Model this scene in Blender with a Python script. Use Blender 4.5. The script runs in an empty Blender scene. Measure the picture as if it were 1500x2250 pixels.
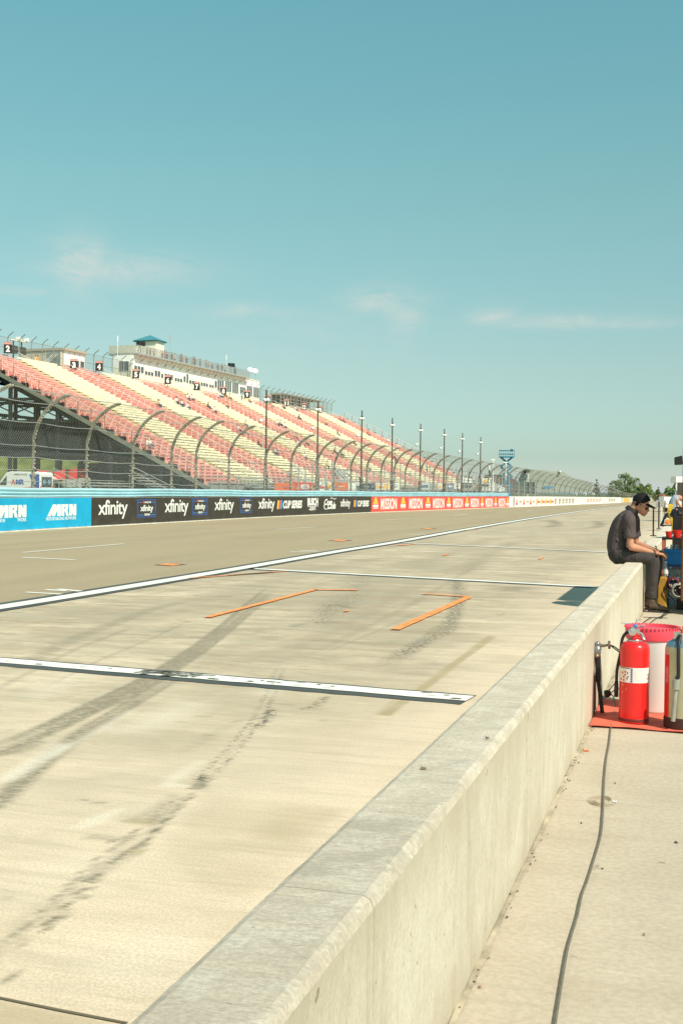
import bpy, math, random
import numpy as np
from mathutils import Vector, Matrix
S = bpy.context.scene
R = math.radians
random.seed(7)
# ------------------------------------------------------------------ camera, sky, sun, exposure
FPX = 2600.0; YAW = R(16.7); PITCH = R(1.02); ROLL = R(0.7); EYE = 1.35
cam = bpy.data.cameras.new('camera'); camo = bpy.data.objects.new('camera', cam); S.collection.objects.link(camo)
cam.sensor_fit = 'VERTICAL'; cam.sensor_height = 36.0; cam.sensor_width = 24.0
cam.lens = FPX/2250*36.0; cam.clip_start = 0.05; cam.clip_end = 20000
CM = Matrix.Rotation(YAW, 3, 'Z') @ Matrix.Rotation(math.pi/2-PITCH, 3, 'X') @ Matrix.Rotation(ROLL, 3, 'Z')
camo.matrix_world = Matrix.Translation((0, 0, EYE)) @ CM.to_4x4()
S.camera = camo
S.view_settings.view_transform = 'Standard'; S.view_settings.look = 'None'
S.view_settings.exposure = 0.0; S.view_settings.gamma = 1.0
S.cycles.transparent_max_bounces = 24
S.cycles.max_bounces = 6
SUN_EL = R(47.5); SUN_AZ = math.atan2(0.8, -0.6)       # azimuth of the sun measured clockwise from +y
sd = Vector((math.sin(SUN_AZ)*math.cos(SUN_EL), math.cos(SUN_AZ)*math.cos(SUN_EL), math.sin(SUN_EL)))
sl = bpy.data.lights.new('sun', 'SUN'); so = bpy.data.objects.new('sun', sl); S.collection.objects.link(so)
sl.energy = 5.0; sl.angle = R(0.55); sl.color = (1.0, 0.92, 0.81)
so.rotation_euler = sd.to_track_quat('Z', 'Y').to_euler(); so.location = (10, -10, 20)
W = bpy.data.worlds.new('World'); S.world = W; W.use_nodes = True
wn, wl = W.node_tree.nodes, W.node_tree.links
bg = wn['Background']; bg.inputs[1].default_value = 0.125
sky = wn.new('ShaderNodeTexSky'); sky.sky_type = 'NISHITA'; sky.sun_disc = False
sky.sun_elevation = SUN_EL; sky.sun_rotation = SUN_AZ; sky.air_density = 1.0; sky.dust_density = 0.6; sky.ozone_density = 1.0
wtc = wn.new('ShaderNodeTexCoord'); wsep = wn.new('ShaderNodeSeparateXYZ'); wl.new(wtc.outputs['Generated'], wsep.inputs[0])
wr = wn.new('ShaderNodeValToRGB'); wl.new(wsep.outputs[2], wr.inputs[0])
SKYR = [(0.0, (1.0, 1.12, 1.55)), (0.012, (0.80, 0.94, 1.1)), (0.03, (0.63, 0.79, 0.84)), (0.10, (0.80, 0.90, 0.76)), (0.246, (0.89, 1.22, 0.86)), (0.374, (0.88, 1.44, 1.02)), (1.0, (0.85, 1.2, 1.0))]
e = wr.color_ramp.elements
e[0].position = SKYR[0][0]; e[0].color = SKYR[0][1]+(1,)
e[1].position = SKYR[-1][0]; e[1].color = SKYR[-1][1]+(1,)
for p_, c_ in SKYR[1:-1]:
    q_ = e.new(p_); q_.color = c_+(1,)
wm = wn.new('ShaderNodeMix'); wm.data_type = 'RGBA'; wm.blend_type = 'MULTIPLY'; wm.inputs[0].default_value = 1
wl.new(sky.outputs[0], wm.inputs[6]); wl.new(wr.outputs[0], wm.inputs[7])
# thin cirrus low in the sky: noise streaks kept inside a few soft elliptical patches
def wnode(t, **k):
    n = wn.new(t)
    for a, b in k.items(): setattr(n, a, b)
    return n
def wmath(op, a, b=None, c=None):
    n = wn.new('ShaderNodeMath'); n.operation = op
    for i, v in enumerate((a, b, c)):
        if v is None: continue
        if hasattr(v, 'links') or hasattr(v, 'is_linked'): wl.new(v, n.inputs[i])
        else: n.inputs[i].default_value = v
    return n.outputs[0]
def ray(px, py): return CM @ Vector(((px-750)/FPX, -(py-1125)/FPX, -1))
az = wmath('ARCTAN2', wsep.outputs[0], wsep.outputs[1]); el = wmath('ARCSINE', wsep.outputs[2])
cmb = wn.new('ShaderNodeCombineXYZ'); wl.new(az, cmb.inputs[0]); wl.new(wmath('MULTIPLY', el, 2.6), cmb.inputs[1])
nz = wnode('ShaderNodeTexNoise'); nz.inputs['Scale'].default_value = 17; nz.inputs['Detail'].default_value = 10; nz.inputs['Roughness'].default_value = .68; nz.inputs['Distortion'].default_value = .6
wl.new(cmb.outputs[0], nz.inputs['Vector'])
acc = None
for (px, py, rx, ry, st) in [(175, 580, 60, 48, 1.0), (270, 590, 150, 34, .7), (840, 660, 75, 28, .8), (890, 700, 40, 60, .55), (1075, 692, 50, 20, .7), (1230, 706, 150, 14, .6), (1420, 712, 160, 9, .4), (540, 685, 120, 18, .4), (60, 640, 90, 10, .35), (700, 740, 260, 60, .2)]:
    d = ray(px, py).normalized(); a0, e0 = math.atan2(d.x, d.y), math.asin(d.z)
    t = wmath('ADD', wmath('POWER', wmath('MULTIPLY', wmath('SUBTRACT', az, a0), FPX/rx), 2.0), wmath('POWER', wmath('MULTIPLY', wmath('SUBTRACT', el, e0), FPX/ry), 2.0))
    m_ = wmath('MULTIPLY', wmath('EXPONENT', wmath('MULTIPLY', t, -0.8)), st)
    acc = m_ if acc is None else wmath('MAXIMUM', acc, m_)
cl = wmath('MULTIPLY', acc, wmath('MULTIPLY', wmath('SUBTRACT', nz.outputs[0], .33), 2.9)); 
clc = wn.new('ShaderNodeClamp'); wl.new(cl, clc.inputs[0]); clc.inputs[2].default_value = 0.6
wc = wn.new('ShaderNodeMix'); wc.data_type = 'RGBA'; wl.new(clc.outputs[0], wc.inputs[0]); wl.new(wm.outputs[2], wc.inputs[6]); wc.inputs[7].default_value = (5.6, 5.9, 5.4, 1)
wl.new(wc.outputs[2], bg.inputs[0])

# ------------------------------------------------------------------ pixel helpers: measured image points become world points
C0 = Vector((0, 0, EYE))
def G(px, py, z=0.0):
    d = ray(px, py); t = (z-EYE)/d.z; return C0 + d*t
def P(px, py, y):
    d = ray(px, py); return C0 + d*(y/d.y)
RT = Vector((math.cos(YAW), math.sin(YAW), 0)); FW = Vector((-math.sin(YAW), math.cos(YAW), 0))
def D(px, py, depth):
    """point on the pixel's ray at a given horizontal depth from the camera"""
    d = ray(px, py); return C0 + d*(depth/d.dot(FW))

# ------------------------------------------------------------------ materials
MATS = {}
def _set(n, k, v):
    if k in n.inputs: n.inputs[k].default_value = v
def mat(name, col, rough=.7, metal=0., var=.12, scale=4., bump=0., spec=.3, stretch=(1, 1, 1), detail=5, col2=None, emis=None, coat=0, bscale=None):
    if name in MATS: return MATS[name]
    m = bpy.data.materials.new(name); m.use_nodes = True; n, l = m.node_tree.nodes, m.node_tree.links
    b = n['Principled BSDF']; _set(b, 'Roughness', rough); _set(b, 'Metallic', metal); _set(b, 'Specular IOR Level', spec); _set(b, 'Coat Weight', coat)
    tc = n.new('ShaderNodeTexCoord'); mp = n.new('ShaderNodeMapping'); l.new(tc.outputs['Object'], mp.inputs[0]); mp.inputs['Scale'].default_value = stretch
    no = n.new('ShaderNodeTexNoise'); no.inputs['Scale'].default_value = scale; no.inputs['Detail'].default_value = detail; no.inputs['Roughness'].default_value = .6
    l.new(mp.outputs[0], no.inputs['Vector'])
    cr = n.new('ShaderNodeValToRGB'); l.new(no.outputs[0], cr.inputs[0])
    c2 = col2 if col2 else tuple(min(1, c*(1+var)) for c in col); c1 = col if col2 else tuple(c*(1-var) for c in col)
    cr.color_ramp.elements[0].position = .32; cr.color_ramp.elements[1].position = .68
    cr.color_ramp.elements[0].color = tuple(c1)+(1,); cr.color_ramp.elements[1].color = tuple(c2)+(1,)
    l.new(cr.outputs[0], b.inputs['Base Color'])
    if bump:
        n2 = n.new('ShaderNodeTexNoise'); n2.inputs['Scale'].default_value = bscale or scale*6; n2.inputs['Detail'].default_value = 6; l.new(mp.outputs[0], n2.inputs['Vector'])
        bp = n.new('ShaderNodeBump'); bp.inputs['Strength'].default_value = bump; bp.inputs['Distance'].default_value = .02
        l.new(n2.outputs[0], bp.inputs['Height']); l.new(bp.outputs[0], b.inputs['Normal'])
    if emis: b.inputs['Emission Color'].default_value = tuple(emis)+(1,); b.inputs['Emission Strength'].default_value = 1
    MATS[name] = m; return m
class NB:
    """small node-graph builder for the concrete surfaces"""
    def __init__(s, name):
        s.m = bpy.data.materials.new(name); s.m.use_nodes = True; s.n, s.l = s.m.node_tree.nodes, s.m.node_tree.links; s.b = s.n['Principled BSDF']
        s.tc = s.n.new('ShaderNodeTexCoord'); s.geo = s.n.new('ShaderNodeNewGeometry')
    def noise(s, scale, stretch=(1, 1, 1), detail=6, rough=.6, dist=0, rot=0):
        mp = s.n.new('ShaderNodeMapping'); mp.inputs['Scale'].default_value = stretch; mp.inputs['Rotation'].default_value = (0, 0, rot); s.l.new(s.geo.outputs['Position'], mp.inputs[0])
        q = s.n.new('ShaderNodeTexNoise'); q.inputs['Scale'].default_value = scale; q.inputs['Detail'].default_value = detail; q.inputs['Roughness'].default_value = rough; q.inputs['Distortion'].default_value = dist
        s.l.new(mp.outputs[0], q.inputs['Vector']); return q.outputs[0]
    def rng(s, v, a, b, c=0., d=1.):
        q = s.n.new('ShaderNodeMapRange'); s.l.new(v, q.inputs[0]); q.inputs[1].default_value = a; q.inputs[2].default_value = b; q.inputs[3].default_value = c; q.inputs[4].default_value = d; return q.outputs[0]
    def math(s, op, a, b=None):
        q = s.n.new('ShaderNodeMath'); q.operation = op
        for i, v in enumerate((a, b)):
            if v is None: continue
            if hasattr(v, 'is_linked'): s.l.new(v, q.inputs[i])
            else: q.inputs[i].default_value = v
        return q.outputs[0]
    def mix(s, f, a, b, mode='MIX'):
        q = s.n.new('ShaderNodeMix'); q.data_type = 'RGBA'; q.blend_type = mode
        for i, v in ((0, f), (6, a), (7, b)):
            if hasattr(v, 'is_linked'): s.l.new(v, q.inputs[i])
            else: q.inputs[i].default_value = (tuple(v)+(1,) if isinstance(v, tuple) else v)
        return q.outputs[2]
    def attr(s, name):
        q = s.n.new('ShaderNodeAttribute'); q.attribute_name = name; return q
    def done(s, col, rough=.85, h=None, bs=.3, bd=.01):
        s.l.new(col, s.b.inputs['Base Color']); s.b.inputs['Roughness'].default_value = rough; _set(s.b, 'Specular IOR Level', .25)
        if h is not None:
            bp = s.n.new('ShaderNodeBump'); bp.inputs['Strength'].default_value = bs; bp.inputs['Distance'].default_value = bd; s.l.new(h, bp.inputs['Height']); s.l.new(bp.outputs[0], s.b.inputs['Normal'])
        return s.m

# ------------------------------------------------------------------ mesh building
ORG = {}
def tag(o, label=None, cat=None, group=None, kind=None):
    if label: o['label'] = label
    if cat: o['category'] = cat
    if group: o['group'] = group
    if kind: o['kind'] = kind
    return o
def thing(name, loc, label, cat, group=None):
    o = bpy.data.objects.new(name, None); S.collection.objects.link(o); o.location = loc; o.empty_display_size = .1
    ORG[o] = Vector(loc); return tag(o, label, cat, group)
def bez(pts, n=8):
    """Catmull-Rom through points (any dimension)"""
    A = np.array(pts, float); out = []
    for i in range(len(A)-1):
        p0 = A[max(i-1, 0)]; p1 = A[i]; p2 = A[i+1]; p3 = A[min(i+2, len(A)-1)]
        for k in range(n):
            t = k/n; out.append(.5*((2*p1)+(-p0+p2)*t+(2*p0-5*p1+4*p2-p3)*t*t+(-p0+3*p1-3*p2+p3)*t**3))
    out.append(A[-1]); return np.array(out)
class MB:
    def __init__(s): s.v = []; s.f = []; s.m = []; s.uv = {}
    def add(s, vs, fs, mi=0):
        o = len(s.v); s.v += [tuple(v) for v in vs]; s.f += [tuple(i+o for i in f) for f in fs]; s.m += [mi]*len(fs); return s
    def quad(s, a, b, c, d, mi=0): return s.add([a, b, c, d], [(0, 1, 2, 3)], mi)
    def obox(s, c, ax, ay, az, mi=0):
        """box centred at c with half-axis vectors"""
        c, ax, ay, az = map(Vector, (c, ax, ay, az)); vs = [c+ax*i+ay*j+az*k for i in (-1, 1) for j in (-1, 1) for k in (-1, 1)]
        return s.add(vs, [(0, 1, 3, 2), (4, 6, 7, 5), (0, 4, 5, 1), (2, 3, 7, 6), (0, 2, 6, 4), (1, 5, 7, 3)], mi)
    def box(s, x0, x1, y0, y1, z0, z1, mi=0):
        return s.obox(((x0+x1)/2, (y0+y1)/2, (z0+z1)/2), ((x1-x0)/2, 0, 0), (0, (y1-y0)/2, 0), (0, 0, (z1-z0)/2), mi)
    def bar(s, a, b, w, h=None, mi=0, up=(0, 0, 1)):
        a, b = Vector(a), Vector(b); d = b-a; L = d.length
        if L < 1e-6: return s
        d /= L; u = Vector(up)
        if abs(d.dot(u)) > .99: u = Vector((1, 0, 0)) if abs(d.x) < .9 else Vector((0, 1, 0))
        sx = d.cross(u).normalized(); sy = sx.cross(d).normalized(); h = w if h is None else h
        return s.obox((a+b)/2, d*(L/2), sx*(w/2), sy*(h/2), mi)
    def tube(s, pts, r, n=8, mi=0, cap=True):
        pts = [Vector(p) for p in pts]; N = len(pts); rs = r if hasattr(r, '__len__') else [r]*N; o = len(s.v); u = None
        for i, p in enumerate(pts):
            d = (pts[min(i+1, N-1)]-pts[max(i-1, 0)]).normalized()
            if u is None: u = d.orthogonal().normalized()
            u = (u-d*u.dot(d))
            u = u.normalized() if u.length > 1e-5 else d.orthogonal().normalized()
            w = d.cross(u)
            for k in range(n):
                a = 2*math.pi*k/n; s.v.append(tuple(p+(u*math.cos(a)+w*math.sin(a))*rs[i]))
        for i in range(N-1):
            for k in range(n):
                s.f.append((o+i*n+k, o+i*n+(k+1) % n, o+(i+1)*n+(k+1) % n, o+(i+1)*n+k)); s.m.append(mi)
        if cap: s.f += [tuple(o+k for k in reversed(range(n))), tuple(o+(N-1)*n+k for k in range(n))]; s.m += [mi, mi]
        return s
    def lathe(s, c, prof, n=24, mi=0, axis=(0, 0, 1), a0=0., a1=2*math.pi):
        """prof = [(r,h)] about an axis through c"""
        c = Vector(c); ax = Vector(axis).normalized(); u = Vector((1, 0, 0)) if abs(ax.x) < .9 else Vector((0, 1, 0)); u = (u-ax*u.dot(ax)).normalized(); w = ax.cross(u); o = len(s.v)
        full = abs(a1-a0-2*math.pi) < 1e-6; nn = n if full else n+1
        for r_, h_ in prof:
            for k in range(nn):
                a = a0+(a1-a0)*k/n; s.v.append(tuple(c+ax*h_+(u*math.cos(a)+w*math.sin(a))*r_))
        for i in range(len(prof)-1):
            for k in range(n):
                k2 = (k+1) % n if full else k+1
                s.f.append((o+i*nn+k, o+i*nn+k2, o+(i+1)*nn+k2, o+(i+1)*nn+k)); s.m.append(mi)
        return s
    def limb(s, pts, n=14, sub=5, mi=0):
        """tapered body piece in the x-z plane: pts=(x,y,z,half thickness in plane,half width across)"""
        Q = bez(pts, sub); o = len(s.v); N = len(Q)
        for i, q in enumerate(Q):
            d = Vector(Q[min(i+1, N-1)][:3]-Q[max(i-1, 0)][:3]).normalized(); yv = Vector((0, 1, 0)); yv = (yv-d*yv.dot(d)).normalized(); w = yv.cross(d)
            for k in range(n):
                a = 2*math.pi*k/n; s.v.append(tuple(Vector(q[:3])+w*math.cos(a)*q[3]+yv*math.sin(a)*q[4]))
        for i in range(N-1):
            for k in range(n): s.f.append((o+i*n+k, o+i*n+(k+1) % n, o+(i+1)*n+(k+1) % n, o+(i+1)*n+k)); s.m.append(mi)
        s.f += [tuple(o+k for k in reversed(range(n))), tuple(o+(N-1)*n+k for k in range(n))]; s.m += [mi, mi]
        return s
    def ball(s, c, r, mi=0, n=12):
        c = Vector(c); r = (r, r, r) if not hasattr(r, '__len__') else r; o = len(s.v); m = n//2
        for i in range(m+1):
            t = math.pi*i/m
            for k in range(n):
                a = 2*math.pi*k/n; s.v.append((c.x+r[0]*math.sin(t)*math.cos(a), c.y+r[1]*math.sin(t)*math.sin(a), c.z+r[2]*math.cos(t)))
        for i in range(m):
            for k in range(n): s.f.append((o+i*n+k, o+(i+1)*n+k, o+(i+1)*n+(k+1) % n, o+i*n+(k+1) % n)); s.m.append(mi)
        return s
    def mesh(s, name, org=(0, 0, 0)):
        me = bpy.data.meshes.new(name); o = Vector(org); me.from_pydata([(v[0]-o.x, v[1]-o.y, v[2]-o.z) for v in s.v], [], s.f); me.update(); return me
    def build(s, name, mats, parent=None, smooth=False, org=None, bevel=0, fix=True):
        mats = mats if isinstance(mats, (list, tuple)) else [mats]
        if parent is not None: org = ORG[parent]
        elif org is None:
            A = np.array(s.v); org = ((A[:, 0].min()+A[:, 0].max())/2, (A[:, 1].min()+A[:, 1].max())/2, A[:, 2].min())
        me = s.mesh(name, org)
        for m in mats: me.materials.append(m)
        if len(mats) > 1: me.polygons.foreach_set('material_index', s.m)
        if smooth: me.polygons.foreach_set('use_smooth', [True]*len(me.polygons))
        o = bpy.data.objects.new(name, me); S.collection.objects.link(o)
        if parent is not None: o.parent = parent
        else: o.location = org
        ORG[o] = Vector(org)
        if smooth == 'auto':
            me.set_sharp_from_angle(angle=R(40))
        if bevel:
            b = o.modifiers.new('bevel', 'BEVEL'); b.width = bevel; b.segments = 2; b.limit_method = 'ANGLE'
        return o
def remesh(mb, voxel, smooth=4, name='body'):
    """fuse overlapping closed pieces into one continuous skin; returns a baked mesh in world coordinates"""
    me = mb.mesh(name); o = bpy.data.objects.new('tmp', me); S.collection.objects.link(o)
    m = o.modifiers.new('r', 'REMESH'); m.mode = 'VOXEL'; m.voxel_size = voxel
    if smooth: q = o.modifiers.new('s', 'SMOOTH'); q.factor = .5; q.iterations = smooth
    dg = bpy.context.evaluated_depsgraph_get(); dg.update()
    r = bpy.data.meshes.new_from_object(o.evaluated_get(dg), depsgraph=dg); r.name = name
    bpy.data.objects.remove(o); bpy.data.meshes.remove(me); r.polygons.foreach_set('use_smooth', [True]*len(r.polygons)); return r
def baked(me, name, mats, parent):
    org = ORG[parent]; me.transform(Matrix.Translation(-org)); me.materials.clear()
    for m in (mats if isinstance(mats, (list, tuple)) else [mats]): me.materials.append(m)
    o = bpy.data.objects.new(name, me); S.collection.objects.link(o); o.parent = parent; ORG[o] = Vector(org); return o

# ------------------------------------------------------------------ the track barrier line (gently curving)
BPX = [(-420, 1201), (0, 1170), (200, 1158), (400, 1147), (600, 1136), (815, 1126.5), (950, 1121.3), (1117, 1114.6), (1200, 1111.5), (1290, 1107.8), (1363, 1104.8), (1440, 1101.3)]
BP = bez([tuple(G(*p))[:2] for p in BPX], 14)
BS = np.concatenate([[0], np.cumsum(np.linalg.norm(np.diff(BP, axis=0), axis=1))])
def cpt(s, off=0., z=0.):
    """point at arc length s, off metres outward (away from the track)"""
    s = min(max(s, 0), BS[-1]-1e-4); i = int(np.searchsorted(BS, s, 'right')-1); i = min(i, len(BP)-2); t = (s-BS[i])/(BS[i+1]-BS[i]); p = BP[i]*(1-t)+BP[i+1]*t
    j0, j1 = max(i-1, 0), min(i+2, len(BP)-1); d = BP[j1]-BP[j0]; d = d/np.linalg.norm(d)
    return Vector((p[0]-d[1]*off, p[1]+d[0]*off, z))
def hit(px, py=1105, off=0.):
    """arc length where the pixel's sight line crosses the offset barrier line"""
    d = ray(px, py); lo, hi = 0., float(BS[-1])
    f = lambda s: (lambda q: q.x*d.y-q.y*d.x)(cpt(s, off))
    a = f(lo)
    for _ in range(40):
        m = (lo+hi)/2
        if (f(m) > 0) == (a > 0): lo = m
        else: hi = m
    return (lo+hi)/2
def hitz(px, py, off=0.):
    s = hit(px, py, off); q = cpt(s, off); d = ray(px, py); t = math.hypot(q.x, q.y)/math.hypot(d.x, d.y); return s, EYE+d.z*t
BH = 1.02
def bh(s): return BH if s < S1 else BH-.14*min(1, (s-S1)/60)
S1 = hit(1200)

# ------------------------------------------------------------------ ground, track, pit lane
def m_ground():
    b = NB('dry_grass'); a = b.noise(.02); c = b.noise(.6, detail=8)
    col = b.mix(b.rng(a, .35, .65), (.10, .13, .045), (.19, .18, .08)); col = b.mix(b.rng(c, .4, .7, 0, .5), col, (.07, .09, .03)); return b.done(col, .95, c, .4)
def m_pit():
    b = NB('pit_concrete')
    big = b.noise(.55, (1.0, .8, 1), 4); mid = b.noise(1.6, (1, 1.6, 1), 8, .65); st = b.noise(1.5, (.35, 5.0, 1), 8, .7); fine = b.noise(85, (1, 1, 1), 5, .7); spk = b.noise(9, (.5, 2.2, 1), 8, .75)
    col = b.mix(b.rng(big, .3, .7), (.98, .79, .55), (.84, .70, .50))
    col = b.mix(b.rng(mid, .42, .68, 0, .6), col, (.68, .56, .39))
    col = b.mix(b.rng(st, .50, .68, 0, .5), col, (.56, .475, .33))
    st3 = b.noise(5, (.4, 4.5, 1), 8, .8); col = b.mix(b.rng(st3, .50, .68, 0, .4), col, (.50, .42, .29)); col = b.mix(b.rng(st3, .30, .42, .4, 0), col, (.92, .82, .62))
    col = b.mix(b.rng(st, .22, .40, .35, 0), col, (.90, .80, .60))
    tr = b.attr('stain'); ln = b.attr('traffic').outputs['Fac']
    s2 = b.noise(1.0, (.55, 1.7, 1), 12, .78, .5); s5 = b.noise(2.6, (.5, 1.3, 1), 12, .8, .3); s6 = b.noise(.5, (1.2, .22, 1), 8, .7, .4)
    col = b.mix(b.math('MULTIPLY', b.rng(s2, .43, .58, 0, .85), ln), col, (.39, .31, .20)); col = b.mix(b.math('MULTIPLY', b.rng(s5, .49, .60, 0, .8), ln), col, (.27, .215, .14)); col = b.mix(b.math('MULTIPLY', b.rng(s6, .45, .60, 0, .6), ln), col, (.34, .27, .175)); col = b.mix(b.math('MULTIPLY', b.rng(s5, .36, .44, .6, 0), ln), col, (.78, .66, .48))
    s4 = b.noise(3.2, (.5, 5.5, 1), 8, .8, .5); col = b.mix(b.math('MULTIPLY', b.rng(s4, .54, .64, 0, .85), ln), col, (.20, .18, .13)); col = b.mix(b.math('MULTIPLY', ln, .22), col, (.50, .39, .245)); blot = b.noise(1.1, (.5, 1.6, 1), 6, .6); col = b.mix(b.math('MULTIPLY', b.rng(blot, .42, .7, 0, .7), ln), col, (.36, .33, .235))
    # rubber and dirt with their own shapes, laid down as a painted attribute and broken up by the slab's texture
    br = b.rng(b.noise(20, (.6, 2.2, 1), 8, .85), .42, .54, .35, 1.25)
    col = b.mix(b.math('MULTIPLY', tr.outputs['Fac'], br), col, (.20, .175, .12))
    fl = b.attr('fleck').outputs['Fac']; col = b.mix(b.math('MULTIPLY', fl, b.rng(b.noise(22, (1, 1.2, 1), 5, .7), .47, .53)), col, (.07, .07, .055))
    tn = b.attr('tan').outputs['Fac']; col = b.mix(b.math('MULTIPLY', tn, b.rng(mid, .3, .6, .7, 1.25)), col, (.42, .33, .17))
    pl = b.attr('pale').outputs['Fac']; col = b.mix(b.math('MULTIPLY', pl, b.rng(spk, .3, .6, .7, 1)), col, (.98, .90, .72))
    col = b.mix(b.rng(fine, .42, .60, .0, .36), col, (.45, .37, .25)); col = b.mix(b.rng(b.noise(110, detail=2), .42, .6, 0, .3), col, (.45, .38, .26))
    return b.done(col, .88, b.noise(95, (.6, 1.6, 1), 6, .8), .45, .005)
def m_walk():
    b = NB('walkway_concrete'); big = b.noise(.5); mid = b.noise(2.2, (1, 1.3, 1), 8, .6); st = b.noise(3, (.4, 5, 1), 6, .7); fine = b.noise(45); spot = b.noise(7, detail=3)
    col = b.mix(b.rng(big, .35, .65), (.535, .46, .345), (.60, .515, .39)); col = b.mix(b.rng(mid, .4, .7, 0, .6), col, (.47, .39, .28)); col = b.mix(b.rng(st, .5, .75, 0, .45), col, (.41, .345, .25))
    col = b.mix(b.rng(fine, .38, .62, 0, .35), col, (.33, .28, .2)); col = b.mix(b.rng(spot, .70, .74, 0, .6), col, (.2, .17, .11)); return b.done(col, .9, b.noise(70, (.6, 2, 1), 6, .7), .4, .006)
def m_track():
    b = NB('track_asphalt'); big = b.noise(.12, (1, .25, 1)); st = b.noise(.9, (1, .12, 1), 8, .6); ag = b.noise(26, (1, 1, 1), 8, .75); ag2 = b.noise(4, (1, 1, 1), 8, .75)
    col = b.mix(b.rng(big, .35, .65), (.40, .315, .19), (.37, .295, .18)); col = b.mix(b.rng(st, .45, .60, 0, .5), col, (.29, .235, .145))
    col = b.mix(b.rng(ag, .4, .62, 0, .55), col, (.50, .40, .25)); col = b.mix(b.rng(ag2, .55, .72, 0, .4), col, (.22, .20, .14)); return b.done(col, .9, ag, .5, .008)
MB().quad((-6000, -3000, -.06), (6000, -3000, -.06), (6000, 9000, -.06), (-6000, 9000, -.06)).build('ground', m_ground(), org=(0, 0, -.06)).__setitem__('kind', 'structure')
WXL, WXR, WH = -0.80, -0.585, 0.567
NEARY = -1.5
def grid(name, xs, ys, z, m):
    nx, ny = len(xs), len(ys); X, Y = np.meshgrid(xs, ys); me = bpy.data.meshes.new(name)
    v = np.stack([X.ravel(), Y.ravel(), np.full(nx*ny, z)], 1); i = np.arange((nx-1)*(ny-1)); r, c = i//(nx-1), i % (nx-1); a = r*nx+c
    f = np.stack([a, a+1, a+nx+1, a+nx], 1); me.from_pydata(v.tolist(), [], f.tolist()); me.materials.append(m)
    o = bpy.data.objects.new(name, me); S.collection.objects.link(o); ORG[o] = Vector((0, 0, 0)); return o, X.ravel(), Y.ravel()
pit_m = m_pit()
xs = np.arange(-8.6, -.69, .024); ys = np.concatenate([np.arange(1.2, 13, .022), np.arange(13, 26, .06), np.arange(26, 60.2, .25)])
pit, PX, PY = grid('pit_lane', xs, ys, 0.0, pit_m); tag(pit, kind='structure')
def stroke(px, w, amt=1., soft=.5, taper=True):
    """mask of a mark running through image points, w metres wide on the ground"""
    q = np.array([tuple(G(a, b))[:2] for a, b in px]); best = np.full(len(PX), 1e9); par = np.zeros(len(PX)); L = 0
    segs = np.linalg.norm(np.diff(q, axis=0), axis=1); tot = segs.sum()
    for i in range(len(q)-1):
        d = q[i+1]-q[i]; t = np.clip(((PX-q[i, 0])*d[0]+(PY-q[i, 1])*d[1])/max(1e-9, (d@d)), 0, 1)
        dist = np.hypot(PX-q[i, 0]-t*d[0], PY-q[i, 1]-t*d[1]); k = dist < best; best = np.where(k, dist, best); par = np.where(k, (L+t*segs[i])/tot, par); L += segs[i]
    e = np.clip((w/2*(1+soft)-best)/(w*soft+1e-6), 0, 1)
    if taper: e *= np.clip(np.minimum(par, 1-par)*8+.15, 0, 1)
    return e*amt
def comb(*a):
    r = np.ones(len(PX))
    for x in a: r *= 1-x
    return 1-r
def region(px, amt=1., soft=.02):
    """mask of a patch bounded by image points"""
    q = [tuple(G(a, b))[:2] for a, b in px]; ins = np.zeros(len(PX), bool); best = np.full(len(PX), 1e9)
    for i in range(len(q)):
        (x0, y0), (x1, y1) = q[i], q[(i+1) % len(q)]; c = ((y0 > PY) != (y1 > PY)) & (PX < (x1-x0)*(PY-y0)/((y1-y0) or 1e-9)+x0); ins ^= c
        dx, dy = x1-x0, y1-y0; t = np.clip(((PX-x0)*dx+(PY-y0)*dy)/(dx*dx+dy*dy+1e-12), 0, 1); best = np.minimum(best, np.hypot(PX-x0-t*dx, PY-y0-t*dy))
    return np.where(ins, np.clip(best/soft, 0, 1), 0)*amt
T1 = [(-60, 1668), (0, 1643), (100, 1603), (200, 1555), (300, 1508), (370, 1468), (440, 1422), (500, 1375), (545, 1335), (590, 1300)]
T2 = [(-60, 1800), (0, 1760), (60, 1705), (125, 1652), (190, 1605), (250, 1570), (330, 1520), (400, 1478)]
def shift(p, d): return [(x+d*.35, y+d) for x, y in p]
rs = np.random.RandomState(3)
def hair_(p, n, spread, w, amt):
    out = []
    for k in range(n):
        a = rs.uniform(0, .45); b_ = rs.uniform(.55, 1); o = rs.normal(0, spread); m = int(len(p)*a), max(int(len(p)*a)+2, int(len(p)*b_)); out.append(stroke([(x+rs.normal(0, .8), y+o*(.3+.7*(y-1300)/400)) for x, y in p[m[0]:m[1]]] if len(p[m[0]:m[1]]) > 1 else p, w, amt*rs.uniform(.4, 1), .6))
    return comb(*out)
F1 = [(-50, 2145), (0, 2104), (50, 2068), (90, 2043), (122, 2015), (150, 1986), (180, 1955), (212, 1925), (250, 1893), (300, 1862), (335, 1835), (370, 1792)]
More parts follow.
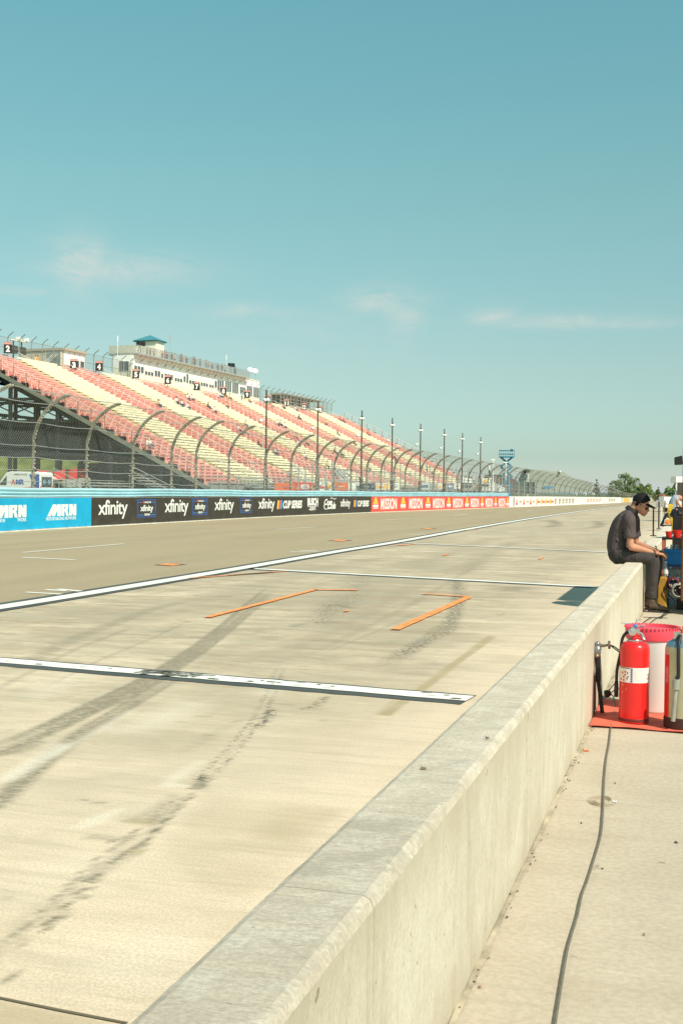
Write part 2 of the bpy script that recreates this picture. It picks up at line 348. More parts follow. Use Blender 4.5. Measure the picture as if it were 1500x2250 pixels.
stain = comb(
    stroke(T1, .19, .55, .18), stroke(shift(T1, -9), .04, .85, .25), stroke(shift(T1, 4), .03, .6, .3), stroke(shift(T1, 13), .05, .6, .3), hair_(T1, 12, 9, .018, .7),
    stroke(T2, .14, .45, .15), stroke(shift(T2, -8), .03, .65, .3), stroke(shift(T2, 9), .025, .6, .3), hair_(T2, 10, 8, .016, .6),
    stroke([(-20, 1660), (40, 1650), (90, 1625)], .10, .6, .5), stroke([(0, 1480), (90, 1440), (160, 1405), (250, 1370), (330, 1340), (420, 1318)], .16, .42, .5), stroke([(-30, 1525), (80, 1470), (170, 1425), (300, 1375)], .06, .4, .6), stroke([(100, 1510), (220, 1450), (340, 1400), (420, 1362)], .035, .4, .6), stroke([(430, 1330), (560, 1290), (690, 1255), (840, 1222)], .5, .3, .8),
    stroke([(640, 1460), (760, 1400), (900, 1330), (1000, 1270), (1060, 1235)], .10, .3, .7), stroke([(700, 1440), (820, 1390), (930, 1340)], .04, .35, .6), stroke([(560, 1480), (660, 1430), (800, 1350), (900, 1290)], .25, .22, .8), stroke([(1000, 1265), (1080, 1215), (1130, 1190)], .4, .35, .8), stroke([(880, 1260), (980, 1215), (1090, 1180)], .5, .3, .8),
    stroke(F1, .014, .95, .3), stroke(shift(F1, -30), .008, .7, .4), stroke(shift(F1, 8), .006, .6, .4), stroke(shift(F1, -13), .03, .28, .5), stroke(shift(F1, -24), .008, .6, .4), stroke([(0, 2166), (40, 2135), (75, 2108)], .008, .7, .4), stroke([(-10, 2105), (60, 2065), (120, 2030)], .008, .6, .4),
    region([(0, 2098), (100, 2020), (215, 1925), (262, 1888), (160, 1938), (60, 1990), (0, 2030)], .22, .05), region([(160, 1934), (215, 1942), (330, 1870), (345, 1862), (262, 1866)], .42, .04), stroke([(158, 1934), (180, 1936), (212, 1941)], .022, .7, .5),
    stroke([(95, 1995), (158, 1937)], .006, .6, .4), stroke([(212, 1942), (180, 1985), (120, 2030)], .01, .6, .4),
    region([(248, 1806), (345, 1818), (420, 1752), (372, 1740), (300, 1785)], .34, .04), region([(335, 1805), (348, 1818), (432, 1742), (415, 1738)], .3, .02), stroke([(348, 1820), (380, 1790), (430, 1742)], .012, .6, .4), stroke([(330, 1836), (365, 1800), (412, 1748)], .010, .45, .5),
    region([(405, 1735), (455, 1736), (468, 1708), (436, 1706)], .85, .02), region([(165, 1845), (280, 1852), (290, 1838), (200, 1828)], .4, .03), stroke([(236, 1853), (246, 1846), (280, 1840)], .012, .7, .5), stroke([(178, 1756), (205, 1762), (232, 1765)], .015, .7, .5), stroke([(215, 1762), (232, 1764)], .022, .6, .5),
    region([(380, 1650), (460, 1600), (520, 1580), (548, 1580), (470, 1630), (400, 1665)], .20, .06), stroke([(500, 1588), (545, 1580)], .03, .35, .5), stroke([(0, 1702), (120, 1720), (300, 1700)], .10, .15, .9), region([(-30, 1830), (0, 1800), (70, 1805), (60, 1840), (0, 1870)], .2, .1), stroke([(0, 1975), (30, 1972)], .04, .35, .6), stroke([(585, 1720), (620, 1722)], .01, .3),
    stroke([(120, 1510), (180, 1518), (260, 1522)], .008, .6, .5), stroke([(0, 1598), (100, 1612), (230, 1640)], .006, .35), stroke([(250, 1640), (170, 1625), (0, 1600)], .005, .4), stroke([(100, 1520), (230, 1545)], .006, .4), 
    region([(985, 1345), (1000, 1345), (1015, 1275), (998, 1275)], .3, .05), stroke([(960, 1450), (905, 1480), (850, 1500)], .4, .15, .9), stroke([(1105, 1300), (1130, 1292), (1150, 1288)], .45, .5, .9), stroke([(1068, 1363), (1105, 1364)], .05, .75, .6), stroke([(1065, 1285), (1092, 1288)], .25, .4, .8), stroke([(1085, 1350), (1098, 1353), (1110, 1346)], .02, .5),
    stroke([(1180, 1136), (1205, 1141), (1222, 1149), (1215, 1156), (1190, 1160)], .45, .8, .7), stroke([(1272, 1133), (1300, 1141), (1318, 1150), (1314, 1157), (1285, 1162)], .45, .8, .7), stroke([(1120, 1134), (1160, 1138), (1225, 1150), (1238, 1158)], .3, .4, .9),
    stroke([(715, 1331), (745, 1330), (776, 1337)], .09, .9, .5), stroke([(672, 1341), (760, 1343)], .03, .9, .5), stroke([(640, 1378), (655, 1373), (670, 1370)], .10, .6, .8), stroke([(585, 1405), (600, 1398)], .2, .45, .9), stroke([(366, 1442), (392, 1443)], .05, .65, .6), stroke([(340, 1386), (372, 1388)], .08, .5, .9), stroke([(100, 1412), (130, 1414)], .06, .6, .8), stroke([(485, 1333), (494, 1333)], .04, .8), stroke([(270, 1336), (298, 1337)], .03, .5),
    stroke([(1258, 1290), (1270, 1290)], .02, .2), *[stroke([(x, y), (x+rs.uniform(15, 60), y+rs.uniform(0, 4))], rs.uniform(.01, .05), rs.uniform(.25, .6), .7) for x, y in zip(rs.uniform(0, 950, 46), rs.uniform(1265, 1620, 46))])
FK = [(625, 1465), (600, 1530), (575, 1580), (545, 1620), (510, 1660), (480, 1692), (445, 1722)]
fleck = comb(
    stroke(FK, .024, .8, .7), stroke([(x-22+(1722-y)*.03, y-4) for x, y in FK], .02, .8, .7), stroke([(600, 1555), (580, 1585), (560, 1600)], .07, 1, .6), stroke([(425, 1712), (462, 1706)], .10, 1, .6),
    stroke([(430, 1738), (400, 1772), (350, 1818), (310, 1852)], .018, .6, .7), stroke([(400, 1742), (370, 1770), (330, 1808)], .012, .5, .7), stroke([(1010, 1300), (1000, 1345), (985, 1375), (950, 1400), (905, 1425), (870, 1445), (845, 1460)], .16, 1.0, .6), stroke([(985, 1375), (955, 1395)], .22, 1, .5), stroke([(730, 1325), (700, 1375)], .25, .7, .8), stroke([(800, 1262), (780, 1300), (740, 1340)], .4, .5, .8), stroke([(655, 1560), (690, 1552), (720, 1530)], .06, .9, .7), stroke([(1005, 1270), (1003, 1300)], .22, .9, .7), stroke([(1085, 1640), (1095, 1630)], .04, .3), stroke([(1120, 1300), (1140, 1290)], .5, .6, .8), stroke([(240, 1853), (250, 1845)], .03, 1, .6), stroke([(80, 2053), (100, 2040)], .02, 1, .6))
tan_ = comb(region([(825, 1572), (862, 1573), (1092, 1398), (1070, 1396), (940, 1492)], .75, .015), region([(818, 1570), (855, 1573), (895, 1540), (862, 1537)], .5, .01), region([(262, 1872), (303, 1880), (332, 1868), (290, 1862)], .6, .02), region([(250, 1806), (340, 1817), (355, 1802), (300, 1795)], .5, .02),
    region([(450, 1735), (620, 1757), (780, 1775), (560, 1990), (420, 1960), (330, 1865)], .20, .08), region([(590, 1755), (790, 1775), (650, 1860), (520, 1850)], .25, .12), region([(900, 1360), (1010, 1372), (1000, 1410), (880, 1400)], .2, .2), region([(640, 1530), (900, 1560), (760, 1700), (560, 1640)], .12, .2),
    region([(-80, 2180), (0, 2197), (270, 2252), (-80, 2300)], .45, .01), region([(430, 2020), (700, 1960), (540, 2100), (380, 2120)], .14, .2))
pale = comb(region([(352, 1708), (402, 1680), (448, 1662), (462, 1672), (425, 1705), (400, 1720), (352, 1732)], .45, .06), region([(352, 1716), (405, 1722), (440, 1732), (356, 1730)], .5, .02), region([(140, 1818), (190, 1795), (265, 1770), (290, 1776), (230, 1812), (180, 1828)], .5, .04), stroke([(60, 1540), (200, 1470)], .2, .3, .9), stroke([(0, 1722), (70, 1680), (150, 1630)], .10, .6, .6), stroke([(250, 1615), (330, 1590), (430, 1540)], .25, .35, .9), stroke([(560, 1530), (640, 1500), (700, 1520)], .2, .3, .9), stroke([(100, 1670), (300, 1555)], .05, .4, .8), stroke([(0, 2000), (200, 1870)], .2, .15, .9), stroke([(200, 2150), (420, 2060)], .3, .25, .9))
traffic = np.clip((PY-3.5)/7, .20, 1)*np.clip((-PX-1.2)/1.3, .15, 1)*.95
for nme, arr in (('stain', stain), ('fleck', fleck), ('tan', tan_), ('pale', pale), ('traffic', traffic)):
    a = pit.data.attributes.new(nme, 'FLOAT', 'POINT'); a.data.foreach_set('value', arr.astype(np.float32))
nr, _, _ = grid('pit_lane_near_end', np.array([-9., -.69]), np.array([NEARY, 1.2]), 0.0, pit_m); tag(nr, kind='structure')
# far pit lane continues beyond the dense sheet
fx, _, _ = grid('pit_lane_far_end', np.linspace(-14, 6, 5), np.array([60, 100, 160, 320.]), 0.0, pit_m); tag(fx, kind='structure')
sc_ = MB(); rnd = random.Random(8)
for k in range(130):
    t_ = rnd.gauss(.40, .035) if k < 105 else rnd.random(); a_ = G(-60+1092*t_, 1447.5+89.5*t_); a_ += Vector((0, rnd.uniform(-.1, .1), .0125)); w_, h_ = rnd.uniform(.008, .05), rnd.uniform(.004, .018); sc_.add([a_+Vector((-w_, -h_, 0)), a_+Vector((w_*.7, -h_*.6, 0)), a_+Vector((w_, h_, 0)), a_+Vector((-w_*.6, h_*.8, 0))], [(0, 1, 2, 3)])
sc_.build('rubber_scuff', mat('rubber_scuff', (.20, .19, .15), .9, var=.4, scale=9), pit)
a = fx.data.attributes.new('traffic', 'FLOAT', 'POINT'); a.data.foreach_set('value', [.9]*len(fx.data.vertices))
f2, _, _ = grid('pit_lane_edge', np.array([-.69, .2]), np.array([30, 60.]), -.004, pit_m); tag(f2, kind='structure')
walk, _, _ = grid('walkway', np.array([-.70, 9]), np.array([NEARY, 60.]), -.002, m_walk()); tag(walk, kind='structure')
# track: polygon between the white line and the barrier
LPX = [(-420, 1399), (0, 1336), (270, 1292.5), (540, 1247.5), (750, 1211), (870, 1191.5), (1010, 1166), (1160, 1140.5), (1267, 1124.6), (1330, 1116.6), (1383, 1111)]
LP = bez([tuple(G(*p))[:2] for p in LPX], 6); LP = np.concatenate([LP, [LP[-1]+np.array([1.5, 120])]])
tk = MB(); n = len(LP); bp = [cpt(BS[-1]*i/(n-1), -.0) for i in range(n)]
# barrier-side points matched by their y
def bx_at(y): 
    i = np.searchsorted(BP[:, 1], y); i = min(max(i, 1), len(BP)-1); t = (y-BP[i-1, 1])/(BP[i, 1]-BP[i-1, 1]); return BP[i-1, 0]+(BP[i, 0]-BP[i-1, 0])*t
ysn = sorted(set([-6]+[float(v) for v in LP[:, 1]]+[float(v) for v in BP[:, 1]]))
def lx_at(y): return float(np.interp(y, LP[:, 1], LP[:, 0]))
vs = []; fs = []
for y in ysn: vs += [(bx_at(max(y, BP[0, 1]))-.6 if y > BP[0, 1] else bx_at(BP[0, 1])-.6, y, .004), (lx_at(y), y, .004)]
for i in range(len(ysn)-1): fs.append((2*i, 2*i+1, 2*i+3, 2*i+2))
tk.add(vs, fs); track = tk.build('track', m_track(), org=(0, 0, 0)); tag(track, kind='structure')
# painted markings
def paint(name, col, dirt=(.35, .32, .24), wear=.62):
    b = NB(name); w = b.noise(6, (1, 3, 1), 8, .75); f = b.noise(1.2)
    c = b.mix(b.rng(w, wear, wear+.08), col, dirt); c = b.mix(b.rng(f, .35, .7, 0, .15), c, (.3, .28, .22)); return b.done(c, .7, w, .1)
white = paint('white_paint', (.88, .86, .74)); dark = paint('dark_sealer', (.075, .085, .08), (.2, .2, .16), .66); orange = paint('orange_paint', (.95, .27, .06), (.95, .45, .16), .48); yell = paint('yellow_paint', (.75, .5, .08)); pitwhite = paint('pit_white', (.90, .88, .77), (.4, .37, .28), .70)
def ribbon(pts, w, z, m, name, parent, off=0., wobble=.0):
    q = [Vector((p[0], p[1], z)) for p in pts]; vs = []; rnd = random.Random(hash(name) % 99+len(pts))
    if wobble:
        r = []
        for i in range(len(q)-1):
            k = max(1, int((q[i+1]-q[i]).length/.12)); r += [q[i].lerp(q[i+1], j/k) for j in range(k)]
        q = r+[q[-1]]
    for i, p in enumerate(q):
        d = (q[min(i+1, len(q)-1)]-q[max(i-1, 0)]); d.z = 0; d.normalize(); nrm = Vector((-d.y, d.x, 0))
        vs += [p+nrm*(off+w/2+rnd.uniform(-wobble, wobble)), p+nrm*(off-w/2+rnd.uniform(-wobble, wobble))]
    mb = MB().add(vs, [(2*i, 2*i+1, 2*i+3, 2*i+2) for i in range(len(q)-1)]); return mb.build(name, m, parent)
ribbon(LP, .54, .008, dark, 'lane_line_border', track, .02, 0); ribbon(LP, .27, .012, white, 'lane_line', track, .0, 0)
def gl(a, b): return [tuple(G(*a))[:2], tuple(G(*b))[:2]]
for k, (a, b, w, dw) in enumerate([((-60, 1447.5), (1032, 1537), .20, .085), ((545, 1249.5), (1308, 1290.5), .19, .10), ((872, 1192.6), (1334, 1213.8), .19, .08), ((1021, 1165), (1360, 1176), .19, 0), ((1100, 1150), (1390, 1158), .2, 0)]):
    if dw: ribbon(gl(a, b), w+2*dw, .004, dark, 'stall_line_border', pit, -.03, .012)
    ribbon(gl(a, b), w, .008, pitwhite, 'stall_line', pit, 0, .008)
for a, b, w in [((455, 1358.5), (692, 1297), .085), ((867, 1385.5), (1030, 1313), .10), ((690, 1297), (786, 1298), .12), ((928, 1306), (1035, 1313), .09), ((415, 1271.5), (600, 1258.5), .08), ((500, 1266), (628, 1256), .07), ((757, 1345.5), (766, 1342.5), .05), ((972, 1222), (986, 1218.5), .07), ((1183, 1230), (1193, 1226), .06), ((870, 1199.5), (915, 1196), .09), ((1015, 1166), (1052, 1163.5), .10), ((850, 1201), (900, 1198), .05)]:
    ribbon(gl(a, b), w, .013, orange, 'stall_mark', pit, 0, .006)
ribbon(gl((410, 1273), (632, 1256)), .02, .011, dark, 'stall_mark_edge', pit, .06)
def gpoly(pts, z, m, name, parent): return MB().add([Vector((*tuple(G(*p))[:2], z)) for p in pts], [tuple(range(len(pts)))]).build(name, m, parent)
for (x, y, s) in [(375, 1241.5, 1.), (748, 1188, .75), (941, 1162, .5)]:
    gpoly([(x-38*s, y+.6*s), (x, y-2.9*s), (x+36*s, y-.4*s), (x, y+3.2*s)], .008, dark, 'grid_mark_border', track); gpoly([(x-28*s, y+.4*s), (x-6*s, y-2.4*s), (x+24*s, y-.2*s), (x+5*s, y+2.8*s)], .012, orange, 'grid_mark', track)
for a, b, w, m in [((50, 1214.8), (272, 1195.5), .10, white), ((50, 1225.5), (165, 1231), .13, white), ((605, 1164), (692, 1158.2), .10, white), ((57, 1302.5), (135, 1307), .10, white), ((101, 1297), (148, 1299.5), .12, white), ((128, 1295.5), (178, 1300.5), .10, white), ((637, 1213.5), (700, 1213.5), .14, white), ((660, 1211), (695, 1210.5), .14, white), ((890, 1174.3), (935, 1176), .16, white), ((905, 1172.5), (930, 1172.5), .14, white),
                   ((851, 1142.6), (901, 1139.4), .10, white), ((996, 1132.6), (1026, 1130.6), .12, white), ((1000, 1134), (1104, 1135.3), .1, white), ((1088, 1126), (1112, 1125.6), .12, white), ((1156, 1122.4), (1170, 1121.2), .12, white), ((1205, 1119.3), (1217, 1119.2), .14, white), ((1240, 1116.5), (1252, 1116), .12, white), ((1270, 1113.5), (1280, 1113.2), .12, white), ((1150, 1129.5), (1180, 1129.7), .12, white), ((1320, 1111), (1337, 1109.4), .15, white), ((1030, 1154.3), (1056, 1154), .12, white), ((520, 1180), (592, 1182.3), .07, yell)]:
    ribbon(gl(a, b), w, .010, m, 'track_dash', track)
# expansion joints cut in the slabs
jm = mat('joint_filler', (.16, .13, .08), .95)
for pts in [[(-60, 2180), (0, 2195), (130, 2222), (280, 2251)], [(-40, 1607), (160, 1624), (300, 1634)], [(-20, 1795), (120, 1806), (250, 1812)]][:1]: ribbon([tuple(G(*p))[:2] for p in pts], .011, .004, jm, 'slab_joint', pit, 0, .001)
ribbon([(-.572, NEARY), (-.572, 40)], .018, .002, mat('joint_dirt', (.40, .34, .24), .95, var=.4, scale=8), 'gutter_dirt', walk, 0, .004)
# distant ridge tinted blue for haze, and the grassy bank beyond the stand
def ridge(name, pts, depth, m, thick=200, jag=0.3):
    vs = []; rnd = random.Random(3); q = bez(pts, 10)
    for x, y in q:
        a = D(x, y+rnd.uniform(-jag, jag), depth); b_ = a+FW*thick; vs += [(a.x-FW.x*thick*.5, a.y-FW.y*thick*.5, -1), tuple(a), (b_.x, b_.y, a.z*.8), (b_.x+FW.x*thick, b_.y+FW.y*thick, -1)]
    fs = []
    for i in range(len(q)-1): fs += [(4*i+j, 4*i+j+1, 4*i+5+j, 4*i+4+j) for j in range(3)]
    o = MB().add(vs, fs).build(name, m, smooth=True); tag(o, kind='structure'); return o
ridge('hills', [(1000, 1082), (1150, 1081), (1300, 1083), (1400, 1082), (1440, 1084), (1475, 1082), (1520, 1085), (1600, 1083), (1900, 1090)], 2600, mat('hill_haze_blue', (.13, .20, .21), .95, scale=.004, var=.2))
ridge('grassy_bank', [(-400, 990), (-200, 985), (0, 992), (110, 997), (230, 1006), (330, 1022), (420, 1045), (520, 1060), (700, 1072), (900, 1082), (1100, 1088), (1300, 1092)], 270, mat('bank_green', (.07, .10, .02), .95, col2=(.20, .23, .05), scale=.35, bump=.9), 30, .6)

# ------------------------------------------------------------------ pit wall
def m_wall(top):
    b = NB('wall_top_concrete' if top else 'wall_side_concrete')
    if top:
        big = b.noise(1.1, (1, .7, 1), 6, .6, .8); st = b.noise(7, (.45, 2.4, 1), 10, .85, .1); mot = b.noise(7, (1, 1, 1), 10, .8); sp = b.noise(26, detail=3)
        col = b.mix(b.rng(big, .35, .65), (.70, .60, .455), (.80, .68, .52)); col = b.mix(b.rng(st, .47, .62, 0, .6), col, (.52, .465, .345)); col = b.mix(b.rng(mot, .48, .58, 0, .75), col, (.88, .79, .62)); col = b.mix(b.rng(b.noise(1.8, (.8, 1.4, 1), 10, .75, 1.), .53, .61, 0, .6), col, (.48, .435, .325)); col = b.mix(b.rng(b.noise(90, detail=3), .42, .6, 0, .35), col, (.46, .41, .31)); col = b.mix(b.rng(sp, .72, .75, 0, .5), col, (.2, .18, .13))
        return b.done(col, .92, b.noise(50, (.5, 1.6, 1), 8, .8), .9, .010)
    big = b.noise(.9, (1, 1, .5), 5); dr = b.noise(2.2, (1, 2.6, .45), 8, .65, 1.0); fine = b.noise(16, (1, 2.2, .7), 8, .8, .3); sp = b.noise(22, detail=2)
    col = b.mix(b.rng(big, .35, .65), (.78, .70, .555), (.66, .58, .44)); col = b.mix(b.rng(dr, .50, .66, 0, .7), col, (.56, .48, .34)); col = b.mix(b.rng(b.noise(2.4, (1, 1, .8), 10, .8, .6), .50, .60, 0, .55), col, (.84, .77, .62)); col = b.mix(b.rng(b.noise(1.3, (1, 1.6, .5), 8, .7, 1.2), .58, .66, 0, .35), col, (.48, .42, .30)); col = b.mix(b.rng(b.noise(90, detail=3), .45, .62, 0, .3), col, (.50, .44, .32)); col = b.mix(b.rng(fine, .5, .7, 0, .4), col, (.50, .43, .31)); col = b.mix(b.rng(fine, .25, .42, .5, 0), col, (.90, .84, .69)); zz_ = b.n.new('ShaderNodeSeparateXYZ'); b.l.new(b.geo.outputs['Position'], zz_.inputs[0]); zn = b.math('ADD', zz_.outputs[2], b.math('MULTIPLY', b.math('SUBTRACT', b.noise(3.5, detail=8, rough=.7), .5), .22)); col = b.mix(b.rng(zn, .40, .56, 0, .6), col, (.55, .47, .33)); col = b.mix(b.rng(zn, .0, .12, .55, 0), col, (.55, .46, .32)); col = b.mix(b.rng(sp, .70, .74, 0, .6), col, (.2, .16, .11))
    return b.done(col, .9, b.noise(30, (1, 2, .6), 8, .8), .9, .008)
wt, ws = m_wall(True), m_wall(False)
pw = thing('pit_wall', (-.69, 0, 0), 'long low weathered concrete pit wall running beside the walkway and carrying the seated man', 'wall')
joints = [NEARY, 2.2, 4.46, 8.95, 13.45, 18, 22.4, 26.9, 31.4, 40, 60]
for y0, y1 in zip(joints[:-1], joints[1:]):
    mb = MB(); g = .0022; ch = .012
    prof = [(WXL, -.05, 1), (WXL, WH-.03, 1), (WXL+.012, WH-.008, 0), (WXL+.03, WH, 0), (WXR-ch-.01, WH, 0), (WXR-.008, WH-.007, 0), (WXR, WH-ch-.012, 1), (WXR+.001, WH-.12, 1), (WXR+.002, -.05, 1)]
    k = max(2, int((y1-y0)/(.03 if y0 < 8 else .15))); rnd = random.Random(int(y0*10)+5); n = len(prof); vs = []; off = [0]*n
    for i in range(k+1):
        y = y0+g+(y1-y0-2*g)*i/k
        off = [o*.75+rnd.uniform(-.0010, .0010)-(rnd.uniform(.002, .006) if rnd.random() < .035 and 4 <= jj <= 6 else 0) for jj, o in enumerate(off)]
        if i in (0, k): off = [0]*n
        for j, (x, z, _) in enumerate(prof): vs.append((x+off[j]*(.9 if j in (0, 1, 2, 8) else .5), y, z+(off[j]*(1.6 if 2 <= j <= 7 else 0) if z > 0 else 0)))
    fs = []; ms = []
    for i in range(k):
        for j in range(n-1): mb.f.append((i*n+j, i*n+j+1, (i+1)*n+j+1, (i+1)*n+j)); mb.m.append(1 if prof[j][2] and prof[j+1][2] or j == 0 or j >= 6 else 0)
    mb.v = vs; mb.f += [tuple(reversed(range(n))), tuple(k*n+j for j in range(n))]; mb.m += [1, 1]
    mb.build('wall_section', [wt, ws], pw)
# dirt line at the foot and dark joint cores
MB().box(WXL+.02, WXR-.012, NEARY, 60, 0, WH-.03).build('joint_core', mat('joint_core', (.30, .27, .19), .95), pw)

# ------------------------------------------------------------------ track barrier with banners
bar = thing('concrete_barrier', cpt(0), 'long concrete barrier with sponsor banners between the track and the blue guardrail', 'barrier')
def strip(s0, s1, z0, z1, off0, off1, step=1.5, mi=0, mb=None, zf=None):
    mb = mb or MB(); k = max(1, int((s1-s0)/step)); o = len(mb.v)
    for i in range(k+1):
        s = s0+(s1-s0)*i/k; zz = z1 if zf is None else zf(s); mb.v += [tuple(cpt(s, off0, z0)), tuple(cpt(s, off0, zz)), tuple(cpt(s, off1, zz)), tuple(cpt(s, off1, z0))]
    for i in range(k):
        for j in range(4): mb.f.append((o+4*i+j, o+4*i+(j+1) % 4, o+4*i+4+(j+1) % 4, o+4*i+4+j)); mb.m.append(mi)
    mb.f += [(o, o+3, o+2, o+1), (o+4*k, o+4*k+1, o+4*k+2, o+4*k+3)]; mb.m += [mi, mi]; return mb
wp = mat('barrier_white', (.84, .83, .76), .6, var=.06, scale=1.2); cw = mat('barrier_grey', (.5, .48, .4), .9)
sx = [hit(p) for p in (200, 814.5, 1117, 1127.5, 1363)]
strip(0, sx[2], -.05, BH, 0, .3).build('wall_block', cw, bar)
strip(sx[2], sx[4], -.05, BH, -.01, .3, zf=bh).build('painted_wall', wp, bar)
strip(sx[4]+.5, BS[-1]-1, -.05, .8, .4, .7).build('far_wall', mat('barrier_far', (.62, .6, .5), .8), bar)
for (a, b_, c_) in ((1375, 1386, (.85, .5, .12)), (1396, 1412, (.75, .76, .72))): strip(hit(a), hit(b_), .05, .75, .37, .395).build('painted_panel', mat('panel%d' % a, c_, .6), bar)
ribm = MB(); ribm = strip(0, sx[4], 0.0, .035, -.10, -.015).build('base_line', mat('base_white', (.75, .72, .6), .8, var=.2, scale=3), bar)
def banner(name, s0, s1, m, label, zf=None):
    o = strip(s0, s1, .045, BH-.005, -.022, -.002, zf=zf).build(name, m, None, org=cpt(s0)); tag(o, label, 'banner', 'sponsor banners along the barrier'); return o
blue = mat('banner_blue', (.005, .40, .66), .45, var=.10, scale=1.5, bump=.5, bscale=2); blk = mat('banner_black', (.05, .042, .032), .5, var=.25, scale=3); red = mat('banner_red', (.80, .085, .06), .45, var=.06, scale=1.5)
B1 = banner('banner', 0, sx[0], blue, 'bright blue banner with white radio network lettering at the near end of the barrier')
B2 = banner('banner', sx[0], sx[1], blk, 'long black banner with white telecom, beer, cola and cup series lettering on the barrier')
B3 = banner('banner', sx[1], sx[2], red, 'long red banner repeating a white word and a yellow triangle emblem on the barrier')
LW = mat('logo_white', (.9, .89, .82), .5, var=.02); LY = mat('logo_yellow', (.95, .55, .09), .5, var=.03); LR = mat('logo_red', (.78, .09, .07), .5, var=.03); LB = mat('logo_blue', (.03, .12, .42), .5, var=.03); LB2 = mat('logo_bright_blue', (.01, .35, .62), .5, var=.03); LBK = mat('logo_dark', (.05, .045, .04), .5); LN = mat('logo_navy', (.02, .05, .16), .5); LO = mat('logo_orange', (.85, .25, .08), .5)
_tc = {}
def glyphs(text, bold=0., space=1., shear=0.):
    """text outlines normalised to the unit square"""
    key = (text, bold, space, shear)
    if key not in _tc:
        c = bpy.data.curves.new('t', 'FONT'); c.body = text; c.offset = bold; c.space_character = space; c.shear = shear; c.resolution_u = 3; c.align_x = 'CENTER'; c.space_line = .85
        o = bpy.data.objects.new('t', c); m = bpy.data.meshes.new_from_object(o); v = np.array([x.co[:2] for x in m.vertices]); f = [tuple(p.vertices) for p in m.polygons]
        v = (v-v.min(0))/(v.max(0)-v.min(0)); _tc[key] = (v, f); bpy.data.objects.remove(o); bpy.data.curves.remove(c); bpy.data.meshes.remove(m)
    return _tc[key]
def on_barrier(x0, x1, y0, y1, off=-.026):
    """image rectangle on the barrier -> mapping from the unit square"""
    s0, s1 = hit(x0), hit(x1); xm = (x0+x1)/2; _, zt = hitz(xm, y0); _, zb = hitz(xm, y1)
    return lambda u, v, k=0: tuple(cpt(s0+(s1-s0)*u, off-.0006*k, zb+(zt-zb)*v))
def put(mp, shapes, name, m, parent):
    """shapes: list of (verts in unit square, faces)"""
    mb = MB()
    for k, (v, f) in enumerate(shapes): mb.add([mp(a[0], a[1], k) for a in v], f)
    return mb.build(name, m, parent)
def txt(parent, t, x0, x1, y0, y1, bold=0., m=LW, name='lettering', shear=0., off=-.026, space=1.): return put(on_barrier(x0, x1, y0, y1, off), [glyphs(t, bold, space, shear)], name, m, parent)
def pl(*p): return (list(p), [tuple(range(len(p)))])
MRN = [pl((0, 0), (.12, 0), (.285, 1), (.19, 1)), pl((.165, 0), (.265, 0), (.305, 1), (.2, 1)), pl((.165, 0), (.255, 0), (.42, 1), (.335, 1)), pl((.33, 0), (.455, 0), (.455, 1), (.36, 1)),
       pl((.475, 0), (.575, 0), (.575, 1), (.475, 1)), pl((.575, .78), (.66, .78), (.72, 1), (.575, 1)), pl((.61, .45), (.70, .55), (.72, .95), (.62, .95)), pl((.575, .38), (.66, .38), (.70, .60), (.575, .60)), pl((.60, .42), (.64, 0), (.73, 0), (.68, .5)),
       pl((.745, 0), (.835, 0), (.835, 1), (.745, 1)), pl((.745, 1), (.85, 1), (.985, 0), (.88, 0)), pl((.895, 0), (.99, 0), (.99, 1), (.895, 1))]
for (x0, x1, y0, y1, yb0, yb1) in [(-16, 57.5, 1110, 1137.5, 1139, 1147), (103, 167, 1108, 1133.5, 1135.5, 1142.5)]:
    put(on_barrier(x0, x1, y0, y1), MRN, 'emblem', LW, B1); txt(B1, 'MOTOR RACING NETWORK', x0-2, x1, yb0, yb1, .02)
def xf(parent, x0, x1, y0, y1, b=.012, off=-.026): return txt(parent, 'xfinity', x0, x1, y0, y1, b, off=off, space=.92)
for q in [(215, 279.6, 1098, 1140.5), (361, 413, 1096, 1134), (470.6, 513, 1095, 1128.3), (566.8, 602.6, 1094.3, 1124.5), (746.6, 768.8, 1096, 1118.3)]: xf(B2, *q)
for (x0, x1, y0, y1) in [(300.7, 341.6, 1097.3, 1136.7), (421.5, 455, 1095, 1131.6), (526.6, 554.8, 1094.3, 1126.6)]:
    w, h = x1-x0, y1-y0
    put(on_barrier(x0, x1, y0, y1, -.024), [pl((0, 0), (1, 0), (1, 1), (0, 1))], 'series_badge', LB, B2); put(on_barrier(x0+w*.04, x1-w*.04, y0+h*.04, y1-h*.04, -.026), [pl((0, 0), (1, 0), (1, 1), (0, 1))], 'badge_field', LBK, B2)
    for a in (.14, .84): put(on_barrier(x0+w*.06, x1-w*.06, y0+h*a, y0+h*(a+.04), -.028), [pl((0, 0), (1, 0), (1, 1), (0, 1))], 'badge_stripe', mat('stripe_blue', (.05, .22, .6), .5), B2)
    put(on_barrier(x0+w*.24, x1-w*.24, y0+h*.07, y0+h*.25, -.030), [pl((0, 0), (1, 0), (1, 1), (0, 1))], 'badge_patch', LBK, B2); put(on_barrier(x0+w*.36, x1-w*.3, y0+h*.76, y0+h*.94, -.030), [pl((0, 0), (1, 0), (1, 1), (0, 1))], 'badge_patch', LBK, B2)
    put(on_barrier(x0+w*.27, x0+w*.37, y0+h*.09, y0+h*.22, -.033), [pl((0, 0), (.5, 0), (1, 1), (.4, 1))], 'emblem', LR, B2)
    txt(B2, 'NASCAR', x0+w*.38, x0+w*.73, y0+h*.10, y0+h*.21, .03, shear=.2, off=-.033); xf(B2, x0+w*.16, x1-w*.15, y0+h*.3, y0+h*.76, .02, off=-.033); txt(B2, 'SERIES', x0+w*.38, x1-w*.33, y0+h*.78, y0+h*.9, .03, off=-.033)
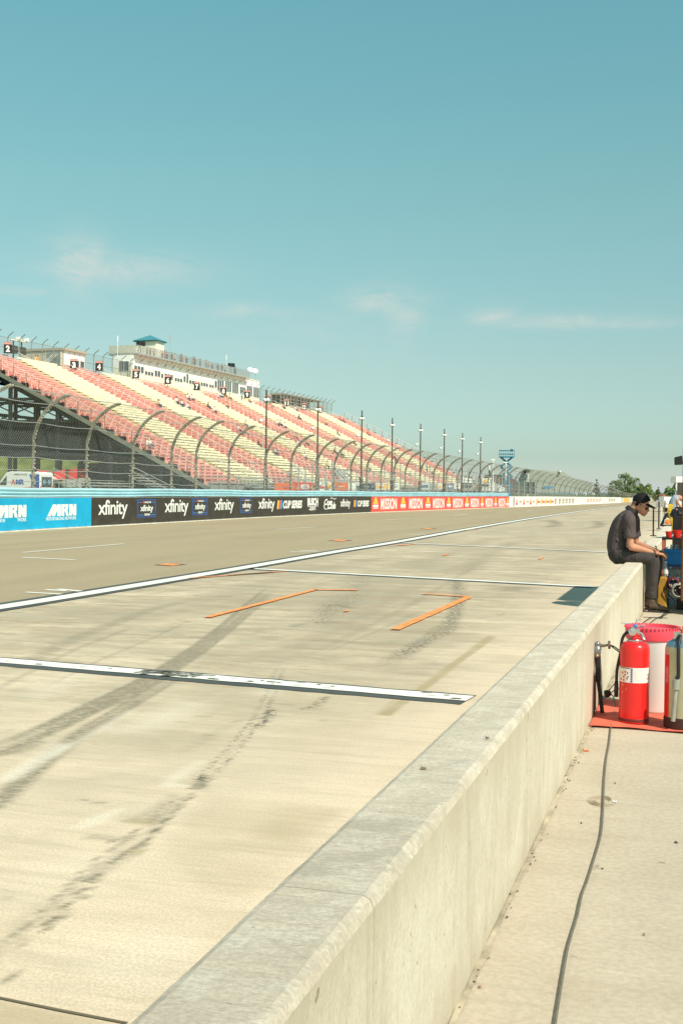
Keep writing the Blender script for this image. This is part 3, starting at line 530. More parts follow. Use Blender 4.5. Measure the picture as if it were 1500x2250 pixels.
for (a, b_, y0, y1, c, d, e_, f_) in [(607.5, 620, 1099.3, 1118.3, 621, 663, 1099.5, 1117), (776, 783.3, 1099, 1113.6, 784.5, 809.6, 1099.6, 1113)]:
    for i, mm in enumerate((LY, LR, LB2)): put(on_barrier(a, b_, y0, y1), [pl((i*.3, 0), (.3+i*.3-.02, 0), (.42+i*.3-.02, 1), (.12+i*.3, 1))], 'emblem', mm, B2)
    txt(B2, 'CUP SERIES', c, d, e_, f_, .045, shear=.25)
txt(B2, 'BUSCH', 674.5, 697.7, 1094, 1111, .055); txt(B2, '-LIGHT-', 678, 693.5, 1113.6, 1121.4, .04); put(on_barrier(674.5, 697.7, 1111.8, 1112.9), [pl((0, 0), (1, 0), (1, 1), (0, 1))], 'lettering', LW, B2)
def swash(pts, w, n=4):
    q = bez(pts, n); out = []
    for i in range(len(q)-1):
        d = q[i+1]-q[i]; L = np.linalg.norm(d)+1e-9; nn = np.array([-d[1], d[0]])/L*w/2; out.append(pl(tuple(q[i]+nn), tuple(q[i]-nn), tuple(q[i+1]-nn), tuple(q[i+1]+nn)))
    return out
txt(B2, 'Coca', 711, 729, 1096, 1110, .035, shear=.45); txt(B2, 'Cola', 719, 736.5, 1103, 1118.5, .035, shear=.45)
put(on_barrier(711, 736.5, 1094, 1120), swash([(0, .42), (.03, .14), (.16, .06), (.36, .14)], .06)+swash([(.5, .93), (.66, 1.0), (.85, .88), (1, .98)], .05), 'lettering', LW, B2)
for (x0, x1) in [(835.5, 870.7), (897.8, 927), (950, 975), (994, 1015.7), (1032.5, 1051), (1065.3, 1081.5), (1094, 1108.5)]:
    t = (x0-835)/280; txt(B3, 'MISSION', x0, x1, 1094.6, 1119.3-t*6.5, .03, space=1.1)
for (x0, x1) in [(818.5, 829.8), (879, 889.8), (934, 944), (980.7, 988.8), (1020.8, 1028.5), (1055, 1061), (1085, 1090), (1111, 1115.6)]:
    t = (x0-818)/300; y1 = 1119-t*6.5; h = y1-1092.6
    put(on_barrier(x0, x1, 1092.6, 1092.6+h*.56), [pl((.05, 0), (.42, 0), (.5, .45), (.5, 1), (.32, .95)), pl((.95, 0), (.58, 0), (.5, .45), (.5, 1), (.68, .95)), pl((0, 0), (1, 0), (.97, .18), (.03, .18)), pl((.36, .5), (.64, .5), (.5, .93))], 'emblem', LY, B3)
    put(on_barrier(x0-.2, x1+.2, 1092.6+h*.62, 1092.6+h*.84), [pl((0, 0), (1, 0), (1, 1), (0, 1))], 'emblem_plate', LW, B3); put(on_barrier(x0, x1, 1092.6+h*.9, 1092.6+h*.95), [pl((0, 0), (1, 0), (1, 1), (0, 1))], 'emblem_rule', LW, B3)
# small logos painted on the white wall further on
for bn, a_, b_ in ((B1, 0, sx[0]), (B2, sx[0], sx[1]), (B3, sx[1], sx[2])):
    mb = MB(); q_ = a_+1.8; rnd = random.Random(int(a_)+2)
    while q_ < b_: mb.add([cpt(q_, -.0232, .05), cpt(q_+.012, -.0232, .05), cpt(q_+.012, -.0232, BH-.01), cpt(q_, -.0232, BH-.01)], [(0, 1, 2, 3)]); q_ += 3.65
    for k in range(int((b_-a_)*5)): q_ = rnd.uniform(a_, b_-.3); z_ = .05+abs(rnd.gauss(0, .12)); w_ = rnd.uniform(.02, .25); mb.add([cpt(q_, -.0234, z_), cpt(q_+w_, -.0234, z_+rnd.uniform(-.01, .01)), cpt(q_+w_*.9, -.0234, z_+.006), cpt(q_+.01, -.0234, z_+.008)], [(0, 1, 2, 3)])
    mb.build('scuff_pattern', mat('scuff_mark', (.10, .10, .09), .8, var=.5, scale=3), bn)
def wl_logo(x, w, kind):
    _, yt = 0, 1095.0+(x-1130)*.002; h = 16.5-(x-1130)*.045
    if kind == 't': put(on_barrier(x, x+w, yt+h*.05, yt+h*.45), [pl((0, 0), (1, 0), (.5, 1))], 'emblem', LO, bar); txt(bar, 'MISSION', x-.3, x+w+.3, yt+h*.52, yt+h*.9, .05, LR)
    elif kind == 'm': txt(bar, 'MISSION', x, x+w, yt+h*.3, yt+h*.6, .03, mat('logo_tan', (.62, .5, .3), .6))
    elif kind == 's': put(on_barrier(x, x+w*.42, yt, yt+h), [pl((0, 0), (.8, .1), (1, .95), (.25, 1))], 'emblem', LY, bar); txt(bar, "Sahlen's", x+w*.3, x+w, yt+h*.3, yt+h*.68, .03, LR)
    elif kind == 'g': txt(bar, 'G', x, x+w*.8, yt, yt+h*.45, .06, mat('logo_rust', (.45, .28, .18), .6)); txt(bar, 'GT', x, x+w*.8, yt+h*.55, yt+h*.95, .05, mat('logo_rust', (.45, .28, .18), .6))
    else: put(on_barrier(x, x+w, yt, yt+h*.9), [pl((0, 0), (.6, 0), (1, 1), (.4, 1))], 'emblem', mat('logo_salmon', (.75, .4, .28), .6), bar)
for x in (1132.5, 1148.5, 1163): wl_logo(x, 3.2, 't')
for x in (1140, 1155.5, 1168.5): wl_logo(x, 5.5, 'm')
for x in (1176.5, 1187, 1196.5, 1206): wl_logo(x, 9.5, 's')
for x in (1217, 1226, 1234, 1241, 1248, 1255): wl_logo(x, 5.5, 'g')
for x in (1288, 1294.5, 1301, 1307.5, 1314): wl_logo(x, 5, 'x')
for x in (1335.5, 1339.5, 1343.5, 1347.5): wl_logo(x, 3.2, 'g')
gapm = MB().obox(cpt(sx[3], -.03, .45), (.02, 0, 0), (0, .12, 0), (0, 0, .5)).build('wall_gap', mat('gap_dark', (.1, .11, .1), .9), bar)
# blue w-beam guardrail behind the barrier: three stacked rails on posts
gr = thing('guardrail', cpt(0, .5), 'pale blue stacked metal guardrail just behind the sponsor banners', 'guardrail')
rm = mat('rail_blue', (.62, .86, .90), .4, .35, var=.08, scale=.8)
for zt in (1.34, .98, .62):
    prof = [(0, .0), (-.012, -.004), (-.10, -.045), (-.10, -.06), (-.01, -.10), (-.01, -.115), (-.10, -.155), (-.10, -.17), (-.01, -.21), (-.01, -.225), (-.10, -.265), (-.10, -.28), (0, -.31)]
    mb = MB(); k = int(sx[3]/1.3); n = len(prof)
    for i in range(k+1):
        s = sx[3]*i/k; dz = .012*math.sin(s*.31)+.008*math.sin(s*.9)
        for o_, z_ in prof: mb.v.append(tuple(cpt(s, .62+o_, zt+z_+dz)))
    for i in range(k):
        for j in range(n-1): mb.f.append((i*n+j, i*n+j+1, (i+1)*n+j+1, (i+1)*n+j)); mb.m.append(0)
    mb.build('rail', rm, gr, smooth='auto')
s = 1.0
while s < sx[3]:
    MB().bar(cpt(s, .69, -.05), cpt(s, .69, 1.30), .10, .12).build('rail_post', mat('rail_post', (.35, .36, .32), .7, .2), gr); s += 3.8

# ------------------------------------------------------------------ catch fence
def m_link(name='chain_link', p=.11, w=.115, col=(.38, .39, .35)):
    m = bpy.data.materials.new(name); m.use_nodes = True; n, l = m.node_tree.nodes, m.node_tree.links; b = n['Principled BSDF']; out = n['Material Output']
    b.inputs['Base Color'].default_value = col+(1,); b.inputs['Roughness'].default_value = .5; b.inputs['Metallic'].default_value = .2
    uv = n.new('ShaderNodeUVMap'); sp = n.new('ShaderNodeSeparateXYZ'); l.new(uv.outputs[0], sp.inputs[0])
    def mt(op, a, c=None):
        q = n.new('ShaderNodeMath'); q.operation = op
        for i, v in enumerate((a, c)):
            if v is None: continue
            if hasattr(v, 'is_linked'): l.new(v, q.inputs[i])
            else: q.inputs[i].default_value = v
        return q.outputs[0]
    def line(v): return mt('LESS_THAN', mt('FRACT', mt('DIVIDE', v, p)), w)
    f = mt('MAXIMUM', line(mt('ADD', sp.outputs[0], sp.outputs[1])), line(mt('ADD', mt('SUBTRACT', sp.outputs[0], sp.outputs[1]), 5000.)))
    tr = n.new('ShaderNodeBsdfTransparent'); mx = n.new('ShaderNodeMixShader'); l.new(f, mx.inputs[0]); l.new(tr.outputs[0], mx.inputs[1]); l.new(b.outputs[0], mx.inputs[2]); l.new(mx.outputs[0], out.inputs[0]); return m
link = m_link()
FOFF = 1.3; FH = 4.42
cf = thing('catch_fence', cpt(0, FOFF), 'tall catch fence with posts curving toward the track, behind the blue guardrail', 'fence')
pm = mat('fence_post', (.33, .30, .22), .7, .1, var=.3, scale=3)
zs_px = [(0, 0), (600, 0), (882, -.1), (1089, -.5), (1179, -.75), (1267, -1.4), (1313, -1.9), (1353, -2.8), (1400, -3.1), (1500, -3.2)]
zs_s = [(hit(a, off=FOFF), z) for a, z in zs_px]
def zb(s): return float(np.interp(s, [a for a, _ in zs_s], [z for _, z in zs_s]))
prof = [(0, 0), (0, 2.75), (-.05, 3.15), (-.17, 3.50), (-.38, 3.83), (-.66, 4.10), (-.98, 4.30), (-1.28, 4.42)]
PXB = [-62, 73, 190, 291, 376, 430, 502, 581, 638, 695, 733, 770, 804, 836, 864, 889]
posts = [hit(x, off=FOFF) for x in PXB]; st_ = 3.65
while posts[-1]+st_ < hit(1425, off=FOFF): posts.append(posts[-1]+st_)
prev = None
for i, s in enumerate(posts[:95]):
    mb = MB(); z0 = zb(s); far = i > 26
    q = [cpt(s, FOFF+a, max(z+z0, -.05) if z == 0 else z+z0) for a, z in prof]; q[0].z = min(q[0].z, -.04)
    Q = bez([tuple(v) for v in q], 2 if far else 4); r = [.065 if v[2]-z0 < 1.5 else .048 for v in Q]
    mb.tube(Q, r, 5 if far else 8)
    if i < 26:
        for k, v in enumerate(Q):
            if 2 < k: mb.ball((v[0]+.05, v[1], v[2]-.02), (.045, .05, .05), n=6)
        for k in range(8): mb.ball((q[0].x+.06, q[0].y, z0+.9+k*.27), (.04, .05, .04), n=6)
    mb.build('post', pm, cf, smooth=True)
cabs = [(0, 1.55), (0, 1.95), (0, 2.35), (0, 2.75), (-.17, 3.5), (-.66, 4.1), (-1.26, 4.41)]
cm_ = mat('cable_grey', (.45, .45, .42), .5, .4)
for a, z in cabs:
    pts = []
    for i in range(len(posts)-1):
        for t in (0, .33, .67): s = posts[i]+(posts[i+1]-posts[i])*t; pts.append(cpt(s, FOFF+a-.05, z+zb(s)-.05*math.sin(math.pi*t)))
    MB().tube(pts, [.016+.00012*i for i in range(len(pts))], 4).build('cable', cm_, cf)
def mesh_panel(s0, s1, pr, off, m, name, parent, step=1.2, zf=None):
    me = bpy.data.meshes.new(name); k = max(1, int((s1-s0)/step)); vs = []; uv = []; L = [0]
    for j in range(1, len(pr)): L.append(L[-1]+math.hypot(pr[j][0]-pr[j-1][0], pr[j][1]-pr[j-1][1]))
    for i in range(k+1):
        s = s0+(s1-s0)*i/k; z0 = zf(s) if zf else 0
        for j, (a, z) in enumerate(pr): vs.append(cpt(s, off+a, z+z0)); uv.append((s, L[j]))
    n = len(pr); fs = [(i*n+j, i*n+j+1, (i+1)*n+j+1, (i+1)*n+j) for i in range(k) for j in range(n-1)]
    org = ORG[parent]; me.from_pydata([tuple(v-org) for v in vs], [], fs); me.materials.append(m); ul = me.uv_layers.new(name='UVMap')
    li = np.zeros(len(me.loops), int); me.loops.foreach_get('vertex_index', li); ul.data.foreach_set('uv', np.array(uv)[li].ravel())
    o = bpy.data.objects.new(name, me); S.collection.objects.link(o); o.parent = parent; ORG[o] = org; return o
mesh_panel(posts[0], posts[min(94, len(posts)-1)], [(a-.05, z) for a, z in prof[0:]], FOFF, link, 'chain_link_mesh', cf, zf=zb)

# ------------------------------------------------------------------ lamp posts behind the fence
lm = mat('pole_brown', (.11, .075, .05), .6, .2, var=.2); lampw = mat('lamp_white', (.85, .84, .76), .4, var=.03)
lamp = None
LB_ = ['tallest brown lamp post, standing just past the end of the press building', 'second tall brown lamp post, in front of the stands beside the scaffold platform', 'third tall brown lamp post from the near end', 'fourth tall brown lamp post from the near end', 'fifth tall brown lamp post from the near end', 'sixth lamp post, just past the far corner of the seats', 'seventh lamp post, beyond the grandstand', 'eighth and farthest brown lamp post, nearest the blue scissor lift']
for i, (x, y) in enumerate([(583, 857), (696, 880.5), (792.5, 902), (859.5, 918), (921.5, 931), (973.7, 942), (1013.5, 951.5), (1053.5, 960)]):
    s = hit(x, off=3.0); b_ = cpt(s, 3.0); q = D(x, y, b_.dot(FW)); H_ = q.z
    if i == 0:
        lamp = thing('lamp_post', b_, LB_[0], 'lamp post', 'brown lamp posts behind the fence'); H0 = H_
        MB().tube([b_+Vector((0, 0, -.1)), b_+Vector((0, 0, 2.2)), b_+Vector((0, 0, 2.25)), b_+Vector((0, 0, H_))], [.12, .12, .062, .04], 10).build('pole', lm, lamp, smooth='auto')
        MB().lathe(b_+Vector((0, 0, -.1)), [(.45, 0), (.45, .55), (.38, .62), (0, .62)], 12).build('concrete_base', cw, lamp)
        for dx in (-.09, .09): MB().lathe(b_+RT*dx+Vector((0, 0, H_-.62)), [(0, .16), (.09, .14), (.11, .04), (.08, -.03), (0, -.05)], 10).build('lamp_head', lampw, lamp, smooth=True)
        MB().bar(b_+RT*-.09+Vector((0, 0, H_-.4)), b_+RT*.09+Vector((0, 0, H_-.4)), .06).build('crossarm', lm, lamp)
        MB().bar(b_+Vector((0, 0, H_-1.5)), b_+RT*-.3+Vector((0, 0, H_-1.65)), .03).lathe(b_+RT*-.3+Vector((0, 0, H_-1.78)), [(0, .16), (.11, .12), (.13, 0), (0, -.04)], 10).build('side_lamp', lampw, lamp, smooth=True)
    else:
        c = lamp.copy(); S.collection.objects.link(c); c.location = b_; c['label'] = LB_[i]; c.scale = (1, 1, H_/H0)
        for ch in list(lamp.children):
            d = ch.copy(); S.collection.objects.link(d); d.parent = c

# ------------------------------------------------------------------ grandstand
gu = (RT*.35+FW*.937).normalized(); gv = (RT*.937-FW*.35).normalized(); GO = RT*-8.4+FW*134.5
ZF, NR, TR, RI = 2.15, 40, .75, .36
def gp(u, v, z): p = GO+gu*u+gv*v; return Vector((p.x, p.y, z))       # v = 0 at the front row, negative going up the rake
def rake(v): return ZF-v/TR*RI
gs = thing('grandstand', gp(40, -15, 0), 'huge grandstand of alternating pink and pale yellow bench sections beyond the fence', 'grandstand')
UB = [-15.8+9.2*i for i in range(14)]
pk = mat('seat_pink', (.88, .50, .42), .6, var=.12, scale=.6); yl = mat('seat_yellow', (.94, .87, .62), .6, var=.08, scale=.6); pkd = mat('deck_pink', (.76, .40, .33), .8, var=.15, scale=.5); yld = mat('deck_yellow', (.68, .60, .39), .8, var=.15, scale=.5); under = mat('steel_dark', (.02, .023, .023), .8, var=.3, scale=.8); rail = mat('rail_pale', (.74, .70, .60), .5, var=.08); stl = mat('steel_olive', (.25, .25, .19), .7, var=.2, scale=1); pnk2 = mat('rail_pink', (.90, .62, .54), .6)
def steps(u0, u1, m, name):
    mb = MB(); pr = [(0., ZF-1.15)]
    for r in range(NR): pr += [(-r*TR, ZF+r*RI), (-(r+1)*TR, ZF+r*RI)]
    n = len(pr)
    for u in (u0, u1): mb.v += [tuple(gp(u, v, z)) for v, z in pr]
    for j in range(n-1): mb.f.append((j, j+1, n+j+1, n+j)); mb.m.append(0)
    o = len(mb.v); mb.v += [tuple(gp(u, v, z)) for u in (u0, u1) for v, z in ((0, ZF-1.2), (-NR*TR, rake(-NR*TR)-.75))]
    mb.f.append((o, o+1, o+3, o+2)); mb.m.append(0); return mb.build(name, m, gs)
benches = MB(); nb = 0
for k in range(13):
    u0, u1 = UB[k], UB[k+1]; pink = k % 2 == 0; steps(u0, u1-.004, pkd if pink else yld, 'seating_section')
    for r in range(NR):
        v = -(r+.62)*TR; z = ZF+r*RI+.40; mb = MB() if nb < 100 and k in (0, 1, 2) else benches; mi = 0 if pink else 1
        a, b_ = u0+.55, u1-.55
        mb.obox(gp((a+b_)/2, v, z), gu*((b_-a)/2), gv*.16, Vector((0, 0, .03)), mi)
        if pink:
            for j in range(6): mb.obox(gp(a+.4+j*(b_-a-.8)/5, v+.1, z-.2), gu*.05, gv*.03, Vector((0, 0, .17)), 2)
        else: mb.obox(gp((a+b_)/2, v+.17, z-.11), gu*((b_-a)/2), gv*.012, Vector((0, 0, .07)), mi)
        if mb is not benches: mb.build('bench', [pk, yl, pnk2], gs); nb += 1
benches.build('benches', [pk, yl, pnk2], gs)['kind'] = 'stuff'
# aisle handrails between sections
for k in range(1, 13):
    u = UB[k]; mb = MB(); mb.tube([gp(u, -1, rake(-1)+.95), gp(u, -NR*TR+1, rake(-NR*TR+1)+.95)], .035, 5)
    for j in range(13): v = -1-j*2.3; mb.bar(gp(u, v, rake(v)), gp(u, v, rake(v)+.95), .05)
    mb.build('aisle_handrail', rail, gs)
# near end: stringer beam, end railing, step brackets
for ue, nm in ((UB[0], 0), (UB[-1], 1)):
    mb = MB(); T_ = -NR*TR
    mb.bar(gp(ue-.1, .6, rake(.6)-.45), gp(ue-.1, T_, rake(T_)-.45), .2, .42).build('stringer', stl, gs)
    br = MB()
    for r in range(0, NR, 2): v = -(r+.5)*TR; br.obox(gp(ue-.12, v, rake(v)-.05), gu*.06, gv*.36, Vector((0, 0, .16)))
    br.build('step_bracket_row', under, gs)
    er = MB(); er.tube([gp(ue-.15, 0, rake(0)+1.25), gp(ue-.15, T_, rake(T_)+1.25)], .035, 5, 0); er.tube([gp(ue-.15, 0, rake(0)+.7), gp(ue-.15, T_, rake(T_)+.7)], .025, 5, 0)
    for j in range(19): v = -.2-j*1.62; er.bar(gp(ue-.15, v, rake(v)-.4), gp(ue-.15, v, rake(v)+1.27), .07, None, 1)
    er.build('end_railing', [rail, mat('rust_post', (.36, .22, .13), .8)], gs)
# front rail and front wall
mb = MB()
for z in (.45, 1.0): mb.tube([gp(UB[0], .9, ZF+z-.4), gp(UB[-1], .9, ZF+z-.4)], .04, 5)
for j in range(60): mb.bar(gp(UB[0]+j*2.02, .9, .3), gp(UB[0]+j*2.02, .9, ZF+.62), .08)
mb.build('front_railing', mat('rail_grey', (.48, .48, .42), .6, .2), gs)
MB().obox(gp((UB[0]+UB[-1])/2, .55, 1.15), gu*((UB[-1]-UB[0])/2), gv*.1, Vector((0, 0, .9))).build('front_wall', mat('front_wall', (.30, .30, .27), .8, var=.2, scale=.3), gs)
# substructure seen from the near end
col = MB()
for u in [UB[0]+.2+i*4.6 for i in range(9)]+[UB[0]+46+i*9.2 for i in range(7)]:
    c1 = MB()
    for v in (-5, -11, -17.5, -23.5, -29.5):
        c1.bar(gp(u, v, -.05), gp(u, v, rake(v)-.9), .34); 
    c1.bar(gp(u, -2, rake(-2)-1.0), gp(u, -29.6, rake(-29.6)-1.0), .25, .5)
    for z in (4.9, 8.4, 10.8):
        v0 = -(z+1.1-ZF)/RI*TR
        if v0 > -29: c1.bar(gp(u, v0, z), gp(u, -29.6, z), .2, .32)
    c1.bar(gp(u, -17.5, 8.4), gp(u, -23.5, 4.9), .14); c1.bar(gp(u, -23.5, 8.5), gp(u, -29.5, 10.9), .12); c1.bar(gp(u, -29.5, 8.5), gp(u, -23.5, 10.6), .12); c1.bar(gp(u, -11, 4.8), gp(u, -17.5, 1), .12)
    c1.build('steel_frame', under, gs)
mb = MB()
for v, z in ((-17.5, 8.35), (-23.5, 10.6), (-29.5, 13.2), (-11, 5.2), (-23.5, 8.35), (-29.5, 9.6), (-29.5, 11.4)): mb.bar(gp(UB[0], v, z), gp(UB[0]+40, v, z), .22, .34)
mb.build('cross_beam', under, gs)
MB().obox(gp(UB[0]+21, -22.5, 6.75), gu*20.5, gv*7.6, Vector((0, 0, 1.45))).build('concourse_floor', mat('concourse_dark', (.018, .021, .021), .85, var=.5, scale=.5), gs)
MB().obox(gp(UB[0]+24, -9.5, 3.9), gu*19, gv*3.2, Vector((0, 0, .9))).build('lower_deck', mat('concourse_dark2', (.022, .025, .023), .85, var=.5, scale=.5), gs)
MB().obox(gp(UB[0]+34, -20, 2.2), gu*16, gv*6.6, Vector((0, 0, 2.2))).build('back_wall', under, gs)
for v in (-30.6,): 
    MB().bar(gp(UB[0]-.8, v, 8.2), gp(UB[0]-.8, v, 15.4), 1.5, .3).build('stair_panel', mat('pale_panel', (.42, .52, .52), .6), gs)

# numbered signs along the top walkway, back fence
sgm = mat('sign_black', (.03, .028, .025), .5); tv = -NR*TR-.5; ZT = rake(-NR*TR)
def flat_text(parent, t, c, ux, uz, w, h, m, bold=.04, nrm=None, name='numeral', off=.03, shear=0.):
    nrm = nrm if nrm is not None else ux.cross(uz).normalized(); v, f = glyphs(t, bold, 1., shear); return MB().add([c+ux*(a[0]-.5)*w+uz*(a[1]-.5)*h+nrm*off for a in v], f).build(name, m, parent)
UP = Vector((0, 0, 1))
for i, (n_, x, y) in enumerate([('2', 18, 764), ('3', 163, 800), ('4', 218, 804), ('5', 299, 821), ('6', 369, 834), ('7', 433, 848), ('8', 491, 858), ('9', 543, 866), ('10', 588, 876), ('11', 630, 885), ('12', 668, 893), ('13', 703, 900)]):
    r_ = (x-750)/2600; u = None
    d = ray(x, y); d = d*(1/d.dot(FW)); lo, hi = -40., 110.
    f = lambda u: (lambda q: q.x*d.y-q.y*d.x)(gp(u, tv+1.6, 0))
    for _ in range(40):
        m_ = (lo+hi)/2
        if (f(m_) > 0) == (f(-40.) > 0): lo = m_
        else: hi = m_
    base = gp(lo, tv+1.6, 0); q = C0+d*(math.hypot(base.x, base.y)/math.hypot(d.x, d.y)); w = .92; h = 1.3
    sg = thing('section_sign', (q.x, q.y, q.z-.65), 'small black section sign with a white numeral %s along the top row of seats' % n_, 'sign', 'numbered section signs')
    nrm = (Vector((0, 0, 0))-Vector((q.x, q.y, 0))).normalized(); ux = UP.cross(nrm).normalized()
    MB().obox(q, ux*(w/2), nrm*.04, UP*(h/2)).build('board', sgm, sg); MB().obox(q+UP*(h/2-.15)+nrm*.045, ux*(w/2), nrm*.01, UP*.12).build('header_strip', mat('sign_header', (.6, .3, .25), .6), sg)
    flat_text(sg, n_, q-UP*.12, ux, UP, .44 if len(n_) == 1 else .68, .74, LW, .05, nrm, off=.06)
    MB().bar(q-UP*.66, q+UP*-2.0, .08).build('sign_post', stl, sg)
bf = thing('back_fence', gp(40, tv, ZT), 'chain fence with angled tops along the highest row of the grandstand', 'fence')
u = UB[0]
while u < UB[-1]-4:
    MB().tube([gp(u, tv, ZT-.8), gp(u, tv, ZT+2.3), gp(u, tv+.15, ZT+2.5), gp(u, tv+.8, ZT+2.95)], .055, 5).build('post', stl, bf); u += 2.3
mb = MB()
for z in (1.1, 2.3): mb.tube([gp(UB[0], tv, ZT+z), gp(UB[-1]-4, tv, ZT+z)], .03, 4)
mb.build('rail', stl, bf)
def flat_mesh(pts, uvs, m, name, parent):
    org = ORG[parent]; me = bpy.data.meshes.new(name); me.from_pydata([tuple(Vector(p)-org) for p in pts], [], [(0, 1, 2, 3)]); me.materials.append(m); ul = me.uv_layers.new(name='UVMap'); ul.data.foreach_set('uv', np.array(uvs, float).ravel())
    o = bpy.data.objects.new(name, me); S.collection.objects.link(o); o.parent = parent; ORG[o] = org; return o
link2 = m_link('chain_link_far', .3, .10, (.3, .3, .26)); Lf = UB[-1]-4-UB[0]
flat_mesh([gp(UB[0], tv, ZT-.6), gp(UB[-1]-4, tv, ZT-.6), gp(UB[-1]-4, tv, ZT+2.3), gp(UB[0], tv, ZT+2.3)], [(0, 0), (Lf, 0), (Lf, 2.9), (0, 2.9)], link2, 'mesh_panel', bf)
MB().obox(gp(35, tv-1.0, ZT-1.2), gu*51, gv*1.2, UP*.25).build('top_walkway', mat('deck_grey', (.34, .29, .22), .9, var=.2), gs)

# ------------------------------------------------------------------ press building on top of the stand
def uat(px, v):
    d = ray(px, 900); lo, hi = -60., 120.; f = lambda u: (lambda q: q.x*d.y-q.y*d.x)(gp(u, v, 0)); s0 = f(-60.) > 0
    for _ in range(40):
        m_ = (lo+hi)/2
        if (f(m_) > 0) == s0: lo = m_
        else: hi = m_
    return lo
def zat(px, py, u, v):
    q = gp(u, v, 0); d = ray(px, py); return EYE+d.z*math.hypot(q.x, q.y)/math.hypot(d.x, d.y)
cream = mat('press_cream', (.90, .84, .66), .7, var=.05, scale=.5); pwhite = mat('press_white', (.92, .90, .84), .6, var=.04); glass = mat('dark_glass', (.10, .12, .12), .15, .0, spec=.6); grey = mat('galv', (.46, .46, .42), .6, .3, var=.15); teal = mat('teal_roof', (.07, .26, .30), .5)
FV = -NR*TR-.2
pu0, pu1 = uat(292, FV), uat(569, FV); pz1 = zat(292, 777, pu0, FV); pz0 = ZT-.2
pb = thing('press_building', gp((pu0+pu1)/2, FV-1.5, pz0), 'long cream press building with dark windows and a roof terrace above the seats', 'building')
def slab(u0, u1, v0, v1, z0, z1, name, m, par, lift=0):
    c = gp((u0+u1)/2, (v0+v1)/2, (z0+z1)/2); return MB().obox(c, gu*(abs(u1-u0)/2), gv*(abs(v1-v0)/2), UP*(abs(z1-z0)/2)).build(name, m, par)
zmid = pz0+(pz1-pz0)*.52
slab(pu0, pu1, FV-3.2, FV, pz0-1.2, zmid, 'lower_wall', cream, pb); slab(pu0+.01, pu1, FV-3.18, FV+.02, zmid, pz1-.1, 'upper_wall', pwhite, pb)
slab(pu0-.02, pu1*.86+pu0*.14, FV-4.0, FV+.9, pz1-.1, pz1+.12, 'roof', grey, pb); slab(pu1*.86+pu0*.14, pu1, FV-3.3, FV+.1, pz1-.1, pz1+.02, 'roof', cream, pb)
slab(pu0, pu1, FV, FV+.55, pz0-1.2, pz0-.3, 'base_beam', mat('base_brown', (.16, .12, .08), .9), pb)  # dark brown band along the foot of the front wall
L = pu1-pu0
def wins(px0, px1, n, za, zb_, gap=.15):
    u0, u1 = uat(px0, FV), uat(px1, FV); w = (u1-u0)/n
    for i in range(n):
        a, b_ = u0+i*w+w*gap/2, u0+(i+1)*w-w*gap/2; fr = slab(a-.06, b_+.06, FV, FV+.05, za-.06, zb_+.06, 'window', pwhite, pb); g = slab(a, b_, FV+.045, FV+.07, za, zb_, 'pane', glass, fr)
zc = pz0+(pz1-pz0)*.48; H_ = pz1-pz0
crop = lambda x: 220+x/3.75
for x0, x1, n, a, b_ in [(275, 357, 3, .42, .70), (362, 437, 3, .38, .54), (443, 492, 2, .40, .66), (497, 518, 1, .38, .56), (524, 597, 3, .36, .60), (608, 675, 3, .34, .50), (681, 702, 1, .38, .66), (705, 724, 1, .36, .78), (728, 818, 4, .36, .52), (823, 886, 3, .36, .52), (893, 935, 2, .36, .50), (938, 960, 1, .40, .74), (962, 1016, 3, .28, .82), (1026, 1078, 3, .30, .84), (1084, 1135, 3, .30, .84), (1147, 1195, 3, .32, .70), (1203, 1250, 3, .28, .84), (1258, 1306, 3, .28, .84)]:
    wins(crop(x0), crop(x1), n, pz0+H_*a*.82, pz0+H_*b_*.82, .22)
# end windows
cN = gp(pu0-.03, FV-1.4, pz0+H_*.55); fr = MB().obox(cN, gv*.80, gu*.03, UP*.75).build('window', pwhite, pb)
for sgn in (-1, 1): MB().obox(cN-gu*.04+gv*(.39*sgn), gv*.34, gu*.02, UP*.66).build('pane', glass, fr)
# roof terrace railing
tr_ = MB(); te = pu1*.86+pu0*.14
for z in (.45, .8, 1.15): tr_.tube([gp(pu0, FV-3.9, pz1+z), gp(pu0, FV+.85, pz1+z), gp(te, FV+.85, pz1+z)], .03, 4)
u = pu0
while u < te: tr_.bar(gp(u, FV+.85, pz1-.5), gp(u, FV+.85, pz1+1.15), .05); u += 1.25
u = pu0
while u < te: tr_.bar(gp(u, FV+.1, pz1-.75), gp(u, FV+.85, pz1-.02), .05); u += 1.25
tr_.build('terrace_railing', grey, pb)
flat_mesh([gp(pu0, FV+.86, pz1-.1), gp(te, FV+.86, pz1-.1), gp(te, FV+.86, pz1+1.15), gp(pu0, FV+.86, pz1+1.15)], [(0, 0), (te-pu0, 0), (te-pu0, 1.25), (0, 1.25)], m_link('railing_mesh', .2, .24, (.34, .34, .30)), 'railing_mesh', pb)
slab(pu0-.03, pu0+.05, FV-3.9, FV+.3, pz1+.1, pz1+1.2, 'mesh_screen', mat('screen_olive', (.55, .55, .46), .8), pb)
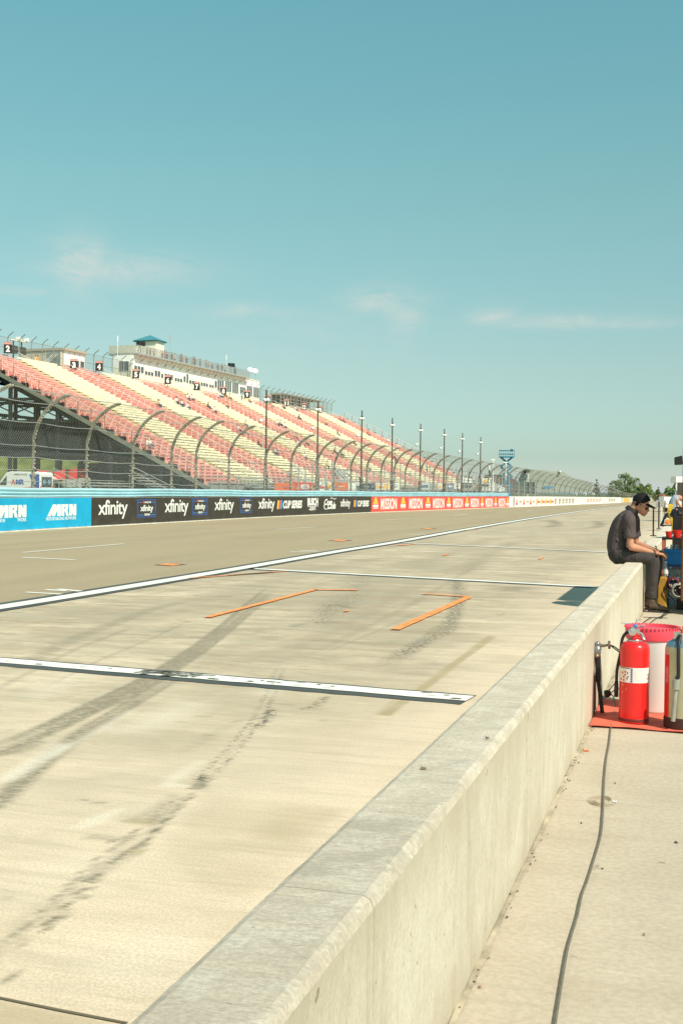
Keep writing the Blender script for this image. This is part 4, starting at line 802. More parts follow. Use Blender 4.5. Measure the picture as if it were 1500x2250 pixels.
# turret with teal hip roof
tu0, tu1 = uat(334, FV-2.6), uat(352, FV-2.6); tz0 = pz1+.12; tz1 = zat(345, 751, tu0+2, FV-2.6)
tw = thing('roof_turret', gp(tu0+2, FV-3, tz0), 'small cream turret with a teal hipped roof standing on the press building', 'turret')
slab(tu0, tu1, FV-5.4, FV-2.0, tz0, tz1, 'wall', cream, tw)
c = gp((tu0+tu1)/2, FV-3.7, 0); mb = MB(); a, b_ = (tu1-tu0)/2+.4, 2.05
ring = [gp((tu0+tu1)/2+i*a, FV-3.7+j*b_, tz1) for i, j in ((-1, -1), (1, -1), (1, 1), (-1, 1))]; ap = Vector((c.x, c.y, tz1+.95))
mb.add([*ring, ap], [(0, 1, 4), (1, 2, 4), (2, 3, 4), (3, 0, 4), (3, 2, 1, 0)]); mb.build('roof', teal, tw)
MB().obox(Vector((c.x, c.y, tz1-.08)), gu*(a-.08), gv*(b_-.08), UP*.075).build('fascia', mat('fascia_teal', (.12, .30, .30), .6), tw)
for x, y0, y1, lab in ((257.5, 738, 800, 'thin white aerial rising from the near end of the press building'), (373, 736, 772, 'slim grey aerial standing beside the teal-roofed turret'), (496, 780, 818, 'thin white aerial toward the far end of the roof terrace')):
    u = uat(x, FV-.5); zt_ = zat(x, y0, u, FV-.5); za = zat(x, y1, u, FV-.5); o = MB().tube([gp(u, FV-.5, pz1-(.8 if x < 300 else 0)), gp(u, FV-.5, zt_-.6)], .035, 5).tube([gp(u, FV-.5, zt_-.8), gp(u, FV-.5, zt_)], .08, 6).build('aerial', LW if x != 373 else grey); tag(o, lab, 'aerial', 'aerials on the press building')
# small commentary hut by sign 3
hu0, hu1 = uat(139, FV), uat(186, FV); hz1 = zat(139, 764, hu0, FV)
hb = thing('commentary_hut', gp((hu0+hu1)/2, FV-2, ZT), 'small white hut with open windows on the top row beside sign 3', 'building')
slab(hu0, hu1, FV-6.5, FV, ZT-1.6, hz1-.3, 'wall', mat('hut_wall', (.62, .55, .42), .7, var=.08), hb); slab(hu0-.15, hu1+.15, FV-6.8, FV+.35, hz1-.3, hz1, 'roof', mat('hut_roof', (.45, .40, .31), .7), hb); hh = hz1-ZT
hw = hu1-hu0
for i in range(4):
    a, b_ = hu0+hw*(.03+i*.24), hu0+hw*(.03+i*.24+.21); f_ = slab(a, b_, FV, FV+.06, ZT+hh*.12, ZT+hh*.88, 'window', pwhite, hb); 
    if i: slab(a+.1, b_-.1, FV+.055, FV+.09, ZT+hh*.14, ZT+hh*.46, 'pane', glass, f_)
for j, (v0, v1) in enumerate([(FV-2.6, FV-.3)]):
    f_ = MB().obox(gp(hu0-.02, (v0+v1)/2, ZT+hh*.5), gu*.03, gv*((v1-v0)/2), UP*hh*.42).build('window', pwhite, hb); MB().obox(gp(hu0-.06, (v0+v1)/2, ZT+hh*.5), gu*.02, gv*((v1-v0)/2-.12), UP*hh*.38).build('pane', mat('hut_glass', (.28, .32, .29), .25), f_)
mb = MB()
for k in range(3): mb.tube([gp(hu0-3.4, FV-.6-k*.35, ZT-.3), gp(hu0-.3, FV-.6-k*.35, ZT+1.6)], .04, 5)
mb.build('stair_rail', rail, hb)
# scaffold camera platform toward the far end
cu0, cu1 = uat(619, FV), uat(718, FV)
sp = thing('camera_platform', gp((cu0+cu1)/2, FV-1, ZT), 'grey scaffold platform with canopy boards on the top row past the press building', 'scaffold')
slab(cu0, cu1, FV-3, FV-.2, ZT-.6, ZT+.5, 'platform', mat('plat_grey', (.33, .31, .25), .8, var=.3, scale=.6), sp); slab(cu0+1.5, cu1-2, FV-3, FV-.4, ZT+2.2, ZT+2.5, 'roof', mat('plat_roof', (.45, .41, .33), .8), sp)
slab(cu0+2, cu1-3, FV-2.9, FV-2.6, ZT+.5, ZT+2.2, 'back_panel', mat('plat_brown', (.18, .13, .08), .8, var=.3), sp)
u = cu0; mb = MB()
while u < cu1: mb.bar(gp(u, FV-.3, ZT-.6), gp(u, FV-.3, ZT+2.9), .09); u += 1.6
for z in (1.0, 1.6, 2.4): mb.bar(gp(cu0, FV-.3, ZT+z), gp(cu1, FV-.3, ZT+z), .07)
mb.build('scaffold_poles', grey, sp)
# back-edge poles with lights at the near end
for x, y, ht in ((29, 745, 3.6), (47, 748, 2.9)):
    u = uat(x, tv-.6); zt_ = zat(x, y, u, tv-.6); o = thing('loudspeaker_pole', gp(u, tv-.6, ZT), 'pole with white floodlights and a loudspeaker box, %s sign 2' % ('just right of' if x < 40 else 'second one along from'), 'pole')
    MB().tube([gp(u, tv-.6, ZT-.7), gp(u, tv-.6, zt_)], .09, 6).build('pole', mat('pole_dark', (.13, .11, .09), .7), o); MB().obox(gp(u, tv-.4, zt_-.1), gu*.9, gv*.15, UP*.12).obox(gp(u+.6, tv-.3, zt_+.1), gu*.3, gv*.15, UP*.22).build('floodlight', lampw, o)
    MB().obox(gp(u-.1, tv-.4, ZT+1.1), gu*.4, gv*.25, UP*.45).build('speaker_box', mat('box_dark', (.07, .06, .05), .6), o)

# ------------------------------------------------------------------ spectators on the stand and roof terrace
skin = mat('skin', (.50, .26, .16), .55, var=.06, scale=8); hair = mat('hair_dark', (.03, .02, .015), .8); jeans = mat('trousers_blue', (.06, .08, .13), .8); khaki = mat('shorts_tan', (.38, .28, .17), .8)
def small_person(stand):
    mb = MB()
    if stand:
        mb.limb([(0, 0, .85, .11, .15), (0, 0, 1.1, .11, .16), (0, 0, 1.38, .11, .19), (0, 0, 1.47, .06, .09), (.01, 0, 1.55, .055, .055)], 10, 3); mb.ball((.02, 0, 1.66), (.10, .085, .125))
        for sy in (-1, 1): mb.limb([(0, sy*.09, .9, .09, .09), (.01, sy*.1, .5, .06, .06), (0, sy*.1, .06, .045, .045)], 8, 3).limb([(0, sy*.1, .04, .04, .04), (.16, sy*.1, .03, .03, .04)], 6, 2).limb([(0, sy*.2, 1.38, .055, .055), (-.02, sy*.25, 1.1, .04, .04), (.08, sy*.23, .86, .035, .035)], 8, 3)
    else:
        mb.limb([(-.02, 0, .42, .12, .17), (0, 0, .62, .11, .15), (.05, 0, .88, .11, .18), (.08, 0, .97, .06, .09), (.1, 0, 1.05, .055, .055)], 10, 3); mb.ball((.13, 0, 1.15), (.10, .085, .125))
        for sy in (-1, 1): mb.limb([(0, sy*.09, .48, .09, .09), (.42, sy*.13, .50, .065, .065), (.40, sy*.13, .12, .045, .045)], 8, 4).limb([(.38, sy*.13, .05, .045, .04), (.55, sy*.13, .03, .03, .04)], 6, 2).limb([(.06, sy*.2, .87, .05, .05), (.12, sy*.24, .64, .04, .04), (.36, sy*.15, .58, .032, .032)], 8, 4)
    me = remesh(mb, .028, 2, 'body'); me.materials.clear()
    for m in (skin, LW, jeans, hair): me.materials.append(m)
    top, waist, neck = (1.70, .88, 1.45) if stand else (1.2, .5, .96)
    for p in me.polygons:
        c = p.center; mi = 0
        if c.z > top-.0 or (c.z > top-.06 and c.x < (.02 if stand else .12)): mi = 3
        elif c.z > neck: mi = 0
        elif (c.z > waist and abs(c.y) < .2 and c.x < .26) or (c.z > neck-.22 and not c.x > .3): mi = 1
        elif c.z < waist+.1 and c.z > .1: mi = 2
        p.material_index = mi
    return me
pm_sit, pm_st = small_person(False), small_person(True)
shirts = {'white': (.84, .83, .78), 'black': (.04, .04, .04), 'grey': (.33, .33, .32), 'orange': (.75, .30, .06), 'red': (.65, .06, .05), 'blue': (.25, .52, .62), 'tan': (.55, .45, .28), 'yellow': (.8, .6, .12), 'teal': (.02, .35, .40), 'navy': (.05, .07, .15)}
SM = {k: mat('shirt_'+k, v, .8, var=.05) for k, v in shirts.items()}
def put_person(me, loc, ang, shirt, label, group, legs=None):
    o = bpy.data.objects.new('person', me); S.collection.objects.link(o); o.location = loc; o.rotation_euler = (0, 0, ang); ORG[o] = Vector(loc)
    o.material_slots[1].link = 'OBJECT'; o.material_slots[1].material = SM[shirt]
    if legs: o.material_slots[2].link = 'OBJECT'; o.material_slots[2].material = legs
    tag(o, label, 'person', group); return o
ang_t = math.atan2(gv.y, gv.x)
def rake_hit(px, py):
    d = ray(px, py); nrm = Vector(gv)*RI/TR+UP; p0 = gp(0, 0, ZF+.5); return C0+d*((p0-C0).dot(nrm)/d.dot(nrm))
spec = [(344, 885, 'tan'), (350, 887, 'tan'), (381, 877, 'white'), (388, 880, 'white'), (394, 883, 'white'), (399, 887, 'grey'), (411, 891, 'white'), (413, 873, 'white'), (419, 873, 'white'), (461, 893, 'black'), (467, 899, 'white'), (495, 889, 'tan'), (477, 865, 'white'), (483, 867, 'white'), (497, 868, 'yellow'), (543, 877, 'orange'), (520, 939, 'white'), (540, 931, 'tan'), (541, 948, 'navy'), (569, 974, 'black'), (596, 989, 'grey'), (605, 992, 'white'), (613, 931, 'white'), (619, 891, 'red'), (327, 975, 'white'), (333, 975, 'white'), (596, 891, 'orange'), (622, 893, 'orange'), (648, 897, 'white'), (658, 917, 'black'), (614, 929, 'grey'), (623, 934, 'white'), (647, 956, 'tan'), (659, 976, 'white'), (674, 972, 'grey'), (715, 929, 'yellow'), (743, 952, 'black'), (758, 926, 'black'), (748, 921, 'red'), (810, 953, 'red'), (776, 972, 'red'), (732, 989, 'black'), (750, 996, 'grey'), (672, 1004, 'white'), (866, 1004, 'black'), (730, 1036, 'red'), (764, 1040, 'blue'), (722, 1023, 'tan'), (811, 1028, 'yellow'), (832, 1014, 'tan'), (692, 1013, 'grey'), (631, 1042, 'grey'), (948, 1040, 'black'), (866, 1010, 'navy'), (787, 1046, 'white'), (505, 872, 'yellow')]
sg_u = [UB[i]+1.1 for i in range(13)]
for (x, y, c) in spec:
    q = rake_hit(x, y); rel = q-GO; u = rel.x*gu.x+rel.y*gu.y; v = rel.x*gv.x+rel.y*gv.y; r = int(min(NR-1, max(0, round(-v/TR-.6)))); vv = -(r+.62)*TR; b_ = gp(u, vv-.03, ZF+r*RI)
    k = min(12, max(0, int((u-UB[0])/9.2))); part = 'top' if r > 30 else 'upper' if r > 20 else 'middle' if r > 10 else 'lower'; sec = 'pink' if k % 2 == 0 else 'yellow'
    near = 'below sign %d' % (k+1) if k else 'at the near end'
    put_person(pm_sit, b_, ang_t, c, '%s-shirted spectator in the %s rows of the %s section %s' % (c, part, sec, near), 'spectators seated on the grandstand')
for (x, y, c, lb) in [(533, 872, 'blue', 'person in a light blue shirt standing at the top rail near sign 9'), (83, 785, 'orange', 'person in an orange shirt standing on the top walkway left of the white hut'), (78, 787, 'tan', 'person in tan beside the one in orange on the top walkway'), (933, 1028, 'teal', 'person in a bright teal top near the far corner of the seats')]:
    if x < 100: u = uat(x, tv+.3); b_ = gp(u, tv+.3, ZT-.9)
    else: q = rake_hit(x, y+3); rel = q-GO; u = rel.dot(gu); r = int(-rel.dot(gv)/TR); b_ = gp(u, -(r+.3)*TR, ZF+r*RI)
    put_person(pm_st, b_, ang_t, c, lb, 'spectators standing on the grandstand')
cs = ['black', 'navy', 'grey', 'red', 'black', 'navy', 'black', 'tan']; rnd = random.Random(5)
order = ['first', 'second', 'third', 'fourth', 'fifth', 'sixth', 'seventh', 'eighth', 'ninth', 'tenth', 'eleventh', 'twelfth', 'thirteenth', 'fourteenth', 'fifteenth', 'sixteenth', 'seventeenth', 'eighteenth', 'nineteenth', 'twentieth', 'twenty-first', 'twenty-second', 'twenty-third', 'twenty-fourth', 'twenty-fifth', 'twenty-sixth']
for i, x in enumerate([326, 335, 343, 355, 364, 373, 377, 385, 391, 396, 401, 405, 412, 418, 424, 430, 437, 441, 449, 461, 472, 477, 483, 492, 508, 516]):
    u = uat(x, FV-.8); c = cs[i % 8]; put_person(pm_st, gp(u, FV-.3-rnd.random()*1.2, pz1-.12), ang_t+rnd.uniform(-.6, .6), c, '%s-shirted person on the roof terrace, %s from the turret end' % (c, order[i]), 'people along the roof terrace rail')
for x, lab in ((309, 'camera on a tripod in front of the small turret'), (508, 'camera on a tripod at the far end of the roof terrace')):
    u = uat(x, FV); t = thing('tripod_camera', gp(u, FV-.2, pz1+.1), lab, 'camera'); b_ = gp(u, FV-.2, pz1+.1)
    for a in range(3): MB().bar(b_+UP*1.4, b_+gu*.45*math.cos(a*2.1)+gv*.45*math.sin(a*2.1), .05).build('leg', under, t)
    MB().obox(b_+UP*1.6, gu*.55, gv*.2, UP*.24).obox(b_+UP*1.62+gu*.8, gu*.28, gv*.28, UP*.3).build('camera_body', mat('cam_black', (.03, .03, .03), .5), t)
for x, n_ in ((549, 'nearer'), (560, 'farther')):
    u = uat(x, FV-.5); z = pz1; t = thing('dish_antenna', gp(u, FV-.5, z), '%s of the two white dish antennas at the far end of the roof' % n_, 'antenna', 'roof dish antennas'); b_ = gp(u, FV-.5, z)
    MB().bar(b_, b_+UP*1.6, .08).build('mast', grey, t); MB().lathe(b_+UP*1.7, [(0, -.1), (.3, -.02), (.5, .12), (.48, .14), (.28, .02), (0, -.05)], 14, axis=(.5, -.7, .5)).build('dish', lampw, t)

# ------------------------------------------------------------------ things between the fence and the stand
# ambulance van
Dv = 100.; va = D(103, 1078, Dv); va.z = 0
am = thing('ambulance', va, 'white ambulance van with blue star panel and red stripe parked behind the guardrail', 'ambulance')
bx_ = (RT*-.97-FW*-.24).normalized(); bx_ = (RT*-.92+FW*.30).normalized()      # towards the bonnet (left in view)
by_ = Vector((-bx_.y, bx_.x, 0))                                             # van's side normal
if by_.dot(FW) > 0: by_ = -by_
aw = mat('van_white', (.86, .85, .78), .35, var=.03, coat=.3); ab = mat('van_blue', (.03, .10, .38), .4); ar = mat('van_red', (.75, .08, .05), .4); ag_ = mat('van_glass', (.06, .07, .07), .1, spec=.6); tyre = mat('tyre', (.02, .02, .02), .9)
def vp(l, w, z): return Vector((va.x, va.y, 0))+bx_*l+by_*w+UP*z
prof = [(-.0, .45), (0, 2.45), (.12, 2.62), (2.9, 2.66), (3.3, 2.55), (4.15, 1.55), (5.0, 1.25), (5.15, .9), (5.15, .45)]
mb = MB(); n = len(prof); mb.v = [tuple(vp(l, w, z)) for w in (1.0, -1.0) for l, z in prof]; mb.f = [tuple(range(n)), tuple(reversed(range(n, 2*n)))]+[(j, n+j, n+(j+1) % n, (j+1) % n) for j in range(n)]; mb.m = [0]*len(mb.f)
mb.build('body', aw, am, bevel=.06)
def side(pts, name, m, off=1.012): return MB().add([vp(l, off, z) for l, z in pts], [tuple(range(len(pts)))]).build(name, m, am)
side([(3.22, 2.3), (4.0, 1.5), (3.25, 1.5)], 'side_window', ag_); side([(0, .75), (0, 1.15), (2.0, 1.05), (4.9, 1.0), (5.1, .8)], 'stripe', ar); side([(.08, 1.05), (.08, 2.42), (1.05, 2.42), (.75, 1.7), (1.05, 1.05)], 'blue_panel', ab)
side([(0, 1.15), (.5, 1.4), (2.2, 1.25), (1.5, 1.1)], 'red_panel', ar, 1.016); side([(.42, 1.5), (.50, 2.2), (.58, 2.2), (.50, 1.5)], 'star_stripe', LW, 1.02)
flat_text(am, 'MR', vp(1.93, 1.0, 1.78), -bx_, UP, .82, .42, ab, .05, by_, name='lettering', off=.02); flat_text(am, 'A', vp(2.58, 1.0, 1.78), -bx_, UP, .42, .42, ar, .05, by_, name='lettering', off=.02); flat_text(am, 'AMBULANCE', vp(1.9, 1.0, 2.42), -bx_, UP, 1.3, .13, mat('van_grey', (.3, .3, .3), .5), .03, by_, name='lettering', off=.02)
MB().add([vp(-.012, w, z) for w, z in ((.78, 1.35), (.78, 2.22), (-.78, 2.22), (-.78, 1.35))], [(0, 1, 2, 3)]).build('rear_window', ag_, am)
for w in (.38, -.38): MB().lathe(vp(-.02, w, 1.8), [(0, .01), (.2, .008), (.22, 0)], 16, axis=tuple(-bx_)).build('star_decal', mat('star_blue', (.2, .35, .5), .5), am)
for w in (.9, -.9): MB().add([vp(-.014, w-.06, 1.1), vp(-.014, w-.06, 1.5), vp(-.014, w+.06, 1.5), vp(-.014, w+.06, 1.1)], [(0, 1, 2, 3)]).build('tail_light', ar, am)
mb = MB()
for j in range(7): w = -.85+j*.27; mb.add([vp(-.014, w, .6), vp(-.014, w+.12, .6), vp(-.014, w+.22, .95), vp(-.014, w+.10, .95)], [(0, 1, 2, 3)])
mb.build('rear_chevrons', mat('chev_yellow', (.8, .6, .1), .5), am)
for l in (.95, 4.2):
    for w in (.92, -.92): w_ = MB().lathe(vp(l, w-.1, .36), [(.0, 0), (.2, 0), (.36, .02), (.36, .2), (.2, .22), (0, .22)], 18, axis=tuple(by_)).build('wheel', tyre, am)
MB().obox(vp(.3, 0, 2.72), bx_*.12, by_*.7, UP*.07).build('light_bar', ar, am)
# white peaked tents behind the ambulance
for i, (x, w) in enumerate([(86, 2.4), (97, 2.6)]):
    c = D(x, 1060, 118+i*3); t = thing('peaked_tent', (c.x, c.y, 0), 'small white peaked tent top showing behind the ambulance, %s of two' % ('left' if i == 0 else 'right'), 'tent', 'white tents behind the ambulance'); tz = D(x, 1033, 118+i*3).z
    b_ = Vector((c.x, c.y, 0)); MB().add([b_+RT*-w/2+FW*-w/2+UP*(tz-1), b_+RT*w/2+FW*-w/2+UP*(tz-1), b_+RT*w/2+FW*w/2+UP*(tz-1), b_+RT*-w/2+FW*w/2+UP*(tz-1), b_+UP*tz], [(0, 1, 4), (1, 2, 4), (2, 3, 4), (3, 0, 4)]).build('canopy', aw, t)
    mb = MB(); [mb.bar(b_+RT*sx_*w/2*.96+FW*sy*w/2*.96, b_+RT*sx_*w/2*.96+FW*sy*w/2*.96+UP*(tz-1), .07) for sx_ in (-1, 1) for sy in (-1, 1)]; mb.build('legs', grey, t)
rd = mat('canopy_red', (.72, .05, .04), .6, var=.2, scale=1)
for i, (x0, y0, x1, y1, yb, lab) in enumerate([(119, 1036, 146, 1031, 1055, 'red sloping awning under the stand, right beside the ambulance'), (150, 1032, 172, 1030, 1052, 'red stall cover under the stand behind the fence post'), (172, 1030, 190, 1031, 1047, 'small red stall further right under the dark stand')]):
    dp = 122+i*2; a, b_, c = D(x0, y0, dp), D(x1, y1, dp), D(x1, yb, dp); o = thing('red_awning', ((a.x+b_.x)/2, (a.y+b_.y)/2, 0), lab, 'awning'); d_ = D(x0, yb, dp)
    MB().add([a, b_, c, d_, a+FW*3, b_+FW*3], [(0, 1, 2, 3), (0, 4, 5, 1)]).build('cover', rd, o); mb = MB(); [mb.bar(Vector((p.x, p.y, 0)), p, .08) for p in (a, b_, a+FW*3, b_+FW*3)]; mb.build('legs', under, o)
    if i: MB().obox((c+d_)/2+UP*-.5, RT*.9, FW*.3, UP*.35).build('counter', mat('stall_white', (.5, .45, .4), .7), o)
# aluminium bleachers in front of the stand
alu = mat('aluminium', (.52, .53, .47), .45, .4, var=.15, scale=2); alud = mat('aluminium_shade', (.25, .26, .23), .6, .3)
for i, (xa, xb, ya, yb, dp, nr, lab) in enumerate([(118, 300, 1068, 1058, 108, 7, 'long low aluminium bleacher just above the guardrail at the near end'), (285, 432, 1059, 1050, 118, 8, 'second aluminium bleacher, rising toward the foot of the pink seats'), (520, 640, 1062, 1058, 122, 7, 'aluminium bleacher behind the first brown lamp post')]):
    a, b_ = D(xa, ya, dp), D(xb, yb, dp+20); q = (a+b_)/2; t = thing('bleacher', (q.x, q.y, 0), lab, 'bleachers', 'small aluminium bleachers'); ua = (b_-a); ua.z = 0; L_ = ua.length; ua.normalize(); nn = Vector((ua.y, -ua.x, 0)); nn = -nn if nn.dot(FW) > 0 else nn
    zt = max(a.z, b_.z); mb = MB(); c0 = Vector(((a.x+b_.x)/2, (a.y+b_.y)/2, 0))
    for r in range(nr):
        z = zt-(nr-1-r)*.28; c_ = c0+nn*((nr-1-r)*.6); MB().obox(c_+UP*z, ua*(L_/2), nn*.14, UP*.035).obox(c_+nn*.3+UP*(z-.22), ua*(L_/2), nn*.16, UP*.02).build('plank_row', alu, t)
    k = int(L_/2.4)
    for j in range(k+1):
        p = c0+ua*(-L_/2+j*L_/k); mb.bar(p+UP*0, p+UP*zt, .06).bar(p+nn*(nr*.6-.3)+UP*.1, p+UP*(zt-.1), .06)
    mb.build('frame', alud, t); rl = MB()
    for z in (.55, 1.0): rl.tube([c0-ua*L_/2+nn*nr*.6+UP*(zt-nr*.28+z-.1), c0+ua*L_/2+nn*nr*.6+UP*(zt-nr*.28+z-.1)], .035, 5)
    for sg_ in (-1, 1):
        for z in (.5, 1.0): rl.tube([c0+ua*L_/2*sg_+UP*(zt+z), c0+ua*L_/2*sg_+nn*nr*.6+UP*(zt-nr*.28+z)], .035, 5)
    rl.build('railing', alu, t)
# metal access stairs in front of the seats
for i, (x, y0, y1) in enumerate([(418, 1048, 1075), (572, 1030, 1060), (668, 1028, 1060), (760, 1030, 1062)]):
    dp = 128+i*12; a, b_ = D(x-22, y0, dp), D(x+12, y1+4, dp-6); t = thing('access_stair', ((a.x+b_.x)/2, (a.y+b_.y)/2, 0), 'white-railed metal stair in front of the lowest seats, %s of four along the stand' % order[i], 'stairs', 'access stairs at the foot of the stand')
    mb = MB()
    for k in range(4): o_ = FW*(k % 2)*1.2+UP*(k//2)*.5; mb.tube([a+o_, b_+o_], .045, 5)
    for k in range(5): p = a.lerp(b_, k/4); mb.bar(p+UP*-.4, p+UP*.9, .06)
    mb.build('handrail', rail, t); MB().bar(a-UP*.2, b_-UP*.2, 1.3, .15).build('stringer', grey, t)
    mb = MB(); [mb.bar(Vector((p.x, p.y, 0)), p-UP*.3, .08) for p in (a, b_, a+FW*1.2)]; mb.build('leg', grey, t)
# billboards on the front fence
def board(x0, x1, y0, y1, dp, col, lab, deco):
    a, b_, c, d_ = D(x0, y1, dp), D(x1, y1, dp), D(x1, y0, dp), D(x0, y0, dp); q = (a+b_)/2; t = thing('billboard', (q.x, q.y, 0), lab, 'billboard', 'small sponsor boards along the foot of the stand')
    ux = (b_-a); w = ux.length; ux.normalize(); h = (d_-a).length; c0 = (a+c)/2; n_ = Vector((ux.y, -ux.x, 0)); n_ = -n_ if n_.dot(FW) > 0 else n_; uz = UP
    MB().obox(c0, ux*(w/2), n_*.04, uz*(h/2)).build('board', mat('board_'+'_'.join(str(int(k*100)) for k in col), col, .6), t)
    mb = MB(); [mb.bar(Vector((c0.x, c0.y, 0))+ux*w*.45*s_, c0+ux*w*.45*s_-n_*.02, .08) for s_ in (-1, 1)]; mb.build('leg', grey, t)
    for kind, u0, u1, v0, v1, m, *r in deco:
        c_ = c0+ux*((u0+u1)/2-.5)*w+UP*((v0+v1)/2-.5)*h
        if kind == 'r': MB().obox(c_+n_*.05, ux*((u1-u0)*w/2), n_*.012, UP*((v1-v0)*h/2)).build('patch', m, t)
        elif kind == 'tri': MB().add([c_+n_*.07+ux*(u_*(u1-u0)*w)+UP*(v_*(v1-v0)*h) for u_, v_ in ((-.5, -.5), (.5, -.5), (0, .5))], [(0, 1, 2)]).build('emblem', m, t)
        elif kind == 'oval': v = [(math.cos(k*.393)*.5, math.sin(k*.393)*.5) for k in range(16)]; MB().add([c_+n_*.07+ux*(u_*(u1-u0)*w)+UP*(v_*(v1-v0)*h) for u_, v_ in v], [tuple(range(16))]).build('emblem', m, t)
        else: flat_text(t, r[0], c_, ux, UP, (u1-u0)*w, (v1-v0)*h, m, .04, n_, 'lettering', .08)
rb, ob, wb = (.72, .07, .05), (.80, .18, .06), (.86, .84, .74)
board(603, 648, 1061, 1079, 110, ob, 'orange board with faint lettering, leftmost of the boards under the seats', [('t', .45, .8, .35, .6, LR, 'NAPA')])
board(648, 690, 1060, 1079, 110, rb, 'red board with a white word between two yellow triangles, under the seats', [('tri', .08, .25, .2, .85, LY), ('t', .30, .75, .2, .8, LW, 'MISSION'), ('tri', .80, .97, .2, .85, LY)])
board(692, 728, 1060, 1079, 111, wb, 'white board with red script and yellow ovals, next to the red board', [('t', .25, .72, .3, .65, LR, "Sahlen's"), ('oval', .76, .95, .1, .9, LY), ('oval', .02, .14, .2, .9, LY)])
board(730, 764, 1060, 1078, 112, ob, 'orange board with thin white lettering, in front of the seats', [('t', .12, .8, .38, .62, LW, 'eero pro 7')])
board(765, 794, 1060, 1078, 113, wb, 'white board with a dark teal animal head, beside the third lamp post', [('r', .6, .92, .05, .6, mat('teal_dark', (.10, .20, .20), .6)), ('tri', .6, .72, .5, .85, mat('teal_dark', (.10, .20, .20), .6)), ('tri', .8, .92, .5, .85, mat('teal_dark', (.10, .20, .20), .6))])
board(796, 824, 1061, 1077, 114, (.05, .07, .12), 'navy board with three small pale marks, right of the third lamp post', [('r', .12, .2, .4, .65, grey), ('r', .42, .5, .35, .6, grey), ('t', .68, .92, .35, .65, grey, 'GEICO')])
board(825, 848, 1061, 1077, 115, wb, 'white board with two yellow ovals and red script, left of the fourth lamp post', [('oval', .06, .3, .15, .85, LY), ('t', .34, .66, .3, .65, LR, "Sahlen's"), ('oval', .7, .94, .15, .85, LY)])
board(849, 877, 1061, 1076, 116, wb, 'white board with a yellow stripe and a grey mark, behind the fourth lamp post', [('r', .02, .18, 0.02, .98, LY), ('t', .5, .85, .3, .7, grey, 'Sp')])
board(922, 943, 1061, 1076, 120, (.55, .62, .62), 'pale blue-grey board just past the fifth lamp post', [('t', .15, .85, .3, .7, LN, 'NYS')])
board(944, 961, 1062, 1076, 121, (.42, .42, .32), 'olive board between two pale boards', [('r', .1, .9, .55, .7, grey)])
board(962, 981, 1062, 1075, 122, wb, 'white board with yellow blobs by the sixth lamp post', [('oval', .1, .4, .2, .8, LY), ('oval', .55, .9, .2, .8, LO)])
board(982, 996, 1062, 1075, 123, (.20, .25, .36), 'dusky blue board second from the end of the row', [('t', .2, .8, .3, .7, LW, 'b')])
board(997, 1011, 1062, 1074, 124, wb, 'plain white board at the far end of the row', [('t', .2, .8, .4, .6, grey, 'sun')])
# dark mesh skirt and spectator fence under the seats
fb = thing('spectator_fence', D(800, 1078, 108), 'grey spectator fence with dark skirting between the catch fence and the seats', 'fence'); a0, a1 = D(640, 1080, 104), D(1118, 1082, 150); a0.z = a1.z = 0
mb = MB(); n = 44
for i in range(n+1): p = a0.lerp(a1, i/n); mb.bar(p, p+UP*(3.4 if i % 3 else 4.2), .09)
for z in (1.2, 2.3, 3.3): mb.tube([a0+UP*z, a1+UP*z], .04, 4)
mb.build('fence_posts', grey, fb); q = FW*2.5; MB().add([a0+q, a1+q, a1+q+UP*1.6, a0+q+UP*1.35], [(0, 1, 2, 3)]).build('skirting', mat('skirt', (.09, .10, .09), .9, var=.3, scale=.5), fb)
# far end clutter: hospitality tent, tower, screens, scissor lift
def wedge(pts, dp, dd, name, m, parent):
    f = [D(x, y, dp) for x, y in pts]; b_ = [p+FW*dd for p in f]; n = len(f); return MB().add(f+b_, [tuple(range(n)), tuple(reversed(range(n, 2*n)))]+[(i, n+i, n+(i+1) % n, (i+1) % n) for i in range(n)]).build(name, m, parent)
def px_thing(name, x, dp, lab, cat, group=None): c = D(x, 1085, dp); return thing(name, (c.x, c.y, 0), lab, cat, group)
t = px_thing('marquee', 1080, 150, 'white sloping marquee roof beside the scissor lift, past the seats', 'tent'); wedge([(1058, 1076), (1062, 1060), (1082, 1058), (1112, 1074), (1112, 1080), (1060, 1082)], 150, 8, 'roof', aw, t)
t = px_thing('low_tent', 1025, 160, 'low white tent top between the seventh and eighth lamp posts', 'tent'); wedge([(1012, 1060), (1016, 1048), (1036, 1052), (1040, 1062)], 160, 6, 'roof', aw, t); wedge([(1013, 1060), (1039, 1062), (1039, 1086), (1013, 1086)], 160.5, 5, 'wall', grey, t)
t = px_thing('announcer_stand', 1070, 140, 'white raised camera stand with a yellow emblem past the eighth lamp post', 'stand'); wedge([(1057, 1052), (1079, 1050), (1079, 1061), (1057, 1063)], 140, 2, 'cabin', LW, t); wedge([(1063, 1053), (1070, 1053), (1070, 1060), (1063, 1060)], 139.9, .05, 'emblem', LY, t); wedge([(1058, 1064), (1074, 1064), (1074, 1069), (1058, 1068)], 139.8, 2, 'deck', mat('deck_brown', (.15, .1, .06), .8), t)
mb = MB(); [mb.bar(Vector((D(x, 1080, 140).x, D(x, 1080, 140).y, 0)), D(x, 1052, 140), .12) for x in (1058, 1066, 1078)]; mb.build('leg', grey, t)
pr_ = put_person(pm_st, D(1074, 1050, 141), ang_t, 'white', 'person in white standing on the raised camera stand', 'spectators standing on the grandstand', hair)
